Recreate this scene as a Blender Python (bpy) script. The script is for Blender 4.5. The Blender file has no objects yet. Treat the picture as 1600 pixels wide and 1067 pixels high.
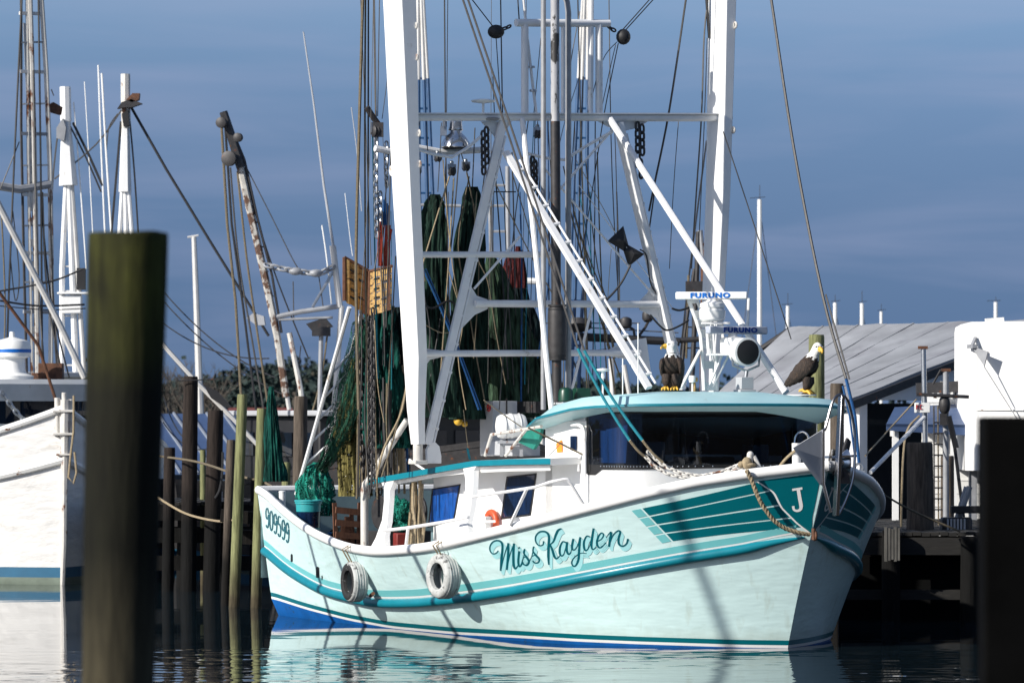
import bpy, bmesh, math, random
from mathutils import Vector, Matrix, noise
random.seed(7)
V = Vector
R = math.radians
scene = bpy.context.scene
C = scene.collection

# ---------------------------------------------------------------- camera, sky, sun, exposure
FPX, HOR, EYE = 6500.0, 650.0, 3.3          # focal length in photo pixels, horizon row, eye height
cam_d = bpy.data.cameras.new('camera')
cam = bpy.data.objects.new('camera', cam_d); C.objects.link(cam)
cam.location = (0, 0, EYE); cam.rotation_euler = (R(90), 0, 0)
cam_d.sensor_width = 36; cam_d.lens = FPX / 1600 * 36
cam_d.shift_y = (HOR - 533.5) / 1600
cam_d.clip_start = 0.5; cam_d.clip_end = 6000
cam_d.dof.use_dof = True; cam_d.dof.focus_distance = 61.5; cam_d.dof.aperture_fstop = 3.6
scene.camera = cam

SUN_AZ = V((-0.835, -0.55)); SUN_EL = R(28)
sd = V((SUN_AZ.x * math.cos(SUN_EL), SUN_AZ.y * math.cos(SUN_EL), math.sin(SUN_EL))).normalized()
w = bpy.data.worlds.new('World'); scene.world = w; w.use_nodes = True
nt = w.node_tree; nt.nodes.clear()
def nd(t, typ, **kw):
    n = t.nodes.new(typ)
    for k, v in kw.items(): setattr(n, k, v)
    return n
def mathn(t, op, a, b=None, c=None, clamp=False):
    n = t.nodes.new('ShaderNodeMath'); n.operation = op; n.use_clamp = clamp
    for i, x in enumerate((a, b, c)):
        if x is None: continue
        if isinstance(x, (int, float)): n.inputs[i].default_value = x
        else: t.links.new(x, n.inputs[i])
    return n.outputs[0]
tc = nd(nt, 'ShaderNodeTexCoord'); sp = nd(nt, 'ShaderNodeSeparateXYZ'); nt.links.new(tc.outputs['Generated'], sp.inputs[0])
# a bank of blue winter haze lies low: the sky is sampled higher up near the horizon and the real height takes over further up
zz = mathn(nt, 'MAXIMUM', sp.outputs[2], 0.0)
low = mathn(nt, 'MULTIPLY_ADD', zz, -4.6, 0.74)
zt = mathn(nt, 'MAXIMUM', low, mathn(nt, 'ADD', zz, 0.18))
cb = nd(nt, 'ShaderNodeCombineXYZ'); nt.links.new(sp.outputs[0], cb.inputs[0]); nt.links.new(sp.outputs[1], cb.inputs[1]); nt.links.new(zt, cb.inputs[2])
nv = nd(nt, 'ShaderNodeVectorMath', operation='NORMALIZE'); nt.links.new(cb.outputs[0], nv.inputs[0])
sky = nd(nt, 'ShaderNodeTexSky'); sky.sky_type = 'NISHITA'; sky.sun_disc = False
sky.sun_elevation = SUN_EL; sky.sun_rotation = math.atan2(SUN_AZ.x, SUN_AZ.y)
sky.air_density = 1.0; sky.dust_density = 1.0; sky.ozone_density = 2.2
nt.links.new(nv.outputs[0], sky.inputs[0])
# thin high cloud streaks
mp = nd(nt, 'ShaderNodeMapping'); mp.inputs['Scale'].default_value = (5, 5, 46); nt.links.new(tc.outputs['Generated'], mp.inputs[0])
cn = nd(nt, 'ShaderNodeTexNoise'); cn.inputs['Scale'].default_value = 1.6; cn.inputs['Detail'].default_value = 5; cn.inputs['Distortion'].default_value = 0.5
nt.links.new(mp.outputs[0], cn.inputs[0])
cr = nd(nt, 'ShaderNodeValToRGB'); cr.color_ramp.elements[0].position = 0.42; cr.color_ramp.elements[1].position = 0.78
nt.links.new(cn.outputs['Fac'], cr.inputs[0])
cf = mathn(nt, 'MULTIPLY', cr.outputs[0], 0.32)
mx = nd(nt, 'ShaderNodeMix', data_type='RGBA'); nt.links.new(cf, mx.inputs[0]); nt.links.new(sky.outputs[0], mx.inputs[6]); mx.inputs[7].default_value = (3.0, 3.3, 4.75, 1)
bg = nd(nt, 'ShaderNodeBackground'); bg.inputs[1].default_value = 0.107; nt.links.new(mx.outputs[2], bg.inputs[0])
wo = nd(nt, 'ShaderNodeOutputWorld'); nt.links.new(bg.outputs[0], wo.inputs[0])

sl = bpy.data.lights.new('sun', 'SUN'); sl.energy = 5.0; sl.angle = R(0.53); sl.color = (1.0, 0.95, 0.87)
so = bpy.data.objects.new('sun', sl); C.objects.link(so); so.location = (-40, -20, 40)
so.rotation_euler = sd.to_track_quat('Z', 'Y').to_euler()
scene.view_settings.view_transform = 'Standard'; scene.view_settings.look = 'None'
scene.view_settings.exposure = 0.27; scene.view_settings.gamma = 1
scene.cycles.use_denoising = True
scene.cycles.max_bounces = 8; scene.cycles.transparent_max_bounces = 24

# ---------------------------------------------------------------- pixel -> place helpers (every call says how far away)
def Wp(px, py, D):
    return V(((px - 800) / FPX * D, D, EYE - (py - HOR) / FPX * D))
def pix(p): return (800 + p.x / p.y * FPX, HOR + (EYE - p.z) / p.y * FPX)

# ---------------------------------------------------------------- mesh builder
class MB:
    def __init__(s): s.v = []; s.f = []; s.m = []
    def add(s, vs, fs, mi=0):
        o = len(s.v); s.v += [V(p) for p in vs]
        for f in fs: s.f.append([i + o for i in f]); s.m.append(mi)
        return s
    def box(s, c, d, rz=0, mi=0, M=None):
        M3 = M if M is not None else Matrix.Rotation(rz, 3, 'Z')
        vs = [V(c) + M3 @ V((x * d[0] / 2, y * d[1] / 2, z * d[2] / 2)) for x in (-1, 1) for y in (-1, 1) for z in (-1, 1)]
        return s.add(vs, [(0, 1, 3, 2), (4, 6, 7, 5), (0, 4, 5, 1), (2, 3, 7, 6), (0, 2, 6, 4), (1, 5, 7, 3)], mi)
    def bar(s, a, b, wd, ht, up=V((0, 0, 1)), mi=0):
        a = V(a); b = V(b); d = (b - a); L = d.length; d.normalize()
        x = d.cross(up)
        if x.length < 1e-4: x = d.cross(V((1, 0, 0)))
        x.normalize(); z = x.cross(d)
        M = Matrix((x, d, z)).transposed()
        return s.box((a + b) / 2, (wd, L, ht), mi=mi, M=M)
    def tube(s, pts, r, n=8, mi=0, cap=True, closed=False, flat=1.0):
        pts = [V(p) for p in pts]; k = len(pts)
        rs = r if isinstance(r, (list, tuple)) else [r] * k
        T = []
        for i in range(k):
            a = pts[(i - 1) % k] if (closed or i > 0) else pts[i]
            b = pts[(i + 1) % k] if (closed or i < k - 1) else pts[i]
            d = b - a
            T.append(d.normalized() if d.length > 1e-9 else V((0, 0, 1)))
        ref = V((0, 0, 1)) if abs(T[0].z) < 0.9 else V((1, 0, 0))
        X = (ref - T[0] * ref.dot(T[0])).normalized()
        vs = []
        for i in range(k):
            X = X - T[i] * X.dot(T[i])
            if X.length < 1e-6: X = T[i].orthogonal()
            X.normalize(); Y = T[i].cross(X)
            for j in range(n):
                a = 2 * math.pi * j / n
                vs.append(pts[i] + X * (math.cos(a) * rs[i]) + Y * (math.sin(a) * rs[i] * flat))
        fs = []
        for i in range(k if closed else k - 1):
            i2 = (i + 1) % k
            for j in range(n):
                j2 = (j + 1) % n
                fs.append((i * n + j, i * n + j2, i2 * n + j2, i2 * n + j))
        if cap and not closed:
            fs.append(tuple(range(n - 1, -1, -1))); fs.append(tuple((k - 1) * n + j for j in range(n)))
        return s.add(vs, fs, mi)
    def lathe(s, c, prof, n=20, axis=V((0, 0, 1)), mi=0):
        """prof: list of (radius, height along axis)"""
        ax = V(axis).normalized(); X = ax.orthogonal().normalized(); Y = ax.cross(X); c = V(c); vs = []
        for r, h in prof:
            for j in range(n):
                a = 2 * math.pi * j / n
                vs.append(c + ax * h + X * (r * math.cos(a)) + Y * (r * math.sin(a)))
        fs = []
        for i in range(len(prof) - 1):
            for j in range(n):
                j2 = (j + 1) % n
                fs.append((i * n + j, i * n + j2, (i + 1) * n + j2, (i + 1) * n + j))
        fs.append(tuple(range(n - 1, -1, -1))); fs.append(tuple((len(prof) - 1) * n + j for j in range(n)))
        return s.add(vs, fs, mi)
    def ball(s, c, r, n=14, mi=0, M=None, sc=(1, 1, 1)):
        c = V(c); vs = []; fs = []; h = max(6, n // 2)
        for i in range(1, h):
            ph = math.pi * i / h
            for j in range(n):
                a = 2 * math.pi * j / n
                p = V((math.sin(ph) * math.cos(a) * sc[0], math.sin(ph) * math.sin(a) * sc[1], math.cos(ph) * sc[2])) * r
                vs.append(c + (M @ p if M is not None else p))
        t = V((0, 0, r * sc[2]));
        if M is not None: t = M @ t
        vs += [c + t, c - t]; T = len(vs) - 2
        for i in range(h - 2):
            for j in range(n):
                j2 = (j + 1) % n
                fs.append((i * n + j, (i + 1) * n + j, (i + 1) * n + j2, i * n + j2))
        for j in range(n):
            j2 = (j + 1) % n
            fs.append((T, j, j2)); fs.append((T + 1, (h - 2) * n + j2, (h - 2) * n + j))
        return s.add(vs, fs, mi)
    def slab(s, poly, thick, mi=0):
        """poly: 3D loop (roughly planar); thick: vector"""
        n = len(poly); t = V(thick); poly = [V(p) for p in poly]
        vs = poly + [p + t for p in poly]
        fs = [tuple(range(n - 1, -1, -1)), tuple(range(n, 2 * n))] + [(i, (i + 1) % n, (i + 1) % n + n, i + n) for i in range(n)]
        return s.add(vs, fs, mi)
    def grid(s, rows, mi=0, closed=False):
        """rows: list of equally long point lists; mi may be f(i, j)"""
        n = len(rows[0]); vs = [p for r in rows for p in r]; o = len(s.v)
        s.v += [V(p) for p in vs]
        for i in range(len(rows) - 1):
            for j in range(n if closed else n - 1):
                j2 = (j + 1) % n
                s.f.append([o + i * n + j, o + i * n + j2, o + (i + 1) * n + j2, o + (i + 1) * n + j])
                s.m.append(mi(i, j) if callable(mi) else mi)
        return s
    def torus(s, c, ax, R_, r, n=22, m=10, mi=0, flat=1.0):
        ax = V(ax).normalized(); X = ax.orthogonal().normalized(); Y = ax.cross(X); c = V(c)
        rows = []
        for i in range(n):
            a = 2 * math.pi * i / n; d = X * math.cos(a) + Y * math.sin(a)
            rows.append([c + d * (R_ + r * math.cos(2 * math.pi * j / m)) + ax * (r * flat * math.sin(2 * math.pi * j / m)) for j in range(m)])
        rows.append(rows[0])
        return s.grid(rows, mi, closed=True)
    def chain(s, pts, link=0.11, r=0.013, mi=0):
        P = resample(pts, link * 0.72)
        for i in range(len(P) - 1):
            a, b = P[i], P[i + 1]; d = (b - a).normalized(); o = d.orthogonal().normalized()
            if i % 2: o = d.cross(o)
            wd = link * 0.26; mid = (a + b) / 2; hl = link * 0.36
            ring = []
            for q in range(10):
                an = 2 * math.pi * q / 10
                ring.append(mid + d * (hl * math.copysign(abs(math.cos(an)) ** 0.7, math.cos(an)) * 1.25) + o * (wd * math.sin(an)))
            s.tube(ring, r, 5, mi, closed=True)
        return s
    def build(s, name, mats, parent=None, smooth=True, angle=38, bevel=0, loc=None, weld=False):
        me = bpy.data.meshes.new(name)
        o = bpy.data.objects.new(name, me); C.objects.link(o)
        off = V((0, 0, 0))
        if parent is not None:
            off = V(parent.get('_w', (0, 0, 0))); o.parent = parent; o['_w'] = tuple(off)
        else:
            if loc is None:
                xs = [p.x for p in s.v]; ys = [p.y for p in s.v]; zs = [p.z for p in s.v]
                loc = V(((min(xs) + max(xs)) / 2, (min(ys) + max(ys)) / 2, min(zs)))
            off = V(loc); o.location = off; o['_w'] = tuple(off)
        me.from_pydata([p - off for p in s.v], [], s.f)
        if not isinstance(mats, (list, tuple)): mats = [mats]
        for m in mats: me.materials.append(m)
        me.polygons.foreach_set('material_index', s.m)
        bm = bmesh.new(); bm.from_mesh(me)
        if weld: bmesh.ops.remove_doubles(bm, verts=bm.verts, dist=1e-4)
        bmesh.ops.recalc_face_normals(bm, faces=bm.faces)
        bm.to_mesh(me); bm.free()
        if smooth:
            me.polygons.foreach_set('use_smooth', [True] * len(me.polygons))
            me.set_sharp_from_angle(angle=R(angle))
        if bevel:
            b = o.modifiers.new('bevel', 'BEVEL'); b.width = bevel; b.segments = 2; b.limit_method = 'ANGLE'; b.angle_limit = R(40)
        me.update()
        return o

def tag(o, label=None, cat=None, group=None, kind=None):
    if label: o['label'] = label
    if cat: o['category'] = cat
    if group: o['group'] = group
    if kind: o['kind'] = kind
    return o
def thing(name, label, cat, loc, group=None):
    o = bpy.data.objects.new(name, None); C.objects.link(o); o.location = loc; o['_w'] = tuple(V(loc)); o.empty_display_size = 0.2
    return tag(o, label, cat, group)
def resample(pts, step):
    pts = [V(p) for p in pts]; out = [pts[0].copy()]; acc = 0
    for a, b in zip(pts, pts[1:]):
        L = (b - a).length; t = step - acc
        while t <= L: out.append(a.lerp(b, t / L)); t += step
        acc = (acc + L) % step
    return out
def cat_rom(pts, k=6):
    P = [pts[0]] + list(pts) + [pts[-1]]; out = []
    for i in range(1, len(P) - 2):
        p0, p1, p2, p3 = P[i - 1], P[i], P[i + 1], P[i + 2]
        for j in range(k):
            t = j / k
            out.append(tuple(0.5 * (2 * b + (c - a) * t + (2 * a - 5 * b + 4 * c - d) * t * t + (3 * b - a - 3 * c + d) * t ** 3) for a, b, c, d in zip(p0, p1, p2, p3)))
    out.append(tuple(pts[-1])); return out
def sag(a, b, s, n=12):
    a = V(a); b = V(b)
    return [a.lerp(b, i / n) - V((0, 0, s * 4 * (i / n) * (1 - i / n))) for i in range(n + 1)]
def up(pts, y1=-104):
    # carry a line that leaves the top of the picture on to where it is made fast
    if pts[0][1] > 2 or len(pts) < 2: return pts
    (x0, y0), (xa, ya) = pts[0], pts[1]; return [(x0 + (x0 - xa) * (y1 - y0) / (y0 - ya), y1)] + list(pts)
def interp(tab, x):
    if x <= tab[0][0]: return tab[0][1]
    for (a, b), (c, d) in zip(tab, tab[1:]):
        if x <= c: return b + (d - b) * (x - a) / (c - a)
    return tab[-1][1]
def smooth_interp(tab, x):
    return sum(interp(tab, x + k) for k in (-14, -7, 0, 7, 14)) / 5

# ---------------------------------------------------------------- materials
def lin(r, g, b): return tuple(((c / 255) / 12.92 if c / 255 <= 0.04045 else ((c / 255 + 0.055) / 1.055) ** 2.4) for c in (r, g, b))
def mat(name, col, rough=0.5, metal=0.0, var=0.18, scale=3.0, bump=0.0, bscale=30.0, blotch=None, stretch=(1, 1, 1), spec=0.5, coat=0.0, trans=0.0, bdist=0.01, grime=False, bdet=5):
    """blotch = (colour, threshold, softness, scale): wear, rust or moss patches"""
    m = bpy.data.materials.new(name); m.use_nodes = True; t = m.node_tree; b = t.nodes['Principled BSDF']
    tcn = nd(t, 'ShaderNodeTexCoord'); mpn = nd(t, 'ShaderNodeMapping'); mpn.inputs['Scale'].default_value = stretch
    t.links.new(tcn.outputs['Object'], mpn.inputs[0])
    n1 = nd(t, 'ShaderNodeTexNoise'); n1.inputs['Scale'].default_value = scale; n1.inputs['Detail'].default_value = 6; n1.inputs['Roughness'].default_value = 0.6
    t.links.new(mpn.outputs[0], n1.inputs[0])
    mr = nd(t, 'ShaderNodeMapRange'); mr.inputs[1].default_value = 0.25; mr.inputs[2].default_value = 0.75; mr.inputs[3].default_value = 1 - var; mr.inputs[4].default_value = 1 + var * 0.5
    t.links.new(n1.outputs['Fac'], mr.inputs[0])
    mu = nd(t, 'ShaderNodeVectorMath', operation='SCALE'); mu.inputs[0].default_value = col[:3]; t.links.new(mr.outputs[0], mu.inputs['Scale'])
    out = mu.outputs[0]
    if blotch:
        bc, th, sf, bs = blotch
        n2 = nd(t, 'ShaderNodeTexNoise'); n2.inputs['Scale'].default_value = bs; n2.inputs['Detail'].default_value = 8; n2.inputs['Roughness'].default_value = 0.65
        t.links.new(mpn.outputs[0], n2.inputs[0])
        m2 = nd(t, 'ShaderNodeMapRange'); m2.inputs[1].default_value = th; m2.inputs[2].default_value = th + sf; t.links.new(n2.outputs['Fac'], m2.inputs[0])
        mm = nd(t, 'ShaderNodeMix', data_type='RGBA'); t.links.new(m2.outputs[0], mm.inputs[0]); t.links.new(out, mm.inputs[6]); mm.inputs[7].default_value = (*bc[:3], 1)
        out = mm.outputs[2]
    if grime:
        # weather marks: faint vertical runs, and a scum line just above the water
        m4 = nd(t, 'ShaderNodeMapping'); m4.inputs['Scale'].default_value = (3.2, 3.2, 0.22); t.links.new(tcn.outputs['Object'], m4.inputs[0])
        n4 = nd(t, 'ShaderNodeTexNoise'); n4.inputs['Scale'].default_value = 2.0; n4.inputs['Detail'].default_value = 6; t.links.new(m4.outputs[0], n4.inputs[0])
        r4 = nd(t, 'ShaderNodeMapRange'); r4.inputs[1].default_value = 0.58; r4.inputs[2].default_value = 0.78; r4.inputs[4].default_value = 0.42; t.links.new(n4.outputs['Fac'], r4.inputs[0])
        s4 = nd(t, 'ShaderNodeSeparateXYZ'); t.links.new(tcn.outputs['Object'], s4.inputs[0])
        z4 = mathn(t, 'MULTIPLY_ADD', n4.outputs['Fac'], 0.30, s4.outputs[2])
        w4 = nd(t, 'ShaderNodeMapRange'); w4.inputs[1].default_value = 0.46; w4.inputs[2].default_value = 0.16; w4.inputs[4].default_value = 0.5; t.links.new(z4, w4.inputs[0])
        f4 = mathn(t, 'MAXIMUM', r4.outputs[0], w4.outputs[0])
        x4 = nd(t, 'ShaderNodeMix', data_type='RGBA'); t.links.new(f4, x4.inputs[0]); t.links.new(out, x4.inputs[6]); x4.inputs[7].default_value = (0.36, 0.40, 0.31, 1); out = x4.outputs[2]
    t.links.new(out, b.inputs['Base Color'])
    b.inputs['Roughness'].default_value = rough; b.inputs['Metallic'].default_value = metal
    b.inputs['Specular IOR Level'].default_value = spec; b.inputs['Coat Weight'].default_value = coat; b.inputs['Coat Roughness'].default_value = 0.08
    if bump:
        n3 = nd(t, 'ShaderNodeTexNoise'); n3.inputs['Scale'].default_value = bscale; n3.inputs['Detail'].default_value = bdet; t.links.new(mpn.outputs[0], n3.inputs[0])
        bn = nd(t, 'ShaderNodeBump'); bn.inputs['Strength'].default_value = bump; bn.inputs['Distance'].default_value = bdist
        t.links.new(n3.outputs['Fac'], bn.inputs['Height']); t.links.new(bn.outputs[0], b.inputs['Normal'])
    return m
RUST = (0.16, 0.055, 0.02)
M = {}
M['white'] = mat('white_paint', (0.80, 0.80, 0.79), 0.35, var=0.06, bump=0.06, bscale=9, blotch=((0.55, 0.5, 0.42), 0.66, 0.1, 2.2))
M['white_rusty'] = mat('white_paint_rust_spotted', (0.78, 0.78, 0.76), 0.42, var=0.1, blotch=(RUST, 0.63, 0.04, 5.0))
M['rig_white'] = mat('rigging_white_paint', (0.78, 0.78, 0.78), 0.38, var=0.1, bump=0.1, bscale=20, blotch=((0.42, 0.36, 0.28), 0.64, 0.08, 3.5))
M['hull_mint'] = mat('pale_mint_gelcoat', (0.615, 0.81, 0.805), 0.24, var=0.07, scale=0.9, bump=0.35, bscale=2.0, stretch=(1, 1, 3.0), bdist=0.035, bdet=2, blotch=((0.46, 0.62, 0.58), 0.60, 0.2, 1.3), grime=True)
M['teal'] = mat('teal_paint', (0.0, 0.125, 0.155), 0.28, var=0.10, scale=2)
M['teal_rail'] = mat('teal_rail_paint', (0.005, 0.19, 0.25), 0.3, var=0.15, scale=4, bump=0.1, bscale=14, blotch=((0.35, 0.5, 0.5), 0.70, 0.03, 9))
M['teal_light'] = mat('light_teal_paint', (0.17, 0.52, 0.54), 0.3, var=0.08)
M['name_shade'] = mat('pale_teal_lettering', (0.36, 0.70, 0.73), 0.3, var=0.08)
M['name_teal'] = mat('dark_teal_lettering', (0.0, 0.10, 0.13), 0.3, var=0.1)
M['roof_teal'] = mat('pale_teal_roof_paint', (0.42, 0.66, 0.69), 0.4, var=0.08, scale=2, blotch=((0.36, 0.5, 0.5), 0.62, 0.1, 3))
M['antifoul'] = mat('blue_antifouling', (0.004, 0.11, 0.40), 0.45, var=0.3, scale=3, blotch=((0.03, 0.06, 0.09), 0.62, 0.08, 4))
M['deck_grey'] = mat('deck_paint', (0.33, 0.36, 0.36), 0.6, var=0.25)
M['glass'] = mat('dark_glass', (0.003, 0.008, 0.018), 0.02, var=0.5, scale=1.5, spec=0.2)
def see_glass():
    m = bpy.data.materials.new('tinted_window_glass'); m.use_nodes = True; t = m.node_tree; t.nodes.clear()
    tr = nd(t, 'ShaderNodeBsdfTransparent'); tr.inputs[0].default_value = (0.34, 0.42, 0.52, 1); gl = nd(t, 'ShaderNodeBsdfGlossy'); gl.inputs['Roughness'].default_value = 0.015; gl.inputs[0].default_value = (0.85, 0.9, 1, 1)
    tcn = nd(t, 'ShaderNodeTexCoord'); n1 = nd(t, 'ShaderNodeTexNoise'); n1.inputs['Scale'].default_value = 3.5; t.links.new(tcn.outputs['Object'], n1.inputs[0]); bn = nd(t, 'ShaderNodeBump'); bn.inputs['Strength'].default_value = .12; bn.inputs['Distance'].default_value = .01; t.links.new(n1.outputs['Fac'], bn.inputs['Height']); t.links.new(bn.outputs[0], gl.inputs['Normal'])
    fr = nd(t, 'ShaderNodeFresnel'); fr.inputs[0].default_value = 1.45; mx = nd(t, 'ShaderNodeMixShader'); t.links.new(fr.outputs[0], mx.inputs[0]); t.links.new(tr.outputs[0], mx.inputs[1]); t.links.new(gl.outputs[0], mx.inputs[2])
    o = nd(t, 'ShaderNodeOutputMaterial'); t.links.new(mx.outputs[0], o.inputs[0]); return m
M['see_glass'] = see_glass()
M['cabin_dark'] = mat('dark_cabin_lining', (0.02, 0.045, 0.09), .7, var=.4)
M['curtain_blue'] = mat('blue_cabin_curtain', (0.02, 0.11, 0.30), .8, var=.5, scale=4, stretch=(4, 4, .5))
M['cabin_mid'] = mat('cabin_console_panel', (0.10, 0.16, 0.22), .5, var=.3)
M['blue_glass'] = mat('blue_curtained_glass', (0.008, 0.07, 0.30), 0.12, var=0.6, scale=5, stretch=(3, 3, 0.7), spec=0.5)
M['navy_glass'] = mat('navy_curtained_glass', (0.004, 0.015, 0.05), 0.08, var=0.8, scale=5, stretch=(3, 3, 0.7), spec=0.5)
M['rubber'] = mat('black_rubber', (0.012, 0.012, 0.013), 0.55, var=0.3)
M['black'] = mat('black_paint', (0.012, 0.012, 0.014), 0.6, var=0.4)
M['steel'] = mat('galvanised_steel', (0.42, 0.44, 0.47), 0.35, metal=0.85, var=0.25, scale=14, bump=0.1)
M['stainless'] = mat('polished_stainless', (0.7, 0.7, 0.72), 0.16, metal=1.0, var=0.1)
M['grey_steel'] = mat('grey_painted_steel', (0.30, 0.31, 0.33), 0.5, var=0.25, scale=6, blotch=(RUST, 0.68, 0.05, 6))
M['dark_steel'] = mat('dark_weathered_steel', (0.045, 0.043, 0.045), 0.55, metal=0.3, var=0.4, scale=10, blotch=(RUST, 0.62, 0.08, 7))
M['rust'] = mat('rusted_steel', (0.13, 0.055, 0.028), 0.8, var=0.5, scale=10, bump=0.3, blotch=((0.03, 0.02, 0.018), 0.55, 0.1, 8))
M['rusty_white'] = mat('rusty_white_steel', (0.62, 0.60, 0.56), 0.6, var=0.25, scale=5, bump=0.2, blotch=(RUST, 0.56, 0.08, 4.5), stretch=(1, 1, 0.5))
M['wire'] = mat('wire_rope', (0.09, 0.085, 0.08), 0.55, metal=0.3, var=0.3, scale=12)
M['wire_dark'] = mat('dark_cable', (0.018, 0.018, 0.02), 0.6, var=0.3)
M['rope_tan'] = mat('tan_rope', (0.34, 0.27, 0.17), 0.9, var=0.4, scale=25, bump=0.6, bscale=60)
M['rope_old'] = mat('old_brown_rope', (0.16, 0.13, 0.085), 0.9, var=0.4, scale=25, bump=0.6, bscale=60)
M['rope_teal'] = mat('teal_rope', (0.0, 0.18, 0.24), 0.8, var=0.3, scale=25, bump=0.5, bscale=60)
M['rope_blue'] = mat('blue_rope', (0.008, 0.08, 0.24), 0.8, var=0.3, scale=25, bump=0.5, bscale=60)
M['red_dull'] = mat('dull_red_plastic', (0.22, 0.025, 0.02), 0.6, var=0.3)
M['red_strap'] = mat('red_webbing', (0.42, 0.045, 0.02), 0.8, var=0.5, scale=20)
M['blue_steel'] = mat('blue_painted_steel', (0.012, 0.065, 0.17), 0.45, var=0.3, scale=6, blotch=((0.3, 0.33, 0.36), 0.66, 0.06, 5))
M['orange'] = mat('orange_red_plastic', (0.60, 0.085, 0.025), 0.45, var=0.15)
M['sticker'] = mat('orange_sticker', (0.85, 0.25, 0.02), 0.5, var=0.1)
M['yellow'] = mat('yellow_plastic', (0.70, 0.42, 0.04), 0.6, var=0.3, scale=12)
M['tyre_white'] = mat('white_painted_tyre', (0.47, 0.48, 0.47), 0.8, var=0.35, scale=8, bump=0.5, bscale=25, blotch=((0.10, 0.10, 0.10), 0.56, 0.08, 7))
M['tyre_black'] = mat('worn_black_tyre', (0.02, 0.02, 0.02), 0.7, var=0.4, scale=8, bump=0.4, blotch=((0.45, 0.46, 0.45), 0.60, 0.05, 7))
M['door_wood'] = mat('weathered_yellow_wood', (0.52, 0.33, 0.12), 0.75, var=0.45, scale=6, stretch=(1, 1, 5), bump=0.4, blotch=((0.10, 0.05, 0.022), 0.535, 0.07, 5))
M['wood_red'] = mat('reddish_pallet_wood', (0.15, 0.062, 0.032), 0.8, var=0.5, scale=9, stretch=(4, 4, 1), bump=0.4)
M['green_poly'] = mat('green_tarpaulin', (0.012, 0.22, 0.17), 0.7, var=0.5, scale=6)
M['blue_plastic'] = mat('blue_plastic', (0.01, 0.13, 0.38), 0.4, var=0.15)
M['teal_plastic'] = mat('teal_plastic', (0.03, 0.32, 0.34), 0.4, var=0.15)
M['grey_panel'] = mat('grey_sheet_metal', (0.42, 0.43, 0.45), 0.5, var=0.12)
M['radome'] = mat('white_radome_plastic', (0.82, 0.82, 0.80), 0.35, var=0.04)
M['radar_grey'] = mat('grey_radar_plastic', (0.40, 0.43, 0.50), 0.4, var=0.06)  # white plastic greyed, the unlit scanner's shade put into its colour
M['brand_blue'] = mat('blue_lettering', (0.0, 0.13, 0.50), 0.4, var=0.05)
M['brand_navy'] = mat('navy_lettering', (0.0, 0.03, 0.20), 0.4, var=0.05)
M['red_letter'] = mat('red_lettering', (0.5, 0.03, 0.03), 0.5, var=0.1)
M['sign_white'] = mat('white_sign_face', (0.75, 0.75, 0.73), 0.5, var=0.06)

def net_mat(name, col, hole, sc=26.0):
    """netting: real cord pattern with open holes (alpha), denser where the twine noise is dense"""
    m = bpy.data.materials.new(name); m.use_nodes = True; t = m.node_tree; b = t.nodes['Principled BSDF']
    tcn = nd(t, 'ShaderNodeTexCoord')
    n1 = nd(t, 'ShaderNodeTexNoise'); n1.inputs['Scale'].default_value = 7; n1.inputs['Detail'].default_value = 7; ms = nd(t, 'ShaderNodeMapping'); ms.inputs['Scale'].default_value = (2.4, 2.4, .35); t.links.new(tcn.outputs['Object'], ms.inputs[0]); t.links.new(ms.outputs[0], n1.inputs[0])
    mr = nd(t, 'ShaderNodeMapRange'); mr.inputs[1].default_value = 0.34; mr.inputs[2].default_value = 0.68; mr.inputs[3].default_value = 0.15; mr.inputs[4].default_value = 2.0
    t.links.new(n1.outputs['Fac'], mr.inputs[0])
    mu = nd(t, 'ShaderNodeVectorMath', operation='SCALE'); mu.inputs[0].default_value = col; t.links.new(mr.outputs[0], mu.inputs['Scale'])
    t.links.new(mu.outputs[0], b.inputs['Base Color']); b.inputs['Roughness'].default_value = 0.85; b.inputs['Specular IOR Level'].default_value = 0.15
    vn = nd(t, 'ShaderNodeTexVoronoi'); vn.feature = 'DISTANCE_TO_EDGE'; vn.inputs['Scale'].default_value = sc; t.links.new(tcn.outputs['Object'], vn.inputs[0])
    ht = mathn(t, 'MULTIPLY', mathn(t, 'MULTIPLY_ADD', n1.outputs['Fac'], 2.2, -0.1), hole); a = mathn(t, 'LESS_THAN', vn.outputs['Distance'], ht)
    t.links.new(a, b.inputs['Alpha'])
    n3 = nd(t, 'ShaderNodeTexNoise'); n3.inputs['Scale'].default_value = 12; n3.inputs['Detail'].default_value = 6; t.links.new(ms.outputs[0], n3.inputs[0])
    bn = nd(t, 'ShaderNodeBump'); bn.inputs['Strength'].default_value = 1.0; bn.inputs['Distance'].default_value = 0.06
    t.links.new(n3.outputs['Fac'], bn.inputs['Height']); t.links.new(bn.outputs[0], b.inputs['Normal'])
    return m
M['net_dark'] = net_mat('dark_green_netting', (0.012, 0.030, 0.022), 9)
M['net_sheer'] = net_mat('sheer_green_netting', (0.022, 0.085, 0.055), 0.15, 52)
M['net_green'] = net_mat('bright_green_netting', (0.005, 0.05, 0.04), 0.45, 40)
M['net_teal'] = net_mat('teal_green_plastic_net', (0.012, 0.16, 0.12), 0.2, 30)
M['net_tent'] = net_mat('olive_green_netting', (0.030, 0.055, 0.034), 0.42, 44)
M['hoop_steel'] = mat('dull_stainless', (0.34, 0.34, 0.36), 0.24, metal=1.0, var=0.2)
M['bulwark_grey'] = mat('shaded_teal_grey_paint', (0.24, 0.33, 0.34), 0.6, var=0.2)  # inner bulwark darkened, its shade put into the grey-teal colour
M['net_black'] = net_mat('black_green_netting', (0.008, 0.018, 0.02), 9)

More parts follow.
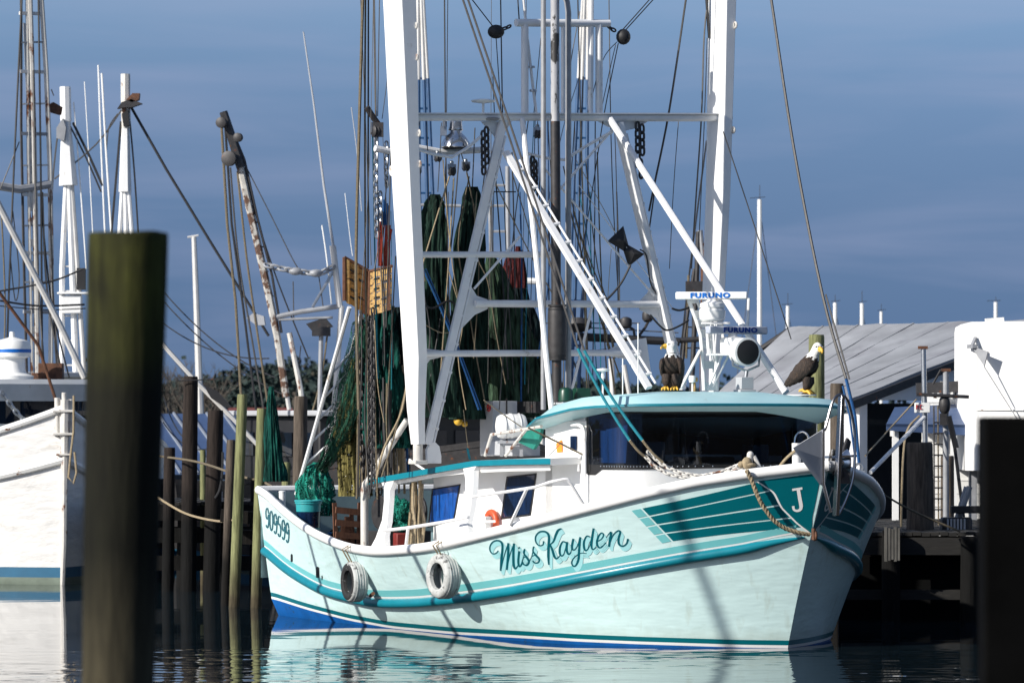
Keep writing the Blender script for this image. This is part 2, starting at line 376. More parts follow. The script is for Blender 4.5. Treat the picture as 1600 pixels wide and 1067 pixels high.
def pile_mat(name, top, low, moss=None, wet=1.2, moss_above=None):
    """a timber pile: vertical grain, darker waterlogged foot below the tide mark, moss patches"""
    m = bpy.data.materials.new(name); m.use_nodes = True; t = m.node_tree; b = t.nodes['Principled BSDF']
    tcn = nd(t, 'ShaderNodeTexCoord'); mpn = nd(t, 'ShaderNodeMapping'); mpn.inputs['Scale'].default_value = (9, 9, 0.9); t.links.new(tcn.outputs['Object'], mpn.inputs[0])
    n1 = nd(t, 'ShaderNodeTexNoise'); n1.inputs['Scale'].default_value = 2.2; n1.inputs['Detail'].default_value = 7; n1.inputs['Roughness'].default_value = 0.65; t.links.new(mpn.outputs[0], n1.inputs[0])
    sx = nd(t, 'ShaderNodeSeparateXYZ'); t.links.new(tcn.outputs['Object'], sx.inputs[0])
    n4 = nd(t, 'ShaderNodeTexNoise'); n4.inputs['Scale'].default_value = 2.0; t.links.new(tcn.outputs['Object'], n4.inputs[0])
    hz = mathn(t, 'MULTIPLY_ADD', n4.outputs['Fac'], 0.8, sx.outputs[2])
    mr = nd(t, 'ShaderNodeMapRange'); mr.inputs[1].default_value = wet + 0.1; mr.inputs[2].default_value = wet + 0.9; t.links.new(hz, mr.inputs[0])
    mc = nd(t, 'ShaderNodeMix', data_type='RGBA'); t.links.new(mr.outputs[0], mc.inputs[0]); mc.inputs[6].default_value = (*low, 1); mc.inputs[7].default_value = (*top, 1)
    out = mc.outputs[2]
    if moss:
        n2 = nd(t, 'ShaderNodeTexNoise'); n2.inputs['Scale'].default_value = 1.7; n2.inputs['Detail'].default_value = 3; t.links.new(tcn.outputs['Object'], n2.inputs[0])
        m2 = nd(t, 'ShaderNodeMapRange'); m2.inputs[1].default_value = 0.38; m2.inputs[2].default_value = 0.74; t.links.new(n2.outputs['Fac'], m2.inputs[0])
        mf = m2.outputs[0]
        if moss_above is not None:
            m5 = nd(t, 'ShaderNodeMapRange'); m5.inputs[1].default_value = moss_above; m5.inputs[2].default_value = moss_above + 0.6; t.links.new(sx.outputs[2], m5.inputs[0]); mf = mathn(t, 'MULTIPLY', mf, m5.outputs[0])
        mm = nd(t, 'ShaderNodeMix', data_type='RGBA'); t.links.new(mf, mm.inputs[0]); t.links.new(out, mm.inputs[6]); mm.inputs[7].default_value = (*moss, 1); out = mm.outputs[2]
    g = nd(t, 'ShaderNodeMapRange'); g.inputs[1].default_value = 0.3; g.inputs[2].default_value = 0.7; g.inputs[3].default_value = 0.35; g.inputs[4].default_value = 1.35; t.links.new(n1.outputs['Fac'], g.inputs[0])
    mu = nd(t, 'ShaderNodeVectorMath', operation='SCALE'); t.links.new(out, mu.inputs[0]); t.links.new(g.outputs[0], mu.inputs['Scale'])
    t.links.new(mu.outputs[0], b.inputs['Base Color']); b.inputs['Roughness'].default_value = 0.85; b.inputs['Specular IOR Level'].default_value = 0.2
    bn = nd(t, 'ShaderNodeBump'); bn.inputs['Strength'].default_value = 0.8; bn.inputs['Distance'].default_value = 0.02
    t.links.new(n1.outputs['Fac'], bn.inputs['Height']); t.links.new(bn.outputs[0], b.inputs['Normal'])
    return m
M['pile_green'] = pile_mat('green_treated_timber', (0.20, 0.21, 0.10), (0.075, 0.062, 0.038), wet=2.0)
M['pile_dark'] = pile_mat('creosoted_timber', (0.028, 0.021, 0.018), (0.004, 0.004, 0.004), wet=3.1)  # timber darkened so its colour carries the shade on the left piles
M['pile_brown'] = pile_mat('weathered_brown_timber', (0.105, 0.085, 0.068), (0.008, 0.007, 0.006), wet=2.6)
M['pile_near'] = pile_mat('mossy_black_timber', (0.008, 0.008, 0.004), (0.055, 0.047, 0.028), moss=(0.085, 0.090, 0.014), wet=3.75, moss_above=4.9)
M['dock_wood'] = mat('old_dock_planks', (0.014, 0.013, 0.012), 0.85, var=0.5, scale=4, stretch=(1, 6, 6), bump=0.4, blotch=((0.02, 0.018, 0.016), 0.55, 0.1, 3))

# ================================================================ SETTING: water, far wood, docks, buildings, pilings
import numpy as np
def water():
    rng = np.random.default_rng(3)
    xs = np.arange(-10.5, 10.5, 0.065); ys = np.concatenate([np.arange(46.5, 60, 0.045), np.arange(60, 84, 0.08)])
    X, Y = np.meshgrid(xs, ys)
    def waves(lam, slope, n, spread, base):
        H = np.zeros_like(X)
        for i in range(n):
            l = lam * np.exp(rng.normal(0, 0.45)); th = base + rng.normal(0, spread); k = 2 * np.pi / l
            H += (slope / k) * np.sin(k * (X * np.cos(th) + Y * np.sin(th)) + rng.uniform(0, 6.28)) * rng.uniform(0.5, 1.5)
        return H * math.sqrt(2.0 / n)
    calm = waves(1.3, 0.0011, 26, 0.35, 1.57) + waves(0.5, 0.0009, 26, 0.5, 1.57)
    gust = waves(0.40, 0.015, 46, 0.55, 1.45) + waves(0.95, 0.008, 30, 0.5, 1.7)
    patch = 0.75 + 0.35 * np.sin(X * 0.9 + Y * 0.35) * np.sin(Y * 0.8 - X * 0.25 + 1)
    edge = 59.0 + 0.10 * np.sin(X * 0.8) + 0.06 * np.sin(X * 2.3 + 1)
    mk = 1 / (1 + np.exp((Y - edge) / 0.10))
    Z = calm + gust * patch * (0.02 + 0.98 * mk)
    fx = np.clip((10.3 - np.abs(X)) / 0.5, 0, 1); fy = np.clip(np.minimum(Y - 46.6, 83.6 - Y) / 0.5, 0, 1)
    Z *= fx * fy
    ny, nx = X.shape
    co = np.stack([X, Y, Z], -1).reshape(-1, 3)
    x0, x1, y0, y1 = xs[0], xs[-1], ys[0], ys[-1]; B = 4000.0
    ring = np.array([(-B, -60, 0), (B, -60, 0), (B, B, 0), (-B, B, 0)])
    co = np.concatenate([co, ring]); n0 = nx * ny
    idx = np.arange(n0).reshape(ny, nx)
    q = np.stack([idx[:-1, :-1], idx[:-1, 1:], idx[1:, 1:], idx[1:, :-1]], -1).reshape(-1, 4)
    faces = q.tolist()
    c = [int(idx[0, 0]), int(idx[0, -1]), int(idx[-1, -1]), int(idx[-1, 0])]
    faces += [[n0, n0 + 1] + [int(i) for i in idx[0, ::-1]], [n0 + 1, n0 + 2] + [int(i) for i in idx[::-1, -1]],
              [n0 + 2, n0 + 3] + [int(i) for i in idx[-1, :]], [n0 + 3, n0] + [int(i) for i in idx[:, 0]]]
    me = bpy.data.meshes.new('water'); me.from_pydata(co.tolist(), [], faces)
    me.polygons.foreach_set('use_smooth', [True] * (len(faces) - 4) + [False] * 4)
    o = bpy.data.objects.new('water', me); C.objects.link(o); o['kind'] = 'structure'
    tag(o, 'calm dark harbour water, rippled by wind in front of the boats')
    m = bpy.data.materials.new('harbour_water'); m.use_nodes = True; t = m.node_tree; b = t.nodes['Principled BSDF']
    b.inputs['Base Color'].default_value = (0.008, 0.016, 0.022, 1); b.inputs['IOR'].default_value = 1.333; b.inputs['Roughness'].default_value = 0.03
    tcn = nd(t, 'ShaderNodeTexCoord'); n1 = nd(t, 'ShaderNodeTexNoise'); n1.inputs['Scale'].default_value = 0.35; n1.inputs['Detail'].default_value = 3
    t.links.new(tcn.outputs['Object'], n1.inputs[0])
    r1 = nd(t, 'ShaderNodeMapRange'); r1.inputs[1].default_value = 0.4; r1.inputs[2].default_value = 0.7; r1.inputs[3].default_value = 0.02; r1.inputs[4].default_value = 0.05
    t.links.new(n1.outputs['Fac'], r1.inputs[0]); t.links.new(r1.outputs[0], b.inputs['Roughness'])
    me.materials.append(m)
water()

# land: low bank the far wood and the buildings stand on
mb = MB()
prof = [(-600, 118), (-40, 116), (-22, 112), (-3, 104), (3, 92), (8, 88), (30, 86), (600, 84)]
far = [(x * 3.2, 1500) for x, y in prof]
mb.grid([[V((x, y, -0.6)) for x, y in prof], [V((x, y + 1.0, 0.55)) for x, y in prof], [V((x, y + 120, 1.2)) for x, y in prof], [V((x, y, 2.0)) for x, y in far]])
o = mb.build('ground', mat('grassy_bank', (0.045, 0.05, 0.03), 0.95, var=0.5, scale=0.3), loc=(0, 0, 0))
tag(o, 'low grassy bank behind the docks', kind='structure')

M['leaf_far'] = mat('far_foliage', (0.034, 0.050, 0.046), 0.9, var=0.6, scale=0.25, spec=0.1)
M['leaf_far_dry'] = mat('far_dry_foliage', (0.06, 0.055, 0.042), 0.9, var=0.5, scale=0.3, spec=0.1)
M['bark'] = mat('bark', (0.10, 0.085, 0.07), 0.9, var=0.4, scale=6)
def far_wood():
    mb = MB(); rnd = random.Random(11)
    top = [(150, 588), (260, 590), (330, 584), (360, 574), (400, 562), (440, 556), (480, 550), (560, 566), (640, 560), (760, 574), (860, 584), (960, 592), (1060, 600), (1160, 606), (1300, 600)]
    px = 130
    while px < 1320:
        D = rnd.uniform(380, 440); ty = interp(top, px) + rnd.uniform(-5, 10)
        tp = Wp(px, ty, D); h = tp.z - 1.5; rad = h * rnd.uniform(0.22, 0.36)
        for k in range(330):
            # crown filled with leaf clumps, denser to the outside, ragged outline
            d = V((rnd.gauss(0, 1), rnd.gauss(0, 1), rnd.gauss(0, 1))).normalized() * rnd.uniform(0.1, 1.0) ** 0.5
            zc = 1.5 + h * (0.58 + 0.40 * d.z); p = V((tp.x + d.x * rad * (1.15 - 0.3 * d.z), D + d.y * rad, zc))
            s = rnd.uniform(0.14, 0.34); a = V((rnd.gauss(0, 1), rnd.gauss(0, 1), rnd.gauss(0, 1))).normalized(); b = a.orthogonal().normalized(); c = a.cross(b)
            mi = 1 if rnd.random() < 0.05 else 0
            mb.add([p + a * s, p + b * s, p - a * s * 0.8 + c * 0.2, p - b * s * 0.9], [(0, 1, 2, 3)], mi)
        for k in range(3):
            x = tp.x + rnd.uniform(-rad, rad)
            mb.tube([V((x, D, 1.0)), V((x + rnd.uniform(-0.4, 0.4), D, 1.2 + h * 0.6))], [0.2, 0.1], 5, 2)
        px += rnd.uniform(7, 13)
    # understory along the foot of the wood
    for k in range(9000):
        p = V((rnd.uniform(-46, 36), rnd.uniform(374, 384), 1.0 + abs(rnd.gauss(0, 2.0)))); s = rnd.uniform(0.18, 0.42)
        a = V((rnd.gauss(0, 1), rnd.gauss(0, 1), rnd.gauss(0, 1))).normalized(); b = a.orthogonal().normalized()
        mb.add([p + a * s, p + b * s, p - a * s, p - b * s], [(0, 1, 2, 3)], 0)
    o = mb.build('far_wood', [M['leaf_far'], M['leaf_far_dry'], M['bark']], smooth=False)
    tag(o, 'dark wooded shoreline far behind the harbour', kind='stuff', cat='trees')
far_wood()

def bare_tree(px, D, top_y, label, seed):
    rnd = random.Random(seed); base = Wp(px, 700, D); base.z = 1.0; h = Wp(px, top_y, D).z - 1.0
    r = thing('bare_tree', label, 'tree', base, 'bare winter trees on the far bank')
    tk = MB(); cr = MB()
    tk.tube([base, base + V((0.1, 0, h * 0.25)), base + V((-0.05, 0, h * 0.5))], [0.20, 0.16, 0.11], 7)
    def branch(p, d, L, rad, lev):
        q = p; pts = [p]; 
        for i in range(3):
            d = (d + V((rnd.gauss(0, .18), rnd.gauss(0, .18), rnd.uniform(0, .15)))).normalized(); q = q + d * L / 3; pts.append(q)
        cr.tube(pts, [rad, rad * .8, rad * .6, rad * .35], 4, cap=False)
        if lev < 3:
            for i in range(4 if lev < 2 else 3):
                k = rnd.choice((1, 2, 3, 3)); branch(pts[k], (d + V((rnd.gauss(0, .6), rnd.gauss(0, .6), rnd.uniform(-.1, .5)))).normalized(), L * rnd.uniform(.5, .75), rad * .5, lev + 1)
    for i in range(7):
        branch(base + V((0, 0, h * rnd.uniform(.22, .5))), V((rnd.gauss(0, .5), rnd.gauss(0, .5), 1)).normalized(), h * .34, 0.08, 0)
    tk.build('trunk', M['bark'], r); cr.build('crown', M['bark'], r)
for i, (px, D, ty, lb) in enumerate([(262, 190, 572, 'grey leafless tree close to the right edge of the big foreground piling'), (292, 215, 580, 'thin leafless tree directly left of the tall dark dock piling'),
                         (322, 200, 590, 'leafless tree seen between the tall dark dock piling and the short blunt one')]):
    bare_tree(px, D, ty, lb, 40 + i)

# ---- sheds on the left bank
M['roof_blue'] = mat('blue_grey_metal_roof', (0.055, 0.095, 0.20), 0.5, metal=0.1, var=0.2, scale=1.2)
M['roof_rib'] = mat('pale_roof_seam', (0.26, 0.29, 0.34), 0.5, metal=0.1, var=0.2)
M['wall_grey'] = mat('grey_shed_wall', (0.32, 0.33, 0.36), 0.7, var=0.15)
def shed_left():
    a = Wp(120, 741, 106); b = Wp(470, 737, 107); ex = (b - a); ex.z = 0; ex.normalize(); ez = V((0, 0, 1)); dn = V((ex.y, -ex.x, 0))
    L = (b - a).length; z0 = a.z
    r = thing('metal_roofed_shed', 'long low shed with blue grey ribbed metal roof behind the left pilings', 'shed', V((a.x, a.y, 0.5)))
    back = -dn * 5.0; rise = ez * 1.55; ridge0 = a + back + rise - ex * 0.6; ridge1 = a + back + rise + ex * (L - 0.6)
    rf = MB(); rf.slab([a, a + ex * L, ridge1, ridge0], V((0, 0, -0.06)), 0)
    rf.slab([ridge0, ridge1, ridge1 - dn * 5 - rise, ridge0 - dn * 5 - rise], V((0, 0, -0.06)), 0)
    ro = rf.build('roof', M['roof_blue'], r)
    sm = MB(); n = int(L / 0.42)
    for i in range(n + 1):
        p = a + ex * (i * L / n); q = p + back + rise - ex * 0.6
        sm.bar(p + V((0, 0, .025)), q + V((0, 0, .025)), 0.05, 0.05)
    sm.build('roof_seam', M['roof_rib'], ro)
    wl = MB(); f0 = a - dn * 0.4; wl.slab([V((f0.x, f0.y, -0.5)), V(((f0 + ex * L).x, (f0 + ex * L).y, -0.5)), f0 + ex * L + V((0, 0, .0)), f0 + V((0, 0, 0.0))], -dn * 8.5)
    wl.build('wall', M['wall_grey'], r)
    for k in (0.35, 0.62, 0.8):
        dr = MB(); c = f0 + ex * L * k + dn * 0.03; dr.slab([V((c.x, c.y, .5)), V((c.x, c.y, .5)) + ex * 1.1, V((c.x, c.y, z0 - .25)) + ex * 1.1, V((c.x, c.y, z0 - .25))], dn * 0.03); dr.build('door', M['black'], r)
shed_left()
def red_house():
    D = 300; a = Wp(345, 652, D); L = 5.4; r = thing('red_roofed_house', 'small house with dull red roof far behind the green pilings', 'house', V((a.x, D, 1)))
    w = MB(); w.box((a.x + L / 2, D + 3, 1.9), (L - .6, 5, 2.6)); w.build('wall', M['wall_grey'], r)
    f = MB(); z = a.z - .05
    for y0, y1 in ((D - .2, D + 3), (D + 6.2, D + 3)): f.slab([V((a.x, y0, z)), V((a.x + L, y0, z)), V((a.x + L - .4, y1, z + .75)), V((a.x + .4, y1, z + .75))], V((0, 0, -.1)))
    f.build('roof', mat('dull_red_roof', (0.16, 0.04, 0.03), 0.8, var=0.3, scale=3), r)
red_house()

# ---- right side buildings
M['roof_grey'] = mat('weathered_grey_metal_roof', (0.29, 0.30, 0.32), 0.65, metal=0.05, var=0.35, scale=0.9, stretch=(1, 1, 1), bump=0.15, bscale=3, blotch=((0.19, 0.19, 0.21), 0.52, 0.2, 0.8))
M['wall_white'] = mat('white_clapboard', (0.62, 0.63, 0.65), 0.7, var=0.1)
M['wall_bright'] = mat('bright_white_siding', (0.78, 0.78, 0.77), 0.6, var=0.06)
def warehouse():
    E = Wp(1343, 617, 80); A = Wp(1650, 498, 84); F = Wp(1233, 511, 89.5); G = Wp(1115, 628, 87)
    r = thing('warehouse', 'warehouse with sloping weathered grey metal roof and dark open doorway', 'building', V((E.x, E.y, 1.2)))
    rf = MB(); n = 26; ov = (E - A).normalized() * 0.35
    rows = []
    for i in range(n + 1):
        k = i / n; p = (E + ov).lerp(G + ov, k); q = A.lerp(F, k)
        rows.append([p.lerp(q, j / 12) + V((0, 0, 0.025 * noise.noise((i * .5, j * .4, 2)))) for j in range(13)])
    rf.grid(rows); 
    rf.grid([[p - V((0, 0, .12)) for p in rows[0]], rows[0]]); rf.grid([[p - V((0, 0, .12)) for p in [rr[0] for rr in rows]], [rr[0] for rr in rows]])
    ro = rf.build('roof', M['roof_grey'], r)
    sm = MB()
    for i in range(1, 8):
        k = i / 8 + .02 * math.sin(i * 5); sm.bar((E + ov).lerp(G + ov, k) + V((0, 0, .012)), A.lerp(F, k) + V((0, 0, .005)), 0.05, 0.012)
    sm.build('roof_seam', M['roof_grey'], ro)
    tr = MB(); tr.bar(E + ov + V((0.05, -.05, -.12)), A + V((0.05, -.05, -.12)), 0.05, 0.16); tr.build('roof_edge_trim', M['dark_steel'], ro)
    # gable wall under the rake, with a wide dark opening
    ed = (A - E); eh = V((ed.x, ed.y, 0)); eL = eh.length; eh.normalize(); nn = V((eh.y, -eh.x, 0))
    def at(s, z): return V((E.x, E.y, 0)) + eh * s + V((0, 0, z))
    slope = ed.z / eL; z_l = Wp(1343, 623, 80).z
    wl = MB()
    wl.slab([at(0, z_l - .02), at(eL, z_l - .02), at(eL, E.z + slope * eL - .1), at(0, E.z - .1)], -nn * 0.12)
    wl.slab([at(0, 0.6), at(0.22, 0.6), at(0.22, z_l - .02), at(0, z_l - .02)], -nn * 0.12)
    wl.slab([at(2.55, 0.6), at(eL, 0.6), at(eL, z_l - .02), at(2.55, z_l - .02)], -nn * 0.12)
    rr = (G - E); wl.slab([V((E.x, E.y, .6)) - nn * .13, V((G.x, G.y, .6)), G - V((0, 0, .15)), E - V((0, 0, .15)) - nn * .13], eh * 0.1)
    wl.build('wall', M['wall_white'], r)
    inn = MB(); inn.slab([at(.1, .3) - nn * 1.6, at(9, .3) - nn * 1.6, at(9, z_l - .08) - nn * 1.6, at(.1, z_l - .08) - nn * 1.6], -nn * .1); inn.slab([at(.1, .7), at(4, .7), at(4, .7) - nn * 4, at(.1, .7) - nn * 4], V((0, 0, .05)))
    inn.build('interior', M['black'], r)
    bm_ = MB(); bm_.bar(at(.3, z_l - .45) - nn * .5, at(1.6, z_l - .45) - nn * .5, .1, .1); bm_.build('beam', M['dock_wood'], r)
warehouse()
def white_shed():
    # bright shed tucked in front of the warehouse, with a low lean-to roof
    D = 77; a = Wp(1440, 600, D); b = Wp(1560, 600, D); z1 = a.z
    r = thing('white_shed', 'bright white shed with a low blue grey lean-to roof in front of the warehouse', 'shed', V((a.x, D, 1.2)))
    w = MB(); w.slab([V((a.x, D, .8)), V((b.x, D, .8)), V((b.x, D, z1)), V((a.x, D, z1))], V((0.5, 1.4, 0))); 
    for i in range(12):
        z = .9 + i * (z1 - 1) / 12; w.slab([V((a.x - .004, D - .012, z)), V((b.x, D - .012, z)), V((b.x, D - .012, z + .03)), V((a.x - .004, D - .012, z + .03))], V((0, .011, 0)))
    w.build('wall', M['wall_bright'], r)
    l = MB(); p = Wp(1385, 662, D - 2.2); q = Wp(1560, 664, D - 2.0); p2 = Wp(1398, 636, D - .05); q2 = Wp(1560, 628, D - .05)
    l.slab([p, q, q2, p2], V((0, 0, -.05))); l.slab([p, q, q + V((0, 0, -.22)), p + V((0, 0, -.12))], V((0, .04, 0)))
    l.build('lean_to_roof', M['roof_blue'], r)
    for px in (1393, 1400, 1420):
        ps = MB(); s = Wp(px, 664, D - 2.0); ps.bar(s, V((s.x, s.y, s.z - .2)), .05, .05, up=V((0, 1, 0))); ps.build('fascia_bracket', M['wall_bright'], r)
    for px in (1399, 1490):
        ps = MB(); s = Wp(px, 668, D - 2.0); ps.bar(s, V((s.x, s.y, .9)), .11, .11, up=V((0, 1, 0))); ps.build('post', M['wall_bright'], r)
    t = MB(); c = Wp(1475, 606, D - .4)
    t.bar(Wp(1432, 607, D - .5), Wp(1512, 603, D - .5), .25, .2); t.build('gutter', M['dark_steel'], r)
    for i in range(9):
        k = MB(); s = Wp(1452 + i * 7 + (i % 3) * 2, 617 + (i * 5) % 9, D - .25); k.bar(s, s + V((.02, 0, .18 + .04 * (i % 3))), .06, .03, up=V((0, 1, 0))); k.build('bracket', M['rusty_white'], r)
white_shed()
def white_cabin():
    # white rounded cabin at the right edge
    D = 74.6; a = Wp(1511, 735, D); b = Wp(1720, 735, D - 1.5); z0, z1 = a.z, Wp(1511, 505, D).z
    r = thing('white_cabin', 'tall plain white rounded cabin at the far right above the black post', 'cabin', V((a.x, D, z0)))
    w = MB(); pl = []
    def rc(cx, cy, r_, a0, a1): return [V((cx + r_ * math.cos(R(t)), cy + r_ * math.sin(R(t)), 0)) for t in range(a0, a1 + 1, 15)]
    r0 = .22; pl = rc(a.x + r0, D + r0, r0, 180, 270) + [V((b.x, D - 1.2, 0)), V((b.x, D + 2.6, 0)), V((a.x + .05, D + 2.6, 0))]
    rows = [[p + V((0, 0, z)) for p in pl] for z in (z0, z1 - .12)] + [[V((a.x + 1 + (p.x - a.x - 1) * .985, D + 1 + (p.y - D - 1) * .97, z1 - .02)) for p in pl], [V((a.x + 1 + (p.x - a.x - 1) * .9, D + 1 + (p.y - D - 1) * .85, z1 + .03)) for p in pl]]
    w.grid(rows, closed=True); w.add(rows[-1], [tuple(range(len(pl)))]); w.build('wall', M['wall_bright'], r, angle=5)
    for px in (1520, 1560): l = MB(); s = Wp(px, 735, D + .6); l.bar(s, V((s.x, s.y, 1.2)), .14, .14, up=V((0, 1, 0))); l.build('support_post', M['grey_steel'], r)
    k = MB(); k.bar(Wp(1513, 640, D + .1), Wp(1600, 640, D - .5), .03, .02); k.build('trim', M['white_rusty'], r); k = MB(); k.bar(Wp(1540, 503, D + .1), Wp(1568, 501, D + .1), .2, .12); k.build('roof_vent', M['white_rusty'], r)
    d = MB(); s = Wp(1518, 541, D - .18); d.slab([s, s + V((.26, -.25, -.10)), s + V((.20, -.2, -.36))], V((.02, .02, 0))); d.bar(s + V((-.02, .2, .0)), s + V((.05, -.1, 0)), .09, .07); d.bar(s, Wp(1524, 528, D), .05, .05); d.bar(s + V((.20, -.2, -.36)), s + V((.9, -.35, -1.5)), .02, .02)
    d.build('deflector_bracket', M['grey_steel'], r)
white_cabin()

# ---- docks
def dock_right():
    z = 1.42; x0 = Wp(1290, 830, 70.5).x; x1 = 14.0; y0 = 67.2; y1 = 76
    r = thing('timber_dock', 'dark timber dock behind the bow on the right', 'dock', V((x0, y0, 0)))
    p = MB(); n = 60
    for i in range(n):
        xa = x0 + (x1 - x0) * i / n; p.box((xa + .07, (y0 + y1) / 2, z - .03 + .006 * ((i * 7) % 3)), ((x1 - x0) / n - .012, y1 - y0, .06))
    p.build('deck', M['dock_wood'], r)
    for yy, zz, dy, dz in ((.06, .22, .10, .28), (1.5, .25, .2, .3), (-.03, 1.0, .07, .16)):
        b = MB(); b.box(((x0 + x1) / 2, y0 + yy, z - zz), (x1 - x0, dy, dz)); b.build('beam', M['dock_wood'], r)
    k = MB(); k.box(((x0 + x1) / 2, y0 + .5, .2), (x1 - x0, .12, 2.2)); k.build('bulkhead', mat('tarred_bulkhead', (0.004, 0.004, 0.004), .9, var=.5, spec=.1), r)  # black wall colour stands in for the shade under the deck
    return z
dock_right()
def dock_left():
    z = 1.66; x0 = Wp(150, 785, 80).x; x1 = Wp(425, 785, 80).x; y0 = 79; y1 = 83
    r = thing('narrow_dock', 'dark narrow pier between the left pilings', 'dock', V((x0, y0, 0)))
    p = MB(); n = 26
    for i in range(n): p.box((x0 + (x1 - x0) * (i + .5) / n, (y0 + y1) / 2, z - .03 + .008 * ((i * 5) % 3)), ((x1 - x0) / n - .012, y1 - y0, .06))
    p.build('deck', M['dock_wood'], r)
    for zz, yy in ((z - .2, y0 + .05), (z - .62, y0 - .02), (z - 1.15, y0 + .05), (z - .25, y1 - .1), (z - .7, y1 - .1)):
        b = MB(); b.box(((x0 + x1) / 2, yy, zz), (x1 - x0, .1, .28)); b.build('beam', M['pile_dark'], r)
    # crossbeam the green mooring piles lean on
    for q0, q1, d in ((Wp(345, 805, 73), Wp(432, 812, 73), .22), (Wp(352, 838, 73.4), Wp(425, 840, 73.4), .25)): c = MB(); c.bar(q0, q1, .2, d); c.build('fender_beam', M['pile_brown'], r)
    bx = MB(); s = Wp(338, 785, 79.3); bx.box((s.x, s.y, z + .10), (.22, .25, .2)); bx.build('dock_box', M['wall_grey'], r)
dock_left()

def piling(px_t, py_t, px_b, D, dia, m, label, group, name='piling', n=18, seed=0, rough=0.02, prof=None):
    top = Wp(px_t, py_t, D); k = (top.z + 1.5); bx = Wp(px_b, 650, D).x       # px_b = column at the water
    dx = (bx - top.x) / max(top.z, .3); rnd = random.Random(seed * 13 + 5)
    base = V((bx + dx * 1.5, D, -1.5)); rows = []
    prof = prof or [(0, 1.08), (.2, 1.05), (.4, 1.03), (.55, 1.02), (.7, 1.0), (.8, .99), (.9, .97), (.96, .96), (.993, .95), (1, .88)]
    for h, s in prof:
        c = base.lerp(top, h); row = []
        for j in range(n):
            a = 2 * math.pi * j / n; d = V((math.cos(a), math.sin(a), 0))
            rr = dia / 2 * s * (1 + rough * 2 * noise.noise((math.cos(a) * 1.5 + seed, math.sin(a) * 1.5, h * 3)))
            row.append(c + d * rr + V((0, 0, (0.03 * dia * noise.noise((seed, a, 1)) if h == 1 else 0))))
        rows.append(row)
    mb = MB(); mb.grid(rows, closed=True); mb.add(rows[-1], [tuple(range(n))])
    o = mb.build(name, m, loc=base, angle=50)
    return tag(o, label, 'piling', group)
GL = 'pilings of the left pier'; GR = 'pilings of the right dock'
for i, a in enumerate([
    (298, 588, 294, 78.5, .29, 'pile_dark', 'tall dark dock piling with pale brown top and a thin rod across it'),
    (337, 641, 330, 78.5, .31, 'pile_dark', 'blunt thick dark piling with brown upper part right of the tallest dark one'),
    (265, 699, 262, 78.6, .22, 'pile_dark', 'short black piling left of the tall dark dock piling'),
    (317, 703, 318, 81.5, .12, 'pile_green', 'thin yellowish green stake behind the two thick dark pilings'),
    (361, 687, 352, 72.6, .16, 'pile_brown', 'slanting rough brown stake touching the left green pole'),
    (379, 616, 366, 72.0, .185, 'pile_green', 'taller of the two smooth green mooring poles beside the stern'),
    (409, 638, 400, 71.7, .18, 'pile_green', 'shorter smooth green mooring pole touching the stern corner'),
    (470, 619, 466, 77, .26, 'pile_brown', 'thick brown piling standing behind the stern deck'),
    (447, 722, 446, 78, .17, 'pile_green', 'short mossy stub of a piling left of the brown piling behind the stern'),
    (396, 748, 394, 79.2, .11, 'pile_dark', 'thin black post between the two green mooring poles'),
    (288, 800, 286, 80.5, .26, 'pile_dark', 'black pier leg under the deck behind the tall dark piling'),
    (344, 800, 344, 82.5, .24, 'pile_dark', 'black pier leg under the deck behind the slanting brown stake')]):
    piling(a[0], a[1], a[2], a[3], a[4], M[a[5]], a[6], GL, seed=i)
for i, a in enumerate([
    (1276, 523, 1276, 72.5, .29, 'pile_green', 'tall mossy piling right behind the right hand eagle'),
    (1308, 599, 1308, 71.5, .24, 'pile_brown', 'split grey brown piling behind the bow hoop'),
    (1437, 691, 1437, 68.6, .45, 'pile_brown', 'thickest weathered piling at the front edge of the right dock'),
    (1480, 712, 1480, 72.5, .24, 'pile_brown', 'short grey piling behind the ladder at the white shed'),
    (1392, 828, 1392, 67.0, .30, 'pile_dark', 'low black dock leg right of the bow flare'),
    (1515, 838, 1515, 67.0, .30, 'pile_dark', 'low black dock leg beside the foreground black post')]):
    piling(a[0], a[1], a[2], a[3], a[4], M[a[5]], a[6], GR, seed=30 + i, rough=.05)
def rod_on_pile():
    mb = MB(); mb.tube([Wp(276, 595, 78.3), Wp(348, 592, 78.3)], .012, 5)
    tag(mb.build('rod', M['dark_steel']), 'thin dark rod lying across the top of the tall dark piling', 'rod')
rod_on_pile()
# the near piling and the near post, out of focus
o = piling(201, 364, 166, 19.2, .365, M['pile_near'], 'big mossy blurred piling in the left foreground', None, n=40, seed=77, rough=.02, prof=[(0, .88), (.3, .88), (.5, .89), (.65, .91), (.8, .95), (.9, .98), (.96, .995), (.985, 1), (.997, .995), (.9999, .98), (1, .95)])
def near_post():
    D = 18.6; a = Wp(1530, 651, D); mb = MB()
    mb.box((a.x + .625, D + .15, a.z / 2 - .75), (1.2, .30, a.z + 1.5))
    o = mb.build('dock_post', mat('black_creosote_timber', (0.002, 0.002, 0.002), 0.9, var=.5, scale=4, spec=0.05), bevel=.015)  # near-black colour stands in for the shade lying on the post
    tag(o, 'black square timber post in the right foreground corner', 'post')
near_post()

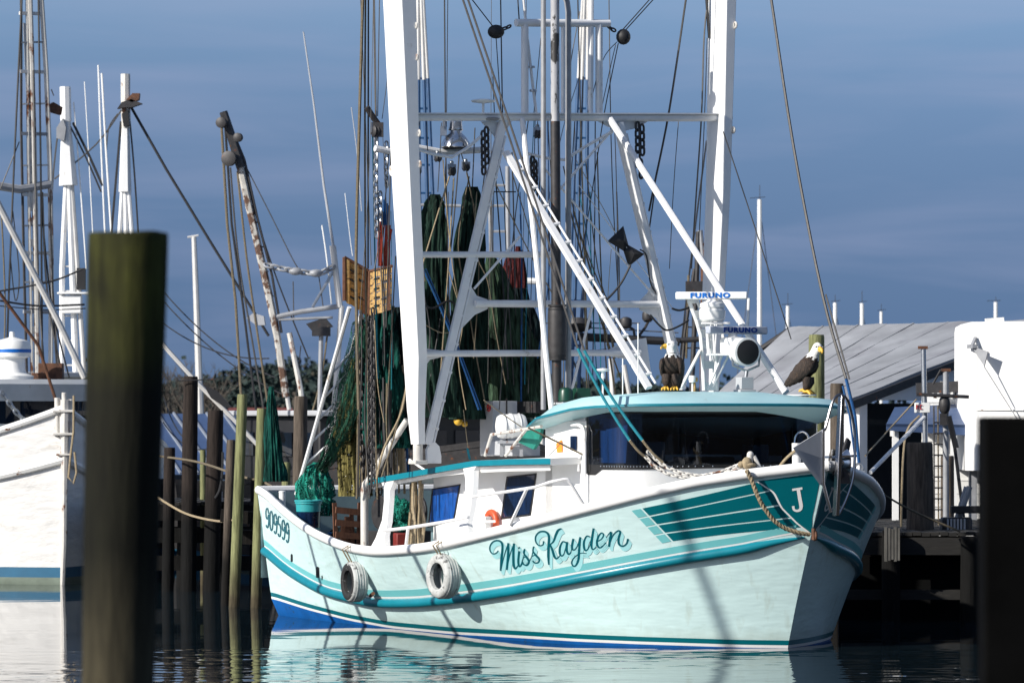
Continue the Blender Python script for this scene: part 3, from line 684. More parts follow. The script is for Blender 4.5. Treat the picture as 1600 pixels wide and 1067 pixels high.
def skylight_blocker():
    # added unseen shed past the right edge, keeps skylight off dock and port bow
    r = thing('boat_shed', 'long dark timber boat shed just outside the right edge of the picture', 'shed', V((10.5, 42, 0)))
    w = MB(); w.box((8.9, 41, 2.4), (.2, 38, 5.6)); w.box((13.0, 41, 2.4), (.2, 38, 5.6)); w.box((10.95, 60.1, 2.4), (3.9, .2, 5.6)); w.build('wall', M['dock_wood'], r)
    f = MB(); f.slab([V((8.5, 21.5, 5.2)), V((8.5, 60.5, 5.2)), V((11, 60.5, 6.6)), V((11, 21.5, 6.6))], V((0, 0, .1))); f.slab([V((11, 21.5, 6.6)), V((11, 60.5, 6.6)), V((13.5, 60.5, 5.2)), V((13.5, 21.5, 5.2))], V((0, 0, .1))); f.build('roof', M['dark_steel'], r)
    d = MB()
    for i in range(12): d.box((8.78, 23 + i * 3.2, 2.2), (.06, .18, 5.2))
    d.build('batten', M['pile_dark'], r)
skylight_blocker()

# ================================================================ HULLS
class Hull:
    """stem at S (waterline); u aft, v to starboard (photo left), z up"""
    def __init__(s, S, aft, L, B, Bwl, Btr, Btrw, zsh, zrail=None, rake=1.0, raket=.17, full=.32, ex=(2.35, 1.0), exw=(3.2, 1.0), fullw=.36, keel=-.7, stem_h=2.6):
        s.S = V((S[0], S[1], 0)); s.a = V((aft[0], aft[1], 0)).normalized(); s.s = V((-s.a.y, s.a.x, 0)); s.L = L; s.B = B; s.Bwl = Bwl; s.Btr = Btr; s.Btrw = Btrw
        s.zsh_f = zsh; s.zrail_f = zrail; s.rake = rake; s.raket = raket; s.full = full; s.ex = ex; s.exw = exw; s.fullw = fullw; s.keel = keel; s.stem_h = stem_h; s.c = {}
    def P(s, u, v, z): return s.S + s.a * u + s.s * v + V((0, 0, z))
    def half(s, t, B, Bt, full, ex):
        if t < full: return B * (1 - (1 - t / full) ** ex[0]) ** ex[1]
        k = (t - full) / (1 - full); return B + (Bt - B) * k ** 1.8
    def zsh(s, t):
        k = ('s', round(t, 5))
        if k not in s.c: s.c[k] = s.zsh_f(s, t)
        return s.c[k]
    def zrail(s, t):
        k = ('r', round(t, 5))
        if k not in s.c: s.c[k] = s.zrail_f(s, t)
        return s.c[k]
    def uv(s, t, z, zs=None):
        zs = zs or s.stem_h
        bs = s.half(t, s.B, s.Btr, s.full, s.ex); bw = s.half(t, s.Bwl, s.Btrw, s.fullw, s.exw)
        if z >= 0: b = bw + (bs - bw) * (z / zs) ** .9 if z > 0 else bw
        else: b = bw * max(0.12, 1 - (z / s.keel) ** 2 * .55)
        u0 = -s.rake * (z / s.stem_h) ** 1.1 if z > 0 else -z * .35
        u1 = s.L + s.raket * z
        return u0 + (u1 - u0) * t, b
    def pt(s, t, z, side=1, off=0):
        u, b = s.uv(t, z, s.zsh(t)); p = s.P(u, b * side, z)
        if off: p = p + s.nrm(t, z, side) * off
        return p
    def nrm(s, t, z, side=1):
        e = .004; t0, t1 = max(0, t - e), min(1, t + e)
        d1 = s.pt(t1, z, side) - s.pt(t0, z, side); d2 = s.pt(t, z + .02, side) - s.pt(t, z - .02, side)
        n = d1.cross(d2); n.normalize()
        if n.dot(s.s * side - s.a * .3) < 0: n = -n
        return n
    def from_px(s, px, py):
        """photo pixel -> (t, z) on the starboard side"""
        lo, hi = 0.0, 1.0; z = 1
        def f(t):
            z = 1.0
            for _ in range(5):
                p = s.pt(t, min(z, s.zsh(t))); z = EYE - (py - HOR) / FPX * p.y
            p = s.pt(t, z); return pix(p)[0], z
        for _ in range(22):
            m = (lo + hi) / 2; x, z = f(m)
            if x > px: lo = m
            else: hi = m
        return (lo + hi) / 2, z
def ts(n, p=1.7): return [(i / n) ** p for i in range(n + 1)]

# ---- the main boat: sheer, rub rail and boot stripe read along the near side
SHEER = [(408, 766), (415, 776), (444, 803), (476, 828), (507, 845), (539, 857), (571, 863), (600, 865), (660, 860), (696, 853), (750, 840), (810, 825), (915, 798), (1005, 775), (1084, 757), (1162, 745), (1240, 736), (1285, 731)]
RAIL = [(405, 853), (412, 857), (445, 887), (478, 908), (510, 924), (543, 932), (575, 940), (608, 942), (656, 941), (705, 936), (740, 932), (800, 923), (870, 910), (1000, 885), (1065, 873), (1160, 858), (1209, 847), (1262, 838), (1285, 834)]
BOOT = [(420, 926), (426, 928), (478, 945), (543, 962), (608, 974), (705, 983), (800, 988), (903, 994), (1000, 998), (1160, 1003), (1240, 1004)]
def row_z(tab):
    def f(h, t):
        z = 1.6
        for _ in range(7):
            u, b = h.uv(t, z, max(z, 1.3) if tab is SHEER else h.zsh(t)); p = h.P(u, b, z)
            z = EYE - (smooth_interp(tab, pix(p)[0]) - HOR) / FPX * p.y
        return z
    return f
stem_D = EYE * FPX / (1012 - HOR); stern_D = EYE * FPX / (961 - HOR)
stem = V(((1231 - 800) / FPX * stem_D, stem_D, 0)); stc = V(((428 - 800) / FPX * stern_D, stern_D, 0))
BTW = 2.0; dv = stc - stem; LB = math.sqrt(dv.length ** 2 - BTW ** 2); ang = math.atan2(dv.y, dv.x) - math.atan2(BTW, LB)
H = Hull(stem, (math.cos(ang), math.sin(ang)), LB, 3.25, 2.4, 2.13, BTW, row_z(SHEER), row_z(RAIL))
zboot = row_z(BOOT)
BP = H.P
def BPv(px, py, v):
    X = (px - 800) / FPX; a, s, S = H.a, H.s, H.S
    u = (X * (S.y + v * s.y) - S.x - v * s.x) / (a.x - X * a.y); p = S + a * u + s * v
    return V((p.x, p.y, EYE - (py - HOR) / FPX * p.y))
def BPu(px, py, u):
    X = (px - 800) / FPX; a, s, S = H.a, H.s, H.S
    v = (X * (S.y + u * a.y) - S.x - u * a.x) / (s.x - X * s.y); p = S + a * u + s * v
    return V((p.x, p.y, EYE - (py - HOR) / FPX * p.y))
def uof(p): return (p - H.S).dot(H.a)
def vof(p): return (p - H.S).dot(H.s)

boat = thing('fishing_boat', 'pale mint and teal shrimp boat with white rigging, largest boat in the middle', 'fishing boat', BP(LB / 2, 0, 0))
TS = ts(110)
def hull_main():
    mb = MB(); LV = ['k', 'b0', 'b1', 'b2', 'b3', 'm1', 'm2', 'm3', 'r', 's1', 's2', 's3', 's4', 'sh']
    for side in (1, -1):
        cols = []
        for t in TS:
            zs = H.zsh(t); zr = H.zrail(t); zb = zboot(H, t)
            z = [H.keel, -.3, zb - .075, zb - .035, zb + .035, zb + .035 + (zr - zb) * .3, zb + (zr - zb) * .55, zb + (zr - zb) * .8, zr]
            z += [zr + (zs - zr) * k for k in (.2, .4, .6, .8, 1)]
            cols.append([H.pt(t, q, side) for q in z])
        mis = [1, 1, 2, 3, 0, 0, 0, 0, 0, 0, 0, 0, 0]
        mb.grid(cols, lambda i, j: mis[j])
        # transom half
        c = cols[-1]; mb.grid([c, [BP(uof(p), 0, p.z) for p in c]], lambda i, j: mis[j])
    o = mb.build('hull', [M['hull_mint'], M['antifoul'], M['white'], M['teal']], boat, weld=True, angle=45)
    # rub rail: half round guard that fades out at the stem
    rr = MB()
    for side in (1, -1):
        tt = [t for t in TS if t > .003]
        rr.tube([H.pt(t, H.zrail(t), side, .01) for t in tt], [.012 + .063 * min(1, (t - .003) / .03) for t in tt], 10)
    rr.tube([H.pt(1, H.zrail(1), 1, .01), H.pt(1, H.zrail(1), -1, .01)], .075, 8)
    rr.build('rub_rail', M['teal_rail'], o)
    cap = MB()
    for side in (1, -1):
        cap.tube([H.pt(t, H.zsh(t) + .035, side) - H.s * side * .02 for t in TS], .075, 10, flat=.85)
    cap.tube([H.pt(1, H.zsh(1) + .035, 1), H.pt(1, H.zsh(1) + .035, -1)], .07, 8)
    cap.build('gunwale', M['white'], o)
    # painted stripe above the guard
    st = MB()
    for side in (1, -1):
        rows = [[H.pt(t, H.zrail(t) + k, side, .004) for t in TS if t > .009] for k in (.10, .15, .20)]
        st.grid(rows)
    st.build('painted_stripe', M['teal_light'], o)
    st = MB()
    for side in (1, -1):
        st.grid([[H.pt(t, H.zrail(t) + k, side, .0035) for t in TS if t > .009] for k in (.072, .098)])
    st.build('pinstripe', M['white'], o)
    return o
hull = hull_main()

# ---- painted panel, initial, name and number (traced where they stand on the hull surface)
def on_hull(px, py, off, side=1):
    t, z = H.from_px(px, py); return H.pt(t, z, side, off)
def patch(mb, edge_a, edge_b, off, n=28, m=3, mirror=False, mi=0):
    """quad patch between two pixel polylines"""
    A = resample2(edge_a, n); Bq = resample2(edge_b, n)
    tz = [[H.from_px(a[0] + (b[0] - a[0]) * j / m, a[1] + (b[1] - a[1]) * j / m) for j in range(m + 1)] for a, b in zip(A, Bq)]
    mb.grid([[H.pt(t, z, 1, off) for t, z in r] for r in tz], mi)
    if mirror: mb.grid([[H.pt(t, z, -1, off) for t, z in r] for r in tz], mi)
def resample2(pl, n):
    P = [V((x, y, 0)) for x, y in pl]; L = [0]
    for a, b in zip(P, P[1:]): L.append(L[-1] + (b - a).length)
    out = []
    for i in range(n + 1):
        d = L[-1] * i / n; k = 0
        while k < len(L) - 2 and L[k + 1] < d: k += 1
        q = P[k].lerp(P[k + 1], (d - L[k]) / max(1e-9, L[k + 1] - L[k])); out.append((q.x, q.y))
    return out
def bow_panel():
    d = MB(); pin = MB()
    # top and bottom edges of the dark panel follow the sheer
    def edge(k):        # k 0 top .. 1 bottom ; from slanted left end to the S-curve
        xl = 1003 + 50 * k; yl = 793 + 53 * k
        scx = [(1180, 747), (1208, 768), (1219, 792), (1245, 818), (1262, 830)]
        q = resample2(scx, 40)[int(round(min(k * .98, 1) * 36)) + 2]
        return [(xl, yl), ((xl + q[0]) / 2 - 8, (yl + q[1]) / 2 + 3 - 4 * k), q]
    for i in range(4):
        k0, k1 = i * .25 + .015, i * .25 + .225
        patch(d, cat_rom(edge(k0), 6), cat_rom(edge(k1), 6), .004, mirror=True)
        a = edge(k0)[0]; b = edge(k1)[0]
        lt = MB(); patch(lt, [(a[0] - 17, a[1] + 3.5), (a[0] - 3, a[1] + .6)], [(b[0] - 17, b[1] + 3.5), (b[0] - 3, b[1] + .6)], .004, n=4, m=3, mirror=True); lt.build('painted_square', M['teal_light'], hull)
    # solid part round the stem
    sc = [(1184, 751), (1211, 769), (1222, 792), (1247, 817), (1268, 833)]
    patch(d, resample2(sc, 20), resample2([(1283, 738), (1279, 760), (1274, 785), (1269, 808), (1268.5, 834)], 20), .005, n=20, m=16, mirror=True)
    patch(pin, resample2([(x - 3, y + .6) for x, y in sc], 20), resample2(sc, 20), .0065, n=24, m=1, mirror=True)
    d.build('painted_panel', M['teal'], hull); pin.build('painted_curve', M['white'], hull)
    j = MB()
    def poly(pts, mirror=True):
        tz = [H.from_px(x, y) for x, y in pts]; n = len(pts)
        j.add([H.pt(t, z, 1, .009) for t, z in tz], [tuple(range(n))])
        if mirror: j.add([H.pt(t, z, -1, .009) for t, z in tz], [tuple(range(n))])
    poly([(1237.5, 763), (1253.5, 760.5), (1253.8, 764), (1238, 766.5)])
    stroke(j, [(1247, 762), (1249.5, 778), (1251.5, 789), (1250.5, 795), (1245.5, 797.5), (1240.5, 795.5), (1239.3, 790)], [5.2, 5.6, 5.6, 4.6, 3.6, 3.6, 4.2], .009, mirror=True)
    j.build('painted_initial', M['white'], hull)
def stroke(mb, pts, wd, off, mirror=False, k=5):
    if not isinstance(wd, (list, tuple)): wd = [wd] * len(pts)
    P = cat_rom([(x, y, w) for (x, y), w in zip(pts, wd)], k); L = []; Rr = []
    for i, (x, y, w_) in enumerate(P):
        a = P[max(0, i - 1)]; b = P[min(len(P) - 1, i + 1)]; dx, dy = b[0] - a[0], b[1] - a[1]; l = math.hypot(dx, dy) or 1
        nx, ny = -dy / l * w_ / 2, dx / l * w_ / 2; L.append((x + nx, y + ny)); Rr.append((x - nx, y - ny))
    tz = [(H.from_px(*a), H.from_px(*b)) for a, b in zip(L, Rr)]
    for side in ((1, -1) if mirror else (1,)):
        mb.grid([[H.pt(a[0], a[1], side, off), H.pt(b[0], b[1], side, off)] for a, b in tz])
NAME = [  # crop coordinates, 6.4 per photo pixel from (750, 800)
    ([(185, 380), (165, 405), (130, 412), (103, 380), (105, 330), (140, 288), (190, 281), (222, 308), (226, 370), (216, 470), (208, 582)], [9, 12, 12, 12, 13, 15, 17, 20, 22, 24, 16]),
    ([(212, 570), (245, 430), (285, 308)], [8, 9, 12]), ([(285, 305), (284, 420), (270, 572)], [20, 24, 20]), ([(272, 560), (300, 430), (342, 312)], [8, 9, 12]),
    ([(342, 308), (336, 420), (340, 525), (358, 560), (388, 520)], [20, 24, 24, 17, 9]),
    ([(396, 385), (386, 470), (390, 525), (406, 537), (432, 498)], [20, 22, 20, 14, 8]), ([(390, 345), (397, 358)], [20, 20]),
    ([(405, 537), (438, 445), (449, 362)], [8, 8, 13]), ([(449, 365), (440, 405), (470, 448), (492, 490), (470, 526), (436, 514), (428, 494)], [16, 15, 19, 19, 16, 14, 15]), ([(430, 452), (468, 442)], [9, 9]),
    ([(485, 505), (520, 435), (540, 338)], [8, 8, 13]), ([(540, 340), (532, 385), (562, 428), (595, 468), (582, 500), (548, 502), (530, 482)], [16, 15, 19, 19, 16, 14, 15]), ([(522, 436), (556, 424)], [9, 9]),
    ([(638, 285), (630, 322), (592, 328), (560, 292), (560, 235), (602, 192), (660, 194), (690, 235), (688, 320), (685, 430), (690, 522)], [13, 12, 12, 13, 14, 16, 19, 22, 24, 24, 14]),
    ([(818, 160), (782, 178), (757, 230), (735, 290), (693, 326)], [10, 22, 22, 16, 9]), ([(700, 315), (724, 370), (744, 435), (768, 460), (802, 428)], [14, 22, 22, 15, 8]),
    ([(862, 300), (828, 292), (802, 345), (800, 410), (824, 432), (850, 392), (868, 300)], [14, 14, 20, 20, 14, 9, 10]), ([(872, 292), (868, 370), (884, 414), (906, 402), (918, 365)], [20, 22, 18, 10, 8]),
    ([(935, 262), (921, 330), (926, 368), (950, 370), (980, 322), (1000, 250)], [20, 22, 17, 12, 9, 14]), ([(1003, 245), (992, 380), (986, 468), (962, 525), (936, 536), (918, 500), (942, 450), (990, 414), (1030, 404), (1068, 410)], [20, 22, 22, 17, 15, 14, 10, 8, 8, 7]),
    ([(1100, 243), (1066, 238), (1040, 298), (1046, 366), (1070, 376), (1100, 322), (1118, 240)], [13, 14, 20, 20, 14, 9, 10]), ([(1137, 158), (1121, 260), (1116, 338), (1132, 370), (1164, 342)], [20, 23, 20, 13, 8]),
    ([(1168, 292), (1214, 266), (1236, 226), (1216, 204), (1186, 238), (1170, 300), (1186, 346), (1216, 346), (1258, 300)], [9, 11, 14, 13, 18, 21, 18, 12, 8]),
    ([(1262, 250), (1290, 212), (1312, 200), (1300, 270), (1290, 342)], [8, 10, 18, 22, 20]), ([(1294, 320), (1330, 230), (1376, 184), (1402, 194), (1386, 260), (1390, 314), (1426, 336), (1466, 310), (1480, 262)], [8, 10, 14, 18, 21, 20, 15, 15, 20])]
def lettering():
    a = MB(); b = MB(); c = MB()
    for i, (pts, wd) in enumerate(NAME):
        pp = [(750 + x / 6.4, 800 + y / 6.4) for x, y in pts]; ww = [x / 6.4 for x in wd]
        stroke(a, pp, ww, .0075 + .0002 * (i % 9))
        for k, sh in enumerate((1.5, 3.0, 4.5)):
            stroke(b, [(x + sh, y + sh * 1.5) for x, y in pp], [x + .6 for x in ww], .004 + .0001 * ((i * 3 + k) % 17))
    b.build('name_shading', M['name_shade'], hull); a.build('name_lettering', M['name_teal'], hull)
    # registration number near the stern: upright condensed digits
    D9 = [[(.9, .25), (.6, .02), (.2, .1), (.05, .32), (.25, .55), (.65, .52), (.92, .28), (.95, .6), (.75, .92), (.4, 1.0), (.12, .9)]]
    D0 = [[(.5, 0), (.12, .18), (.05, .5), (.15, .85), (.5, 1), (.85, .82), (.95, .5), (.85, .15), (.5, 0)]]
    D5 = [[(.9, .0), (.22, .02), (.15, .42), (.55, .36), (.92, .6), (.75, .93), (.35, 1.0), (.05, .88)]]
    for i, dg in enumerate((D9, D0, D9, D5, D9, D9)):
        x0 = 415.5 + i * 6.3; x1 = x0 + 5.0; y0 = 793 + i * 4.6; 
        for ln in dg:
            stroke(c, [(x0 + (x1 - x0) * x, y0 + y * 31 + (x - .5) * 3.2) for x, y in ln], 1.9, .006 + .0003 * (i % 2), k=4)
    c.build('registration_number', M['name_teal'], hull)
    for x, y, w_, h_ in ((456, 871, 3, 13), (496.5, 893.5, 5, 18), (503.5, 902, 1.6, 8), (537.5, 917, 2, 4)):
        f = MB()
        pts = [(x - w_ / 2, y - h_ / 2 + 1.5), (x, y - h_ / 2), (x + w_ / 2, y - h_ / 2 + 1.5), (x + w_ / 2, y + h_ / 2 - 1), (x, y + h_ / 2), (x - w_ / 2, y + h_ / 2 - 1)]
        tz = [H.from_px(*p) for p in pts]; f.add([H.pt(t, z, 1, .006) for t, z in tz], [tuple(range(6))]); f.build('scupper', M['black'], hull)
bow_panel(); lettering()

# ---- decks and bulwarks
def sheer_t(u):
    lo, hi = 0, 1
    for _ in range(24):
        m = (lo + hi) / 2
        if H.uv(m, H.zsh(m), H.zsh(m))[0] < u: lo = m
        else: hi = m
    return lo
def bsh(u): t = sheer_t(u); return H.uv(t, H.zsh(t), H.zsh(t))[1]
def zsh_u(u): return H.zsh(sheer_t(u))
def decks():
    mb = MB(); tt = [t for t in TS if t > .22]
    ZD = .62
    for side in (1, -1):
        mb.grid([[H.pt(t, H.zsh(t), side) - H.s * side * .13, H.pt(t, max(ZD, .3), side) - H.s * side * .13] for t in tt])
    q = [H.pt(1, H.zsh(1), s_) - H.a * .12 for s_ in (1, -1)]; mb.grid([[p, V((p.x, p.y, ZD))] for p in q])
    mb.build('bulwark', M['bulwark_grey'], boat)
    d = MB(); d.grid([[H.pt(t, ZD, s_) - H.s * s_ * .1 for s_ in (1, -1)] for t in tt]); d.build('aft_deck', M['deck_grey'], boat)
    # foredeck: cambered, level with the gunwale
    f = MB(); t0 = [t for t in TS if t < .62]; rows = []
    for t in t0:
        u, b = H.uv(t, H.zsh(t), H.zsh(t)); rows.append([BP(u + (.0 if abs(k) < 1 else 0), b * k * .98, H.zsh(t) - .05 + .10 * (1 - k * k) * min(1, b)) for k in (-1, -.75, -.5, -.25, 0, .25, .5, .75, 1)])
    f.grid(rows); f.build('foredeck', M['white'], boat)
decks()

# ---- wheelhouse and deckhouse
UW0, UW1, VH = 2.35, 3.75, 1.78
def plan(sc=1.0, front=1.45, corner=1.62, ua=3.8, n=14):
    """wheelhouse outline: starboard aft -> round the front -> port aft"""
    p = [(ua, VH * sc)]
    for i in range(2 * n + 1):
        a = -math.pi / 2 + math.pi * i / (2 * n); e = .55
        cv = math.copysign(abs(math.sin(a)) ** e, math.sin(a)); cu = abs(math.cos(a)) ** e
        p.append((UW0 - (UW0 - front) * cu, -VH * sc * cv))
    p.append((ua, -VH * sc)); return p
def house():
    wl = MB(); P_ = plan()
    zt = 3.30
    zb_, zh_ = 2.58, 3.30
    P_ = [P_[0], (UW0 + .19, VH)] + P_[1:-1] + [(UW0 + .19, -VH), P_[-1]]
    wl.grid([[BP(u, v, zsh_u(max(u, -.5)) - .1) for u, v in P_], [BP(u, v, zb_) for u, v in P_]])
    for q in (P_[:2], P_[-2:]): wl.grid([[BP(u, v, zb_) for u, v in q], [BP(u, v, zt) for u, v in q]])
    inn = MB(); ip = plan(.97, 1.5, ua=3.6)
    inn.grid([[BP(3.55, VH * .97, 1.9), BP(3.55, -VH * .97, 1.9)], [BP(3.55, VH * .97, 3.3), BP(3.55, -VH * .97, 3.3)]]); inn.add([BP(u, v, 2.45) for u, v in ip], [tuple(range(len(ip)))]); inn.add([BP(u, v, 3.36) for u, v in ip], [tuple(range(len(ip)))])
    for s_ in (1, -1): inn.grid([[BP(3.55, VH * .975 * s_, 2.4), BP(2.5, VH * .975 * s_, 2.4)], [BP(3.55, VH * .975 * s_, 3.34), BP(2.5, VH * .975 * s_, 3.34)]])
    wl.grid([[BP(3.8, VH, .6), BP(3.8, -VH, .6)], [BP(3.8, VH, zt), BP(3.8, -VH, zt)]])
    # lower house running aft under the canopy
    for s_ in (1, -1):
        rows = [[BP(u, VH * s_, .6), BP(u, VH * s_, 1.5), BP(u, VH * s_, max(1.6, 2.66 - .075 * (u - 3.7)))] for u in (3.6, 4.5, 5.5, 6.5, 7.25)]; wl.grid(rows)
    wl.grid([[BP(7.25, VH, .6), BP(7.25, -VH, .6)], [BP(7.25, VH, 2.45), BP(7.25, -VH, 2.45)]])
    ho = wl.build('wheelhouse', M['white'], boat, angle=50)
    io = inn.build('cabin_lining', M['cabin_dark'], ho)
    for px, py, u, sx, sy, sz, m_ in ((1016, 712, 2.5, .30, .36, .42, 'cabin_mid'), (965, 716, 2.7, .5, .3, .22, 'cabin_mid'), (1100, 722, 2.3, .9, .3, .16, 'black'), (1050, 706, 3.2, .34, .3, .55, 'black'), (1180, 712, 2.6, .3, .3, .34, 'cabin_mid')):
        q = MB(); q.box(BPu(px, py, u), (sx, sy, sz), rz=ang + math.pi / 2); q.build('console', M[m_], io, bevel=.02)
    q = MB(); q.slab([BPv(*k, VH * .9) for k in ((938, 652), (984, 648), (978, 733), (936, 736))], H.s * .01); q.build('curtain', M['curtain_blue'], io)  # added blue panel stands in for the blue reflection in this pane
    # wrap-round front glass in a black gasket, proud of the wall
    def strip(off, a0, a1, name, m, px_l=None, n=60):
        u0, v0 = 2.42, 1.0
        full = plan(1 + off / VH, 1.45 - off, n=30)[1:-1]; full = [(UW0 + .22, VH + off)] + full + [(UW0 + .22, -VH - off)]
        rows = []
        for i, (u, v) in enumerate(full):
            k = i / (len(full) - 1); zb = a0 + (-.10 if k < .03 else -.02 * math.cos(k * math.pi)); zt_ = a1
            rows.append([BP(u, v, zb + (zt_ - zb) * j / 3) for j in range(4)])
        mb = MB(); mb.grid(rows); return mb
    g = strip(.012, 2.545, 2.625, 'g', None); g2 = strip(.012, 3.285, 3.37, 'g', None); g.v, g.f, g.m = g.v + g2.v, g.f + [[i + len(g.v) for i in f] for f in g2.f], g.m + g2.m
    for s_ in (1, -1): g.slab([BP(UW0 + u_, (VH + .012) * s_, z_) for u_, z_ in ((.235, 2.46), (.12, 2.5), (.14, 3.36), (.235, 3.36))], H.s * (.006 * s_))
    fr = g.build('window_frame', M['rubber'], ho, angle=60)
    g2 = MB(); full = [(UW0 + .17, VH + .02)] + plan(1 + .02 / VH, 1.43, n=30)[1:-1] + [(UW0 + .17, -VH - .02)]
    g2.grid([[BP(u, v, 2.60 + .0), BP(u, v, 2.95), BP(u, v, 3.33)] for u, v in full]); g2.build('windshield', M['see_glass'], ho, angle=60)
    bo = MB()
    for i in range(2, len(full) - 2, 1): bo.ball(BP(full[i][0], full[i][1] * 1.002, 2.578), .012, 6)
    bo.build('frame_bolt', M['stainless'], ho)
    # side door outline, small door window, tall grab rail, stickers
    VD = VH + .012
    dw = MB(); dw.slab([BPv(*q, VD) for q in ((892, 681), (901.5, 681), (901.5, 703), (892, 703))], H.s * .012); dw.build('door_window', M['navy_glass'], ho)
    st = MB(); st.slab([BPv(*q, VD) for q in ((869, 693), (873, 690), (877.5, 687), (878.5, 690), (879, 706), (870.5, 707))], H.s * .004); st.build('sticker', M['sticker'], ho)
    gr = MB(); gr.tube([BPv(*q, VD + .06) for q in ((893, 663), (903, 663), (910, 667), (913, 676), (913.5, 700), (913.5, 750), (913.5, 790))], .028, 8)
    gr.tube([BPv(905, 709, VD + .03), BPv(905.5, 716, VD + .03)], .02, 6); gr.tube([BPv(903.5, 725, VD + .03), BPv(903.5, 736, VD + .03)], .018, 6)
    gr.build('grab_rail', M['grey_steel'] if False else M['rig_white'], ho)
    pn = MB()
    for a, b in (((876, 657), (915, 657)), ((915, 647), (915, 657))): pn.bar(BPv(*a, VD), BPv(*b, VD), .02, .012)
    pn.build('panel_seam', M['grey_panel'], ho)
    # side windows with curtains
    for q, m_, lb in ((((676, 763), (720, 756), (710, 813), (669, 824)), 'blue_glass', 'bright blue curtained window'), (((792.5, 744), (839, 739), (829.5, 805), (783, 811)), 'navy_glass', 'dark navy curtained window')):
        cx = sum(x for x, y in q) / 4; cy = sum(y for x, y in q) / 4
        f = MB(); f.slab([BPv(x, y, VH + .004) for x, y in q], H.s * .014); fo = f.build('window', M['rubber'], ho, bevel=.004); fo['label'] = lb
        f = MB(); f.slab([BPv(cx + (x - cx) * .90, cy + (y - cy) * .92, VH + .016) for x, y in q], H.s * .008); f.build('pane', M[m_], ho)
house()
def roof():
    """visor roof: crowned top, sloping fascia, teal trim, soffit that falls towards the wall"""
    def ring(uf, ua, hw, n=30, e=.46):
        p = []
        for i in range(n + 1):
            a = -math.pi / 2 + math.pi * i / n
            p.append((ua - .55 - (ua - .55 - uf) * abs(math.cos(a)) ** e, -hw * math.copysign(abs(math.sin(a)) ** .60, math.sin(a))))
        return [(ua, hw * .93)] + p + [(ua, -hw * .93)]
    lo = ring(.72, 3.98, 2.14); up = ring(.98, 3.75, 1.98); tp = ring(1.9, 3.2, 1.0); inn = ring(1.38, 3.80, 1.84)
    def zl(u, v):      # lower trim line: rises forward from the aft corner, droops at the far side
        return interp([(.7, 3.46), (1.2, 3.47), (2.0, 3.46), (2.9, 3.40), (3.6, 3.27), (4.0, 3.16)], u) - (.035 if v > 0 else .14) * (v / 2.1) ** 4 * (1 if v > 0 else 1)
    def zu(u, v): return interp([(.7, 3.52), (1.3, 3.60), (2.0, 3.63), (2.8, 3.58), (3.5, 3.43), (4.0, 3.27)], u) - (.05 if v > 0 else .16) * (v / 2.1) ** 4
    mb = MB()
    R0 = [BP(u, v, zl(u, v)) for u, v in lo]; R1 = [BP(u, v, zu(u, v)) for u, v in up]; R2 = [BP(u, v, zu(u, v) + .03) for u, v in tp]
    R3 = [BP(u, v, zl(u, v) - (.10 if v > -.6 else .10 + .16 * min(1, (-v - .6)))) for u, v in inn]
    mb.grid([R3, R0, R1, R2], closed=True); mb.add(R2, [tuple(range(len(R2)))]); mb.add(R3, [tuple(range(len(R3)))])
    ro = mb.build('wheelhouse_roof', M['roof_teal'], boat, angle=50)
    t = MB(); t.tube(R0, .024, 6, closed=True); t.build('trim', M['teal_rail'], ro)
roof()
CAN = [(570, 750), (600, 744), (640, 737), (690, 728), (740, 719.5), (800, 717), (860, 716)]
VC = 2.30
def can_y(px): return interp(CAN, px)
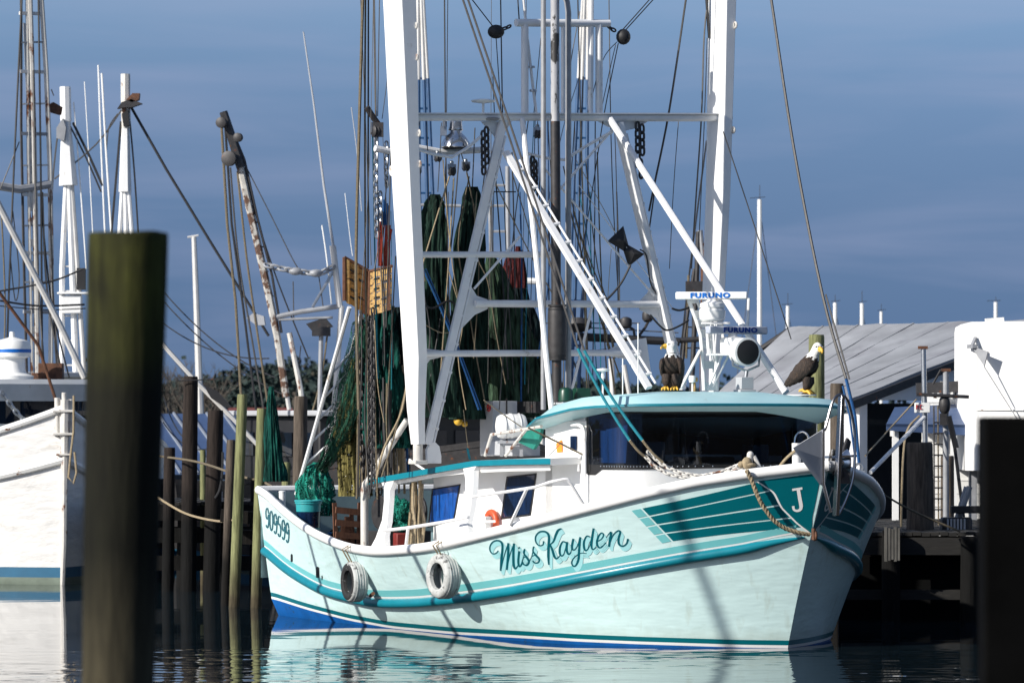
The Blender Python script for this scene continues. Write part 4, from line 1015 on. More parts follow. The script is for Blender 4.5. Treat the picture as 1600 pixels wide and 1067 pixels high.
def canopy():
    mb = MB(); xs = [572, 600, 640, 690, 740, 770, 800, 830, 860]; tl = MB()
    top = [BPv(x, can_y(x), VC) for x in xs]; us = [uof(p) for p in top]
    rows = [[BP(u, VC * k, p.z + (.05 * (1 - k * k))) for k in (1, .95, .5, 0, -.5, -.95, -1)] for u, p in zip(us, top)]
    lowr = [[p - V((0, 0, .10)) for p in r] for r in rows]
    mb.grid([[r[0] - V((0, 0, .012)) + (-H.s * .01) for r in rows], [r[1] for r in rows], [r[2] for r in rows], [r[3] for r in rows], [r[4] for r in rows], [r[5] for r in rows], [r[6] for r in rows]])
    mb.grid([[r[k] for r in lowr] for k in range(7)])
    for k in (0, -1): mb.grid([rows[k], lowr[k]])
    co = mb.build('canopy', M['white'], boat)
    for k in (0, 6): tl.grid([[r[k] for r in rows], [r[k] - V((0, 0, .085)) for r in rows]])
    tl.grid([rows[0], [p - V((0, 0, .085)) for p in rows[0]]]); tl.build('canopy_trim', M['teal_rail'], co)
    def SH(px, py):
        yc = can_y(px) + 6; ys = smooth_interp(SHEER, px); k = max(0, min(1, (py - yc) / (ys - yc)))
        v = VC - .04; 
        b = bsh(uof(BPv(px, py, 2.5))) - .03; return BPv(px, py, v + (b - v) * k)
    for poly in ([(594, 749), (617, 746), (609, 766), (608, 783), (605.5, 815), (601, 837), (602, 862), (575, 862), (587, 840), (597, 812), (600, 783), (600, 764)],
                 [(723, 728), (748, 722), (740, 735), (738.6, 772), (735, 796), (730, 818), (732, 832), (738, 842), (706, 850), (709, 841), (717, 823), (724, 796), (727, 766), (727, 748)]):
        p = MB(); n = len(poly) // 2; L_ = poly[:n]; R_ = poly[n:][::-1]
        rows = []
        f0 = MB(); f0.slab([SH(*q) for q in poly], -H.s * .09); f0.build('canopy_pillar', M['white'], co)
    # beam under the canopy edge
    b = MB(); b.grid([[BPv(x, can_y(x) + 8, VC - .05) for x in xs], [BPv(x, can_y(x) + (16 if x < 735 else 19), VC - .09) for x in xs]]); b.build('canopy_beam', M['white'], co)
    # handrails along the side deck
    hr = MB()
    def V2(px, py, k=.5): b = bsh(uof(BPv(px, py, 2.5))); return BPv(px, py, b - .08)
    hr.tube([V2(*q) for q in ((597, 829), (640, 824), (690, 816), (732, 808))], .026, 7); hr.tube([V2(638, 822), V2(634, 856)], .024, 6)
    hr.build('handrail', M['rig_white'], co)
    hr = MB(); hr.tube([V2(*q) for q in ((738, 776), (785, 769), (836, 761), (860, 753), (880, 749), (886, 748.5), (893, 757), (913, 790))], .024, 7); hr.tube([V2(823, 764), V2(797, 820)], .024, 6)
    hr.build('handrail', M['rig_white'], co)
canopy()

# ================================================================ RIG OF THE MAIN BOAT
UG = 6.35
def G(px, py, u=UG): return BPu(px, py, u)
def part(mb, name, m, parent=None, **k): return mb.build(name, m, parent or boat, **k)
def loft_rect(mb, pts, dims):
    """square boom along pts, dims = (along boat, across boat)"""
    rows = []
    for p, (du, dv_) in zip(pts, dims):
        rows.append([p + H.a * (i * du / 2) + H.s * (j * dv_ / 2) for i, j in ((-1, -1), (-1, 1), (1, 1), (1, -1))])
    mb.grid(rows, closed=True); mb.add(rows[0], [(3, 2, 1, 0)]); mb.add(rows[-1], [(0, 1, 2, 3)])
def outrigger(path, dims, lugs, foot):
    b = MB(); P = [G(*p) for p in path]; loft_rect(b, P, dims); o = part(b, 'outrigger', M['white'], bevel=.012, smooth=False)
    l = MB()
    for px, py in lugs:
        p = G(px, py); l.torus(p + H.s * .0 - H.a * .27, H.s, .045, .018, 12, 6); l.bar(p - H.a * .20, p - H.a * .28, .05, .08)
    part(l, 'lug', M['rusty_white'], o)
    f = MB(); q = G(*foot); f.tube([P[0], q], .075, 12); f.box(q, (.24, .22, .06), rz=ang); part(f, 'heel_fitting', M['rusty_white'], o, bevel=.01)
    return o
outrigger([(653, 694), (650, 640), (649, 560), (635, 300), (624, -10), (618, -110)], [(.24, .12), (.34, .14), (.48, .165), (.57, .18), (.60, .26), (.60, .27)], [(636, 43), (637, 92), (641, 210), (642, 258)], (653, 722))
outrigger([(1107, 640), (1109, 600), (1113, 500), (1122, 300), (1129, -10), (1132, -110)], [(.38, .10), (.40, .12), (.46, .13), (.52, .14), (.54, .19), (.54, .2)], [(1134, 42), (1131, 205)], (1107, 660))
def tub(name, pts, r, m='rig_white', n=8, us=None):
    b = MB(); P = [G(*p) if us is None else G(p[0], p[1], us[i]) for i, p in enumerate(pts)]; b.tube(P, r, n); return part(b, name, M[m])
cb = tub('crossbar', [(633, 183), (760, 183), (882, 183), (1010, 184), (1142, 184)], .062, 'rig_white', 10)
f = MB(); f.bar(G(636, 178), G(1139, 178.5), .2, .02); part(f, 'crossbar_flange', M['rig_white'], cb)
for a, b_, r_ in (((655, 398), (862, 398), .048), ((742, 474.5), (1040, 475.5), .056), ((656, 552.5), (1000, 551), .05)): tub('crossbar', [a, b_], r_, n=10)
def plate(name, pts, u=UG, th=.025, m='rig_white'):
    b = MB(); b.slab([G(x, y, u) for x, y in pts], H.a * th); return part(b, name, M[m], bevel=.004)
for pts in ([(731, 438), (745, 462), (762, 468), (762, 483), (742, 492), (719, 516)], [(1021, 440), (1012, 458), (1000, 470), (1000, 484), (1026, 497), (1040, 522), (1046, 480)],
            [(656, 530), (668, 545), (694, 548), (694, 557), (672, 562), (657, 584)], [(1010, 528), (975, 534), (950, 547), (950, 556), (985, 562), (1018, 588)],
            [(752, 190), (800, 190), (790, 206), (782, 232), (772, 212)], [(935, 190), (1012, 190), (1000, 199), (972, 206), (950, 198)]): plate('gusset_plate', pts, UG + .06)
def ladder_leg(a, b_, wide, off, u0=UG, u1=UG, n=11, r=.014, th=.06):
    """gallows leg with a rung rail welded along one edge"""
    q = MB(); A = G(a[0], a[1], u0); Bq = G(b_[0], b_[1], u1); d = (Bq - A).normalized(); w_ = d.cross(H.a).normalized()
    if w_.x < 0: w_ = -w_
    x = w_ * (wide / 2); y = d.cross(w_) * th / 2
    rows = [[p + x * i + y * j for i, j in ((-1, -1), (1, -1), (1, 1), (-1, 1))] for p in (A, Bq)]
    q.grid(rows, closed=True); q.add(rows[0], [(0, 1, 2, 3)]); q.add(rows[1], [(3, 2, 1, 0)])
    o = part(q, 'gallows_leg', M['rig_white'], bevel=.008, smooth=False)
    l = MB(); A2 = A + w_ * (wide / 2 + off) + d * .2; B2 = Bq + w_ * (wide / 2 + off) - d * .05; l.tube([A2, B2], r * 1.3, 6)
    part(l, 'rung_rail', M['rig_white'], o)
    for i in range(n):
        p = A2.lerp(B2, (i + .5) / n); g = MB(); g.bar(p + w_ * .02, p - w_ * (off + .01), .05, .035, up=d); part(g, 'rung', M['rig_white'], o)
    return o
ladder_leg((786, 190), (668, 694), .13, .035, n=11)
ladder_leg((966, 192), (1064, 608), .085, .06, n=9, th=.20)
ladder_leg((790, 238), (1014, 606), .105, .095, u0=UG - .1, u1=3.3, n=12, th=.07)
tub('brace', [(816, 186), (862, 642)], .042, us=[UG - .05, 4.6])
tub('brace', [(953, 186), (1228, 613)], .055, us=[UG - .05, 2.6])
for a, b_, r_ in (((846, 258), (1022, 462), .018), ((834, 342), (957, 203), .02), ((741, 451), (812, 370), .02), ((905, 290), (1050, 480), .008), ((893, 612), (925, 480), .022)):
    tub('diagonal_brace', [a, b_], r_, n=6)
tub('spreader_rod', [(648, 232), (676, 241), (706, 246), (732, 230), (752, 213)], .024)
tub('spreader_rod', [(824, 240), (852, 247), (882, 250), (920, 226), (957, 206)], .024)
tub('light_arm', [(586, 232), (610, 237), (648, 230), (690, 238), (760, 234)], .05, us=[UG + .6] * 5)
# upper frame, poles and exhausts
tub('masthead_beam', [(806, 36), (952, 37)], .06, n=10)
for x, r_, y0 in ((820, .058, 178), (880, .034, 178), (936, .058, 178)): tub('masthead_post', [(x, 37), (x, y0)], r_, n=10)
tub('masthead_post', [(924, -20), (922.5, 178)], .042, n=8)
o = tub('antenna_pole', [(816, -20), (824, 60), (832, 130), (838, 178)], .022)
b = MB()
for y in (105, 142): b.lathe(G(830 + (y - 105) * .08, y), [(.06, -.015), (.06, .015)], 10)
part(b, 'collar', M['steel'], o)
tub('exhaust_pipe', [(849, -20), (849, 640)], .04, 'grey_steel', us=[UG - .5] * 2)
M['stack'] = mat('blotchy_exhaust_paint', (0.40, 0.40, 0.42), 0.5, var=.3, scale=4, blotch=((0.03, 0.028, 0.028), 0.50, 0.03, 2.4), stretch=(2, 2, .8))
ex = tub('exhaust_pipe', [(867, -20), (867.5, 190)], .068, 'stack', 12, us=[UG - .7] * 2)
b = MB(); b.tube([G(867.5, 190, UG - .7), G(870, 640, UG - .7)], .075, 12); part(b, 'lower_stack', M['dark_steel'], ex)
b = MB(); b.lathe(G(870.5, 560, UG - .7), [(.08, -.02), (.13, 0), (.14, .06), (.145, .1), (.145, .66), (.14, .72), (.13, .78), (.08, .80)], 16); part(b, 'muffler', M['dark_steel'], ex)
for y in (482, 560): b = MB(); b.lathe(G(870.5, y, UG - .7), [(.14, -.03), (.14, 0), (.12, .0), (.12, .03), (.14, .03), (.14, .06)], 16); part(b, 'flange', M['black'], ex)
tub('exhaust_pipe', [(880, -14), (886, 4), (888, 20), (888, 640)], .046, 'grey_steel', us=[UG - .6] * 4)
def bell_lamp():
    b = MB(); c = G(712, 231, UG + .5); b.lathe(c, [(.225, 0), (.235, .01), (.225, .07), (.17, .16), (.11, .22), (.10, .26), (.12, .28), (.11, .40), (.05, .42)], 24); o = part(b, 'floodlight', M['stainless'])
    b = MB(); b.lathe(c, [(.21, -.012), (.21, .004)], 24); part(b, 'lens', M['black'], o)
    b = MB(); c2 = G(693, 205, UG + .5); b.box(c2, (.10, .12, .14)); b.box(c2 + V((.02, 0, .12)), (.07, .1, .1)); part(b, 'ballast', M['steel'], o)
bell_lamp()
b = MB(); c = G(755, 160); b.lathe(c, [(.02, -.20), (.02, -.02), (.17, 0), (.19, .02), (.17, .035), (.05, .05)], 20); part(b, 'disc_antenna', M['radome'])
b = MB(); c = G(767, 186); b.lathe(c, [(.1, -.03), (.14, 0), (.1, .02)], 12); part(b, 'lamp_bracket', M['grey_steel'])

# blocks, chains, hanging gear (parts of the boat's rigging)
def block(px, py, r, u=UG, m='dark_steel'):
    b = MB(); c = G(px, py, u); b.lathe(c - H.s * .05, [(r * .7, 0), (r, .02), (r * .8, .05), (r, .08), (r * .7, .10)], 14, axis=H.s); o = part(b, 'pulley_block', M[m])
    k = MB(); k.bar(c + V((0, 0, r * 1.5)), c - V((0, 0, r * .3)), .14, .03, up=H.a); k.torus(c + V((0, 0, r * 1.75)), H.a, r * .3, .015, 10, 5); part(k, 'cheek', M['steel'], o); return o
b = MB(); b.ball(G(775, 50), .115, 14, sc=(1.15, 1, .95)); part(b, 'fairlead_ball', M['black'])
b = MB(); b.ball(G(974, 58), .115, 14, sc=(1, 1, 1.1)); part(b, 'fairlead_ball', M['black'])
def chn(pts, link=.13, r=.016, m='dark_steel', us=UG):
    b = MB(); b.chain([G(x, y, us) for x, y in pts], link, r); return part(b, 'chain', M[m])
chn([(786, 46), (800, 40)], .10, .014); chn([(950, 42), (966, 52)], .10, .014)
for x, y0, y1, l in ((996, 192, 262, .16), (1003, 196, 250, .16), (755, 206, 272, .15), (760, 200, 262, .15), (832, 246, 300, .15), (836, 252, 310, .15), (1001, 250, 282, .13)): chn([(x, y0), (x + 1, y1)], l, .02)
for x, y0, y1 in ((588, 214, 372), (604, 222, 300), (594, 300, 400)): chn([(x, y0), (x - 1, (y0 + y1) / 2), (x + 1, y1)], .12, .016, 'steel', UG + .9)
for a in ((706, 268, .075), (728, 262, .06), (684, 248, .055), (652, 268, .06), (649, 195, .05)): block(*a, UG + .4)
block(586, 205, .09, UG + .9); block(840, 210, .07)
b = MB(); b.tube([G(573, 168, UG + .9), G(582, 182, UG + .9), G(592, 196, UG + .9)], .05, 8); b.box(G(590, 203, UG + .9), (.18, .12, .22)); part(b, 'davit_head', M['dark_steel'])
tub('fitting', [(612, 267), (634, 266)], .09, 'rig_white', us=[UG + .3] * 2)

# wires: (points, radius, material, u)
WIRES = [
    ([(567, -10), (561, 200), (556, 420), (560, 640)], .026, 'rope_old', UG + 1.0), ([(571, -10), (570, 200), (571, 420), (573, 560)], .016, 'rope_old', UG + 1.0), ([(575.5, -10), (575, 420)], .014, 'wire_dark', UG + 1.0),
    ([(585, -10), (588, 186)], .008, 'wire', UG + .9), ([(593, -10), (590, 182)], .008, 'wire', UG + .9), ([(606, 118), (597, 186)], .006, 'wire_dark', UG + .9), ([(563, -10), (580, 415)], .007, 'wire', UG + 1.1),
    ([(643, -10), (645, 60), (641, 90), (641, 120)], .03, 'wire_dark', UG + .4), ([(648, 20), (648, 170)], .012, 'wire', UG + .4), ([(641, 270), (664, 440)], .010, 'rope_tan', UG + .3), ([(656, 275), (650, 330), (656, 420)], .010, 'rope_tan', UG + .5),
    ([(702, 276), (655, 432), (652, 470)], .013, 'rope_tan', UG + .4), ([(709, 278), (700, 420), (690, 560), (684, 640)], .013, 'rope_tan', UG + .4), ([(733, 276), (716, 380), (730, 470), (745, 560), (760, 640)], .011, 'rope_old', UG + .45), ([(729, 270), (742, 330)], .012, 'rope_old', UG + .5),
    ([(692, 250), (705, 400), (722, 500)], .010, 'rope_tan', UG + .5), ([(757, 272), (745, 390), (762, 440), (775, 520), (790, 600)], .010, 'rope_old', UG + .4),
    ([(661, 420), (700, 510), (748, 640)], .016, 'rope_blue', UG + .5), ([(665, 420), (704, 512), (752, 640)], .014, 'rope_blue', UG + .5), ([(812, 300), (815, 420), (814, 640)], .014, 'rope_blue', UG + 1),
    ([(782, -10), (785, 178)], .011, 'wire_dark', UG), ([(730, -10), (772, 44)], .009, 'wire_dark', UG), ([(775, 58), (783, 178)], .008, 'wire_dark', UG), ([(809, 0), (811, 30)], .011, 'wire_dark', UG),
    ([(1026, -6), (977, 48)], .009, 'wire_dark', UG), ([(1020, -6), (972, 48)], .009, 'wire_dark', UG), ([(966, 68), (944, 178), (925, 300), (905, 420)], .009, 'wire_dark', UG), ([(964, 66), (941, 96), (918, 178)], .007, 'wire', UG),
    ([(1073, -10), (1046, 170), (1022, 290), (1014, 330)], .018, 'wire_dark', UG + .2), ([(1107, -10), (1100, 60), (1096, 180), (1088, 300), (1080, 420)], .014, 'wire', UG + .2), ([(1103, -10), (1108, 60)], .024, 'wire_dark', UG + .2), ([(1105, 60), (1100, 200), (1090, 420)], .008, 'wire', UG + .2),
    ([(1130, 206), (1160, 296), (1190, 388), (1236, 530)], .010, 'wire', UG - 2), ([(900, 250), (945, 330), (962, 365)], .006, 'rope_tan', UG), ([(905, 120), (880, 200), (870, 250)], .006, 'wire', UG + .3),
    ([(886, 310), (915, 420), (945, 520), (980, 620)], .013, 'rope_old', UG + .5), ([(896, 330), (930, 450), (950, 540), (962, 622)], .016, 'rope_old', UG + .6), ([(905, 300), (935, 480), (938, 610)], .008, 'rope_teal', UG + .7), ([(800, 270), (836, 400), (846, 520)], .009, 'rope_tan', UG + .3),
    ([(765, 268), (830, 400), (870, 470)], .010, 'rope_tan', UG + .2), ([(770, 300), (806, 300)], .010, 'wire_dark', UG + .3), ([(955, 390), (950, 460), (948, 540)], .005, 'rope_tan', UG), ([(1000, 390), (1010, 400), (1016, 440), (1026, 460)], .012, 'wire_dark', UG), ([(1024, 290), (1014, 360), (1010, 380)], .013, 'wire_dark', UG + .2),
    ([(985, 414), (972, 440), (958, 458), (946, 470)], .018, 'wire_dark', UG - .3), ([(1050, 482), (1062, 485), (1078, 480)], .018, 'wire_dark', 4), ([(1016, 492), (1030, 508), (1042, 516), (1060, 510), (1076, 500)], .016, 'wire_dark', 4.5),
    ([(756, 625), (790, 650), (815, 667)], .008, 'rope_tan', 4.6), ([(825, 668), (870, 690), (925, 716), (985, 733), (1040, 745)], .014, 'rope_tan', 2.6), ([(878, 690), (858, 712)], .006, 'wire', 3.2),
    ([(915, 250), (934, 420), (962, 505)], .010, 'rope_old', UG + .4), ([(898, 190), (884, 420), (880, 620)], .009, 'wire', UG + .5), ([(930, 190), (929, 360), (926, 590)], .010, 'wire_dark', UG + .6), ([(845, 60), (834, 178)], .007, 'wire', UG), ([(906, 18), (893, 90), (880, 178)], .008, 'wire', UG + .2),
    ([(826, 184), (806, 330), (792, 480), (780, 640)], .009, 'wire', UG + .3), ([(840, 190), (846, 420), (850, 640)], .008, 'wire_dark', UG + .4), ([(960, 190), (964, 330), (966, 560)], .008, 'wire_dark', UG + .7), ([(911, 120), (905, 330), (918, 560)], .010, 'wire', UG + .6), ([(855, 178), (858, 420), (840, 560)], .010, 'rope_blue', UG + .8),
    ([(667, 190), (670, 320)], .008, 'wire', UG + .3), ([(690, 192), (684, 300)], .008, 'wire_dark', UG + .5), ([(742, 200), (738, 292)], .010, 'wire', UG + .4), ([(720, 238), (736, 300), (748, 420), (740, 560)], .009, 'rope_old', UG + .35), ([(658, 440), (672, 520), (664, 600), (676, 660)], .012, 'wire_dark', UG + .6),
    ([(655, 468), (675, 482), (700, 470), (716, 480)], .018, 'wire_dark', UG + .4), ([(660, 505), (690, 520), (716, 516)], .008, 'rope_tan', UG + .4), ([(770, 120), (776, 230), (790, 300)], .008, 'wire_dark', UG + .1), ([(880, 260), (905, 360), (935, 440), (950, 470)], .011, 'rope_old', UG + .3), ([(948, 470), (955, 520), (960, 560)], .022, 'rope_old', UG + .3),
    ([(640, 560), (628, 640), (600, 700), (588, 748)], .018, 'rope_tan', UG + .6), ([(636, 600), (616, 680), (596, 745)], .014, 'rope_old', UG + .7), ([(608, 230), (600, 330), (585, 420)], .010, 'wire', UG + .9), ([(618, 400), (612, 520), (604, 640)], .010, 'rope_old', UG + .8), ([(585, 500), (590, 600), (600, 660)], .008, 'rope_tan', UG + .9),
    ([(1060, 190), (1052, 300), (1046, 420)], .007, 'wire', UG + .5), ([(938, 178), (955, 100), (962, 70)], .007, 'wire', UG + .1), ([(700, 420), (722, 500), (716, 560), (728, 640)], .009, 'rope_tan', UG + .5), ([(745, 300), (735, 420), (716, 470)], .008, 'rope_tan', UG + .2), ([(868, 640), (905, 560), (948, 545)], .006, 'wire', UG + .2),
    ([(724, 640), (731, 700)], .007, 'rope_tan', UG), ([(730, 700), (734, 718)], .018, 'rope_teal', UG)]
_rw = random.Random(21)
for _i in range(34):      # the many thin falls and topping lifts between the gallows and the deck
    _x = _rw.uniform(648, 965) if _i < 24 else _rw.uniform(556, 640); _y0 = _rw.choice((184, 184, 238, 300, -8)) if _i < 24 else _rw.choice((-8, 210, 330)); _y1 = _rw.uniform(470, 640); _dx = _rw.gauss(0, 16)
    WIRES.append(([(_x, _y0), (_x + _dx * .4 + _rw.uniform(-4, 4), (_y0 + _y1) / 2), (_x + _dx, _y1)], _rw.choice((.005, .007, .009, .012)), _rw.choice(('wire', 'wire_dark', 'rope_old', 'rope_tan', 'wire_dark', 'rope_teal')), UG + _rw.uniform(.3, 1.3)))
for pts, r_, m_, u_ in WIRES:
    b = MB(); P = [G(x, y, u_) for x, y in up(pts)]
    if len(P) > 2: P = [V(q) for q in cat_rom([tuple(p) for p in P], 5)]
    b.tube(P, r_, 5); part(b, 'rigging_rope' if 'rope' in m_ else 'rigging_wire', M[m_])

# radar mast, scanners, searchlight
def radar():
    p = MB(); L_ = [(1076, 469), (1088, 500), (1095, 524), (1098, 560), (1100, 610)]; R_ = [(1088, 467), (1102, 500), (1110, 524), (1114, 560), (1120, 610)]
    for s in (L_, R_): p.tube([G(x, y, 3.5) for x, y in s], .03, 6)
    for k in (0, .18, .30, .47, .60, .80, .97):
        i = min(int(k * 4), 3); f_ = k * 4 - i; a = [L_[i][j] + (L_[i + 1][j] - L_[i][j]) * f_ for j in (0, 1)]; b = [R_[i][j] + (R_[i + 1][j] - R_[i][j]) * f_ for j in (0, 1)]
        p.bar(G(*a, 3.5), G(*b, 3.5), .05, .12)
    p.tube([G(1094, 548, 3.5), G(1064, 606, 3.3)], .028, 6); p.tube([G(1128, 556, 3.0), G(1106, 608, 3.0)], .018, 6); p.tube([G(1138, 556, 3.0), G(1112, 608, 3.0)], .018, 6); p.tube([G(1120, 555, 3.1), G(1116, 600, 3.1)], .02, 6)
    p.box(G(1118, 505, 3.2), (.42, .3, .03)); p.box(G(1130, 554, 3.0), (.5, .34, .03))
    for x in (1104, 1113, 1128): p.tube([G(x, 503, 3.2), G(x + 3, 552, 3.1)], .022, 6)
    mast = part(p, 'radar_mast', M['white'])
    def scanner(px, py, u, yaw, L, mbar, mtxt, txt_px, drum, name):
        c = G(px, py, u); ex = V((math.cos(yaw), math.sin(yaw), 0)); fr = V((ex.y, -ex.x, 0))
        d = MB(); dc = G(drum[0], drum[1], u); d.lathe(dc, drum[2], 24); o = part(d, 'radar_scanner', M['radome'])
        b = MB(); b.box(c, (L, .13, .115), rz=yaw); bo = part(b, 'radar_bar', M[mbar], o, bevel=.02)
        t = bpy.data.curves.new('txt', 'FONT'); t.body = 'FURUNO'; t.size = .118; t.extrude = .003; t.offset = .006; t.space_character = 1.18; t.align_x = 'CENTER'; t.align_y = 'CENTER'
        to = bpy.data.objects.new('txt', t); C.objects.link(to); dg = bpy.context.evaluated_depsgraph_get(); me = bpy.data.meshes.new_from_object(to.evaluated_get(dg)); bpy.data.objects.remove(to)
        m4 = [v.co.copy() for v in me.vertices]; mb = MB(); tcx = G(txt_px, py, u); off = (tcx - c).dot(ex)
        mb.add([c + ex * (v.x * 1.12 + off) + V((0, 0, v.y * .86)) + fr * (.070 + v.z) for v in m4], [tuple(q.vertices) for q in me.polygons]); part(mb, 'lettering', M[mtxt], bo, smooth=False)
    scanner(1112, 462, 3.2, R(-8), 1.08, 'radome', 'brand_blue', 1110, (1113, 502, [(.16, 0), (.19, .03), (.20, .16), (.17, .2), (.19, .21), (.18, .27), (.10, .30), (.07, .33), (.07, .36)]), 'a')
    scanner(1151, 516, 3.0, R(30), 1.04, 'radar_grey', 'brand_navy', 1153, (1145, 553, [(.17, 0), (.19, .02), (.19, .20), (.17, .24), (.07, .26), (.06, .32)]), 'b')
    b = MB(); b.tube([G(1170, 466, 3.2), G(1168, 512, 3.2)], .022, 6); part(b, 'whip_base', M['white'], mast)
    # searchlight on a yoke
    c = G(1167, 550, 2.2); ax = V((.42, -.90, -.05)).normalized()
    d = MB(); d.lathe(c - ax * .30, [(.08, 0), (.17, .04), (.205, .1), (.205, .29), (.215, .30), (.215, .325), (.19, .33)], 26, axis=ax); o = part(d, 'searchlight', M['radome'])
    d = MB(); d.lathe(c, [(.16, .028), (.183, .034), (.12, .048), (.02, .054)], 26, axis=ax); part(d, 'lens', M['black'], o)
    d = MB(); d.tube([c + V((-.22, .05, .02)), c + V((-.2, .05, -.2)), c + V((0, .08, -.28)), c + V((.18, .1, -.2)), c + V((.2, .1, .0))], .02, 6); d.tube([c + V((0, .08, -.28)), c + V((-.02, .08, -.42))], .03, 8); part(d, 'yoke', M['steel'], o)
    d = MB(); q = c + V((-.03, .08, -.46)); d.box(q, (.2, .2, .18), rz=.4); d.box(q - V((0, 0, .12)), (.26, .24, .05), rz=.4); part(d, 'mount', M['grey_panel'], o, bevel=.008)
radar()
def roof_bits():
    for x, y0, y1, u, cap in ((942, 575, 628, 3.3, 1), (997, 505, 622, 3.2, 0), (973, 560, 624, 3.6, 0), (1082, 592, 612, 3.0, 2)):
        b = MB(); b.tube([G(x, y1, u), G(x, y0, u)], .014 if cap else .009, 6)
        if cap == 1: b.lathe(G(x, y0 + 4, u), [(.03, -.12), (.02, -.02), (.10, 0), (.10, .02), (.04, .035)], 16)
        if cap == 2: b.lathe(G(x, y0, u), [(.05, -.05), (.06, 0), (.05, .05)], 12)
        part(b, 'roof_antenna', M['radome'])
    b = MB(); b.lathe(G(1085, 597, 3.0), [(.03, -.14), (.02, 0), (.05, .01), (.055, .06), (.02, .08)], 12); part(b, 'horn', M['door_wood'])
roof_bits()

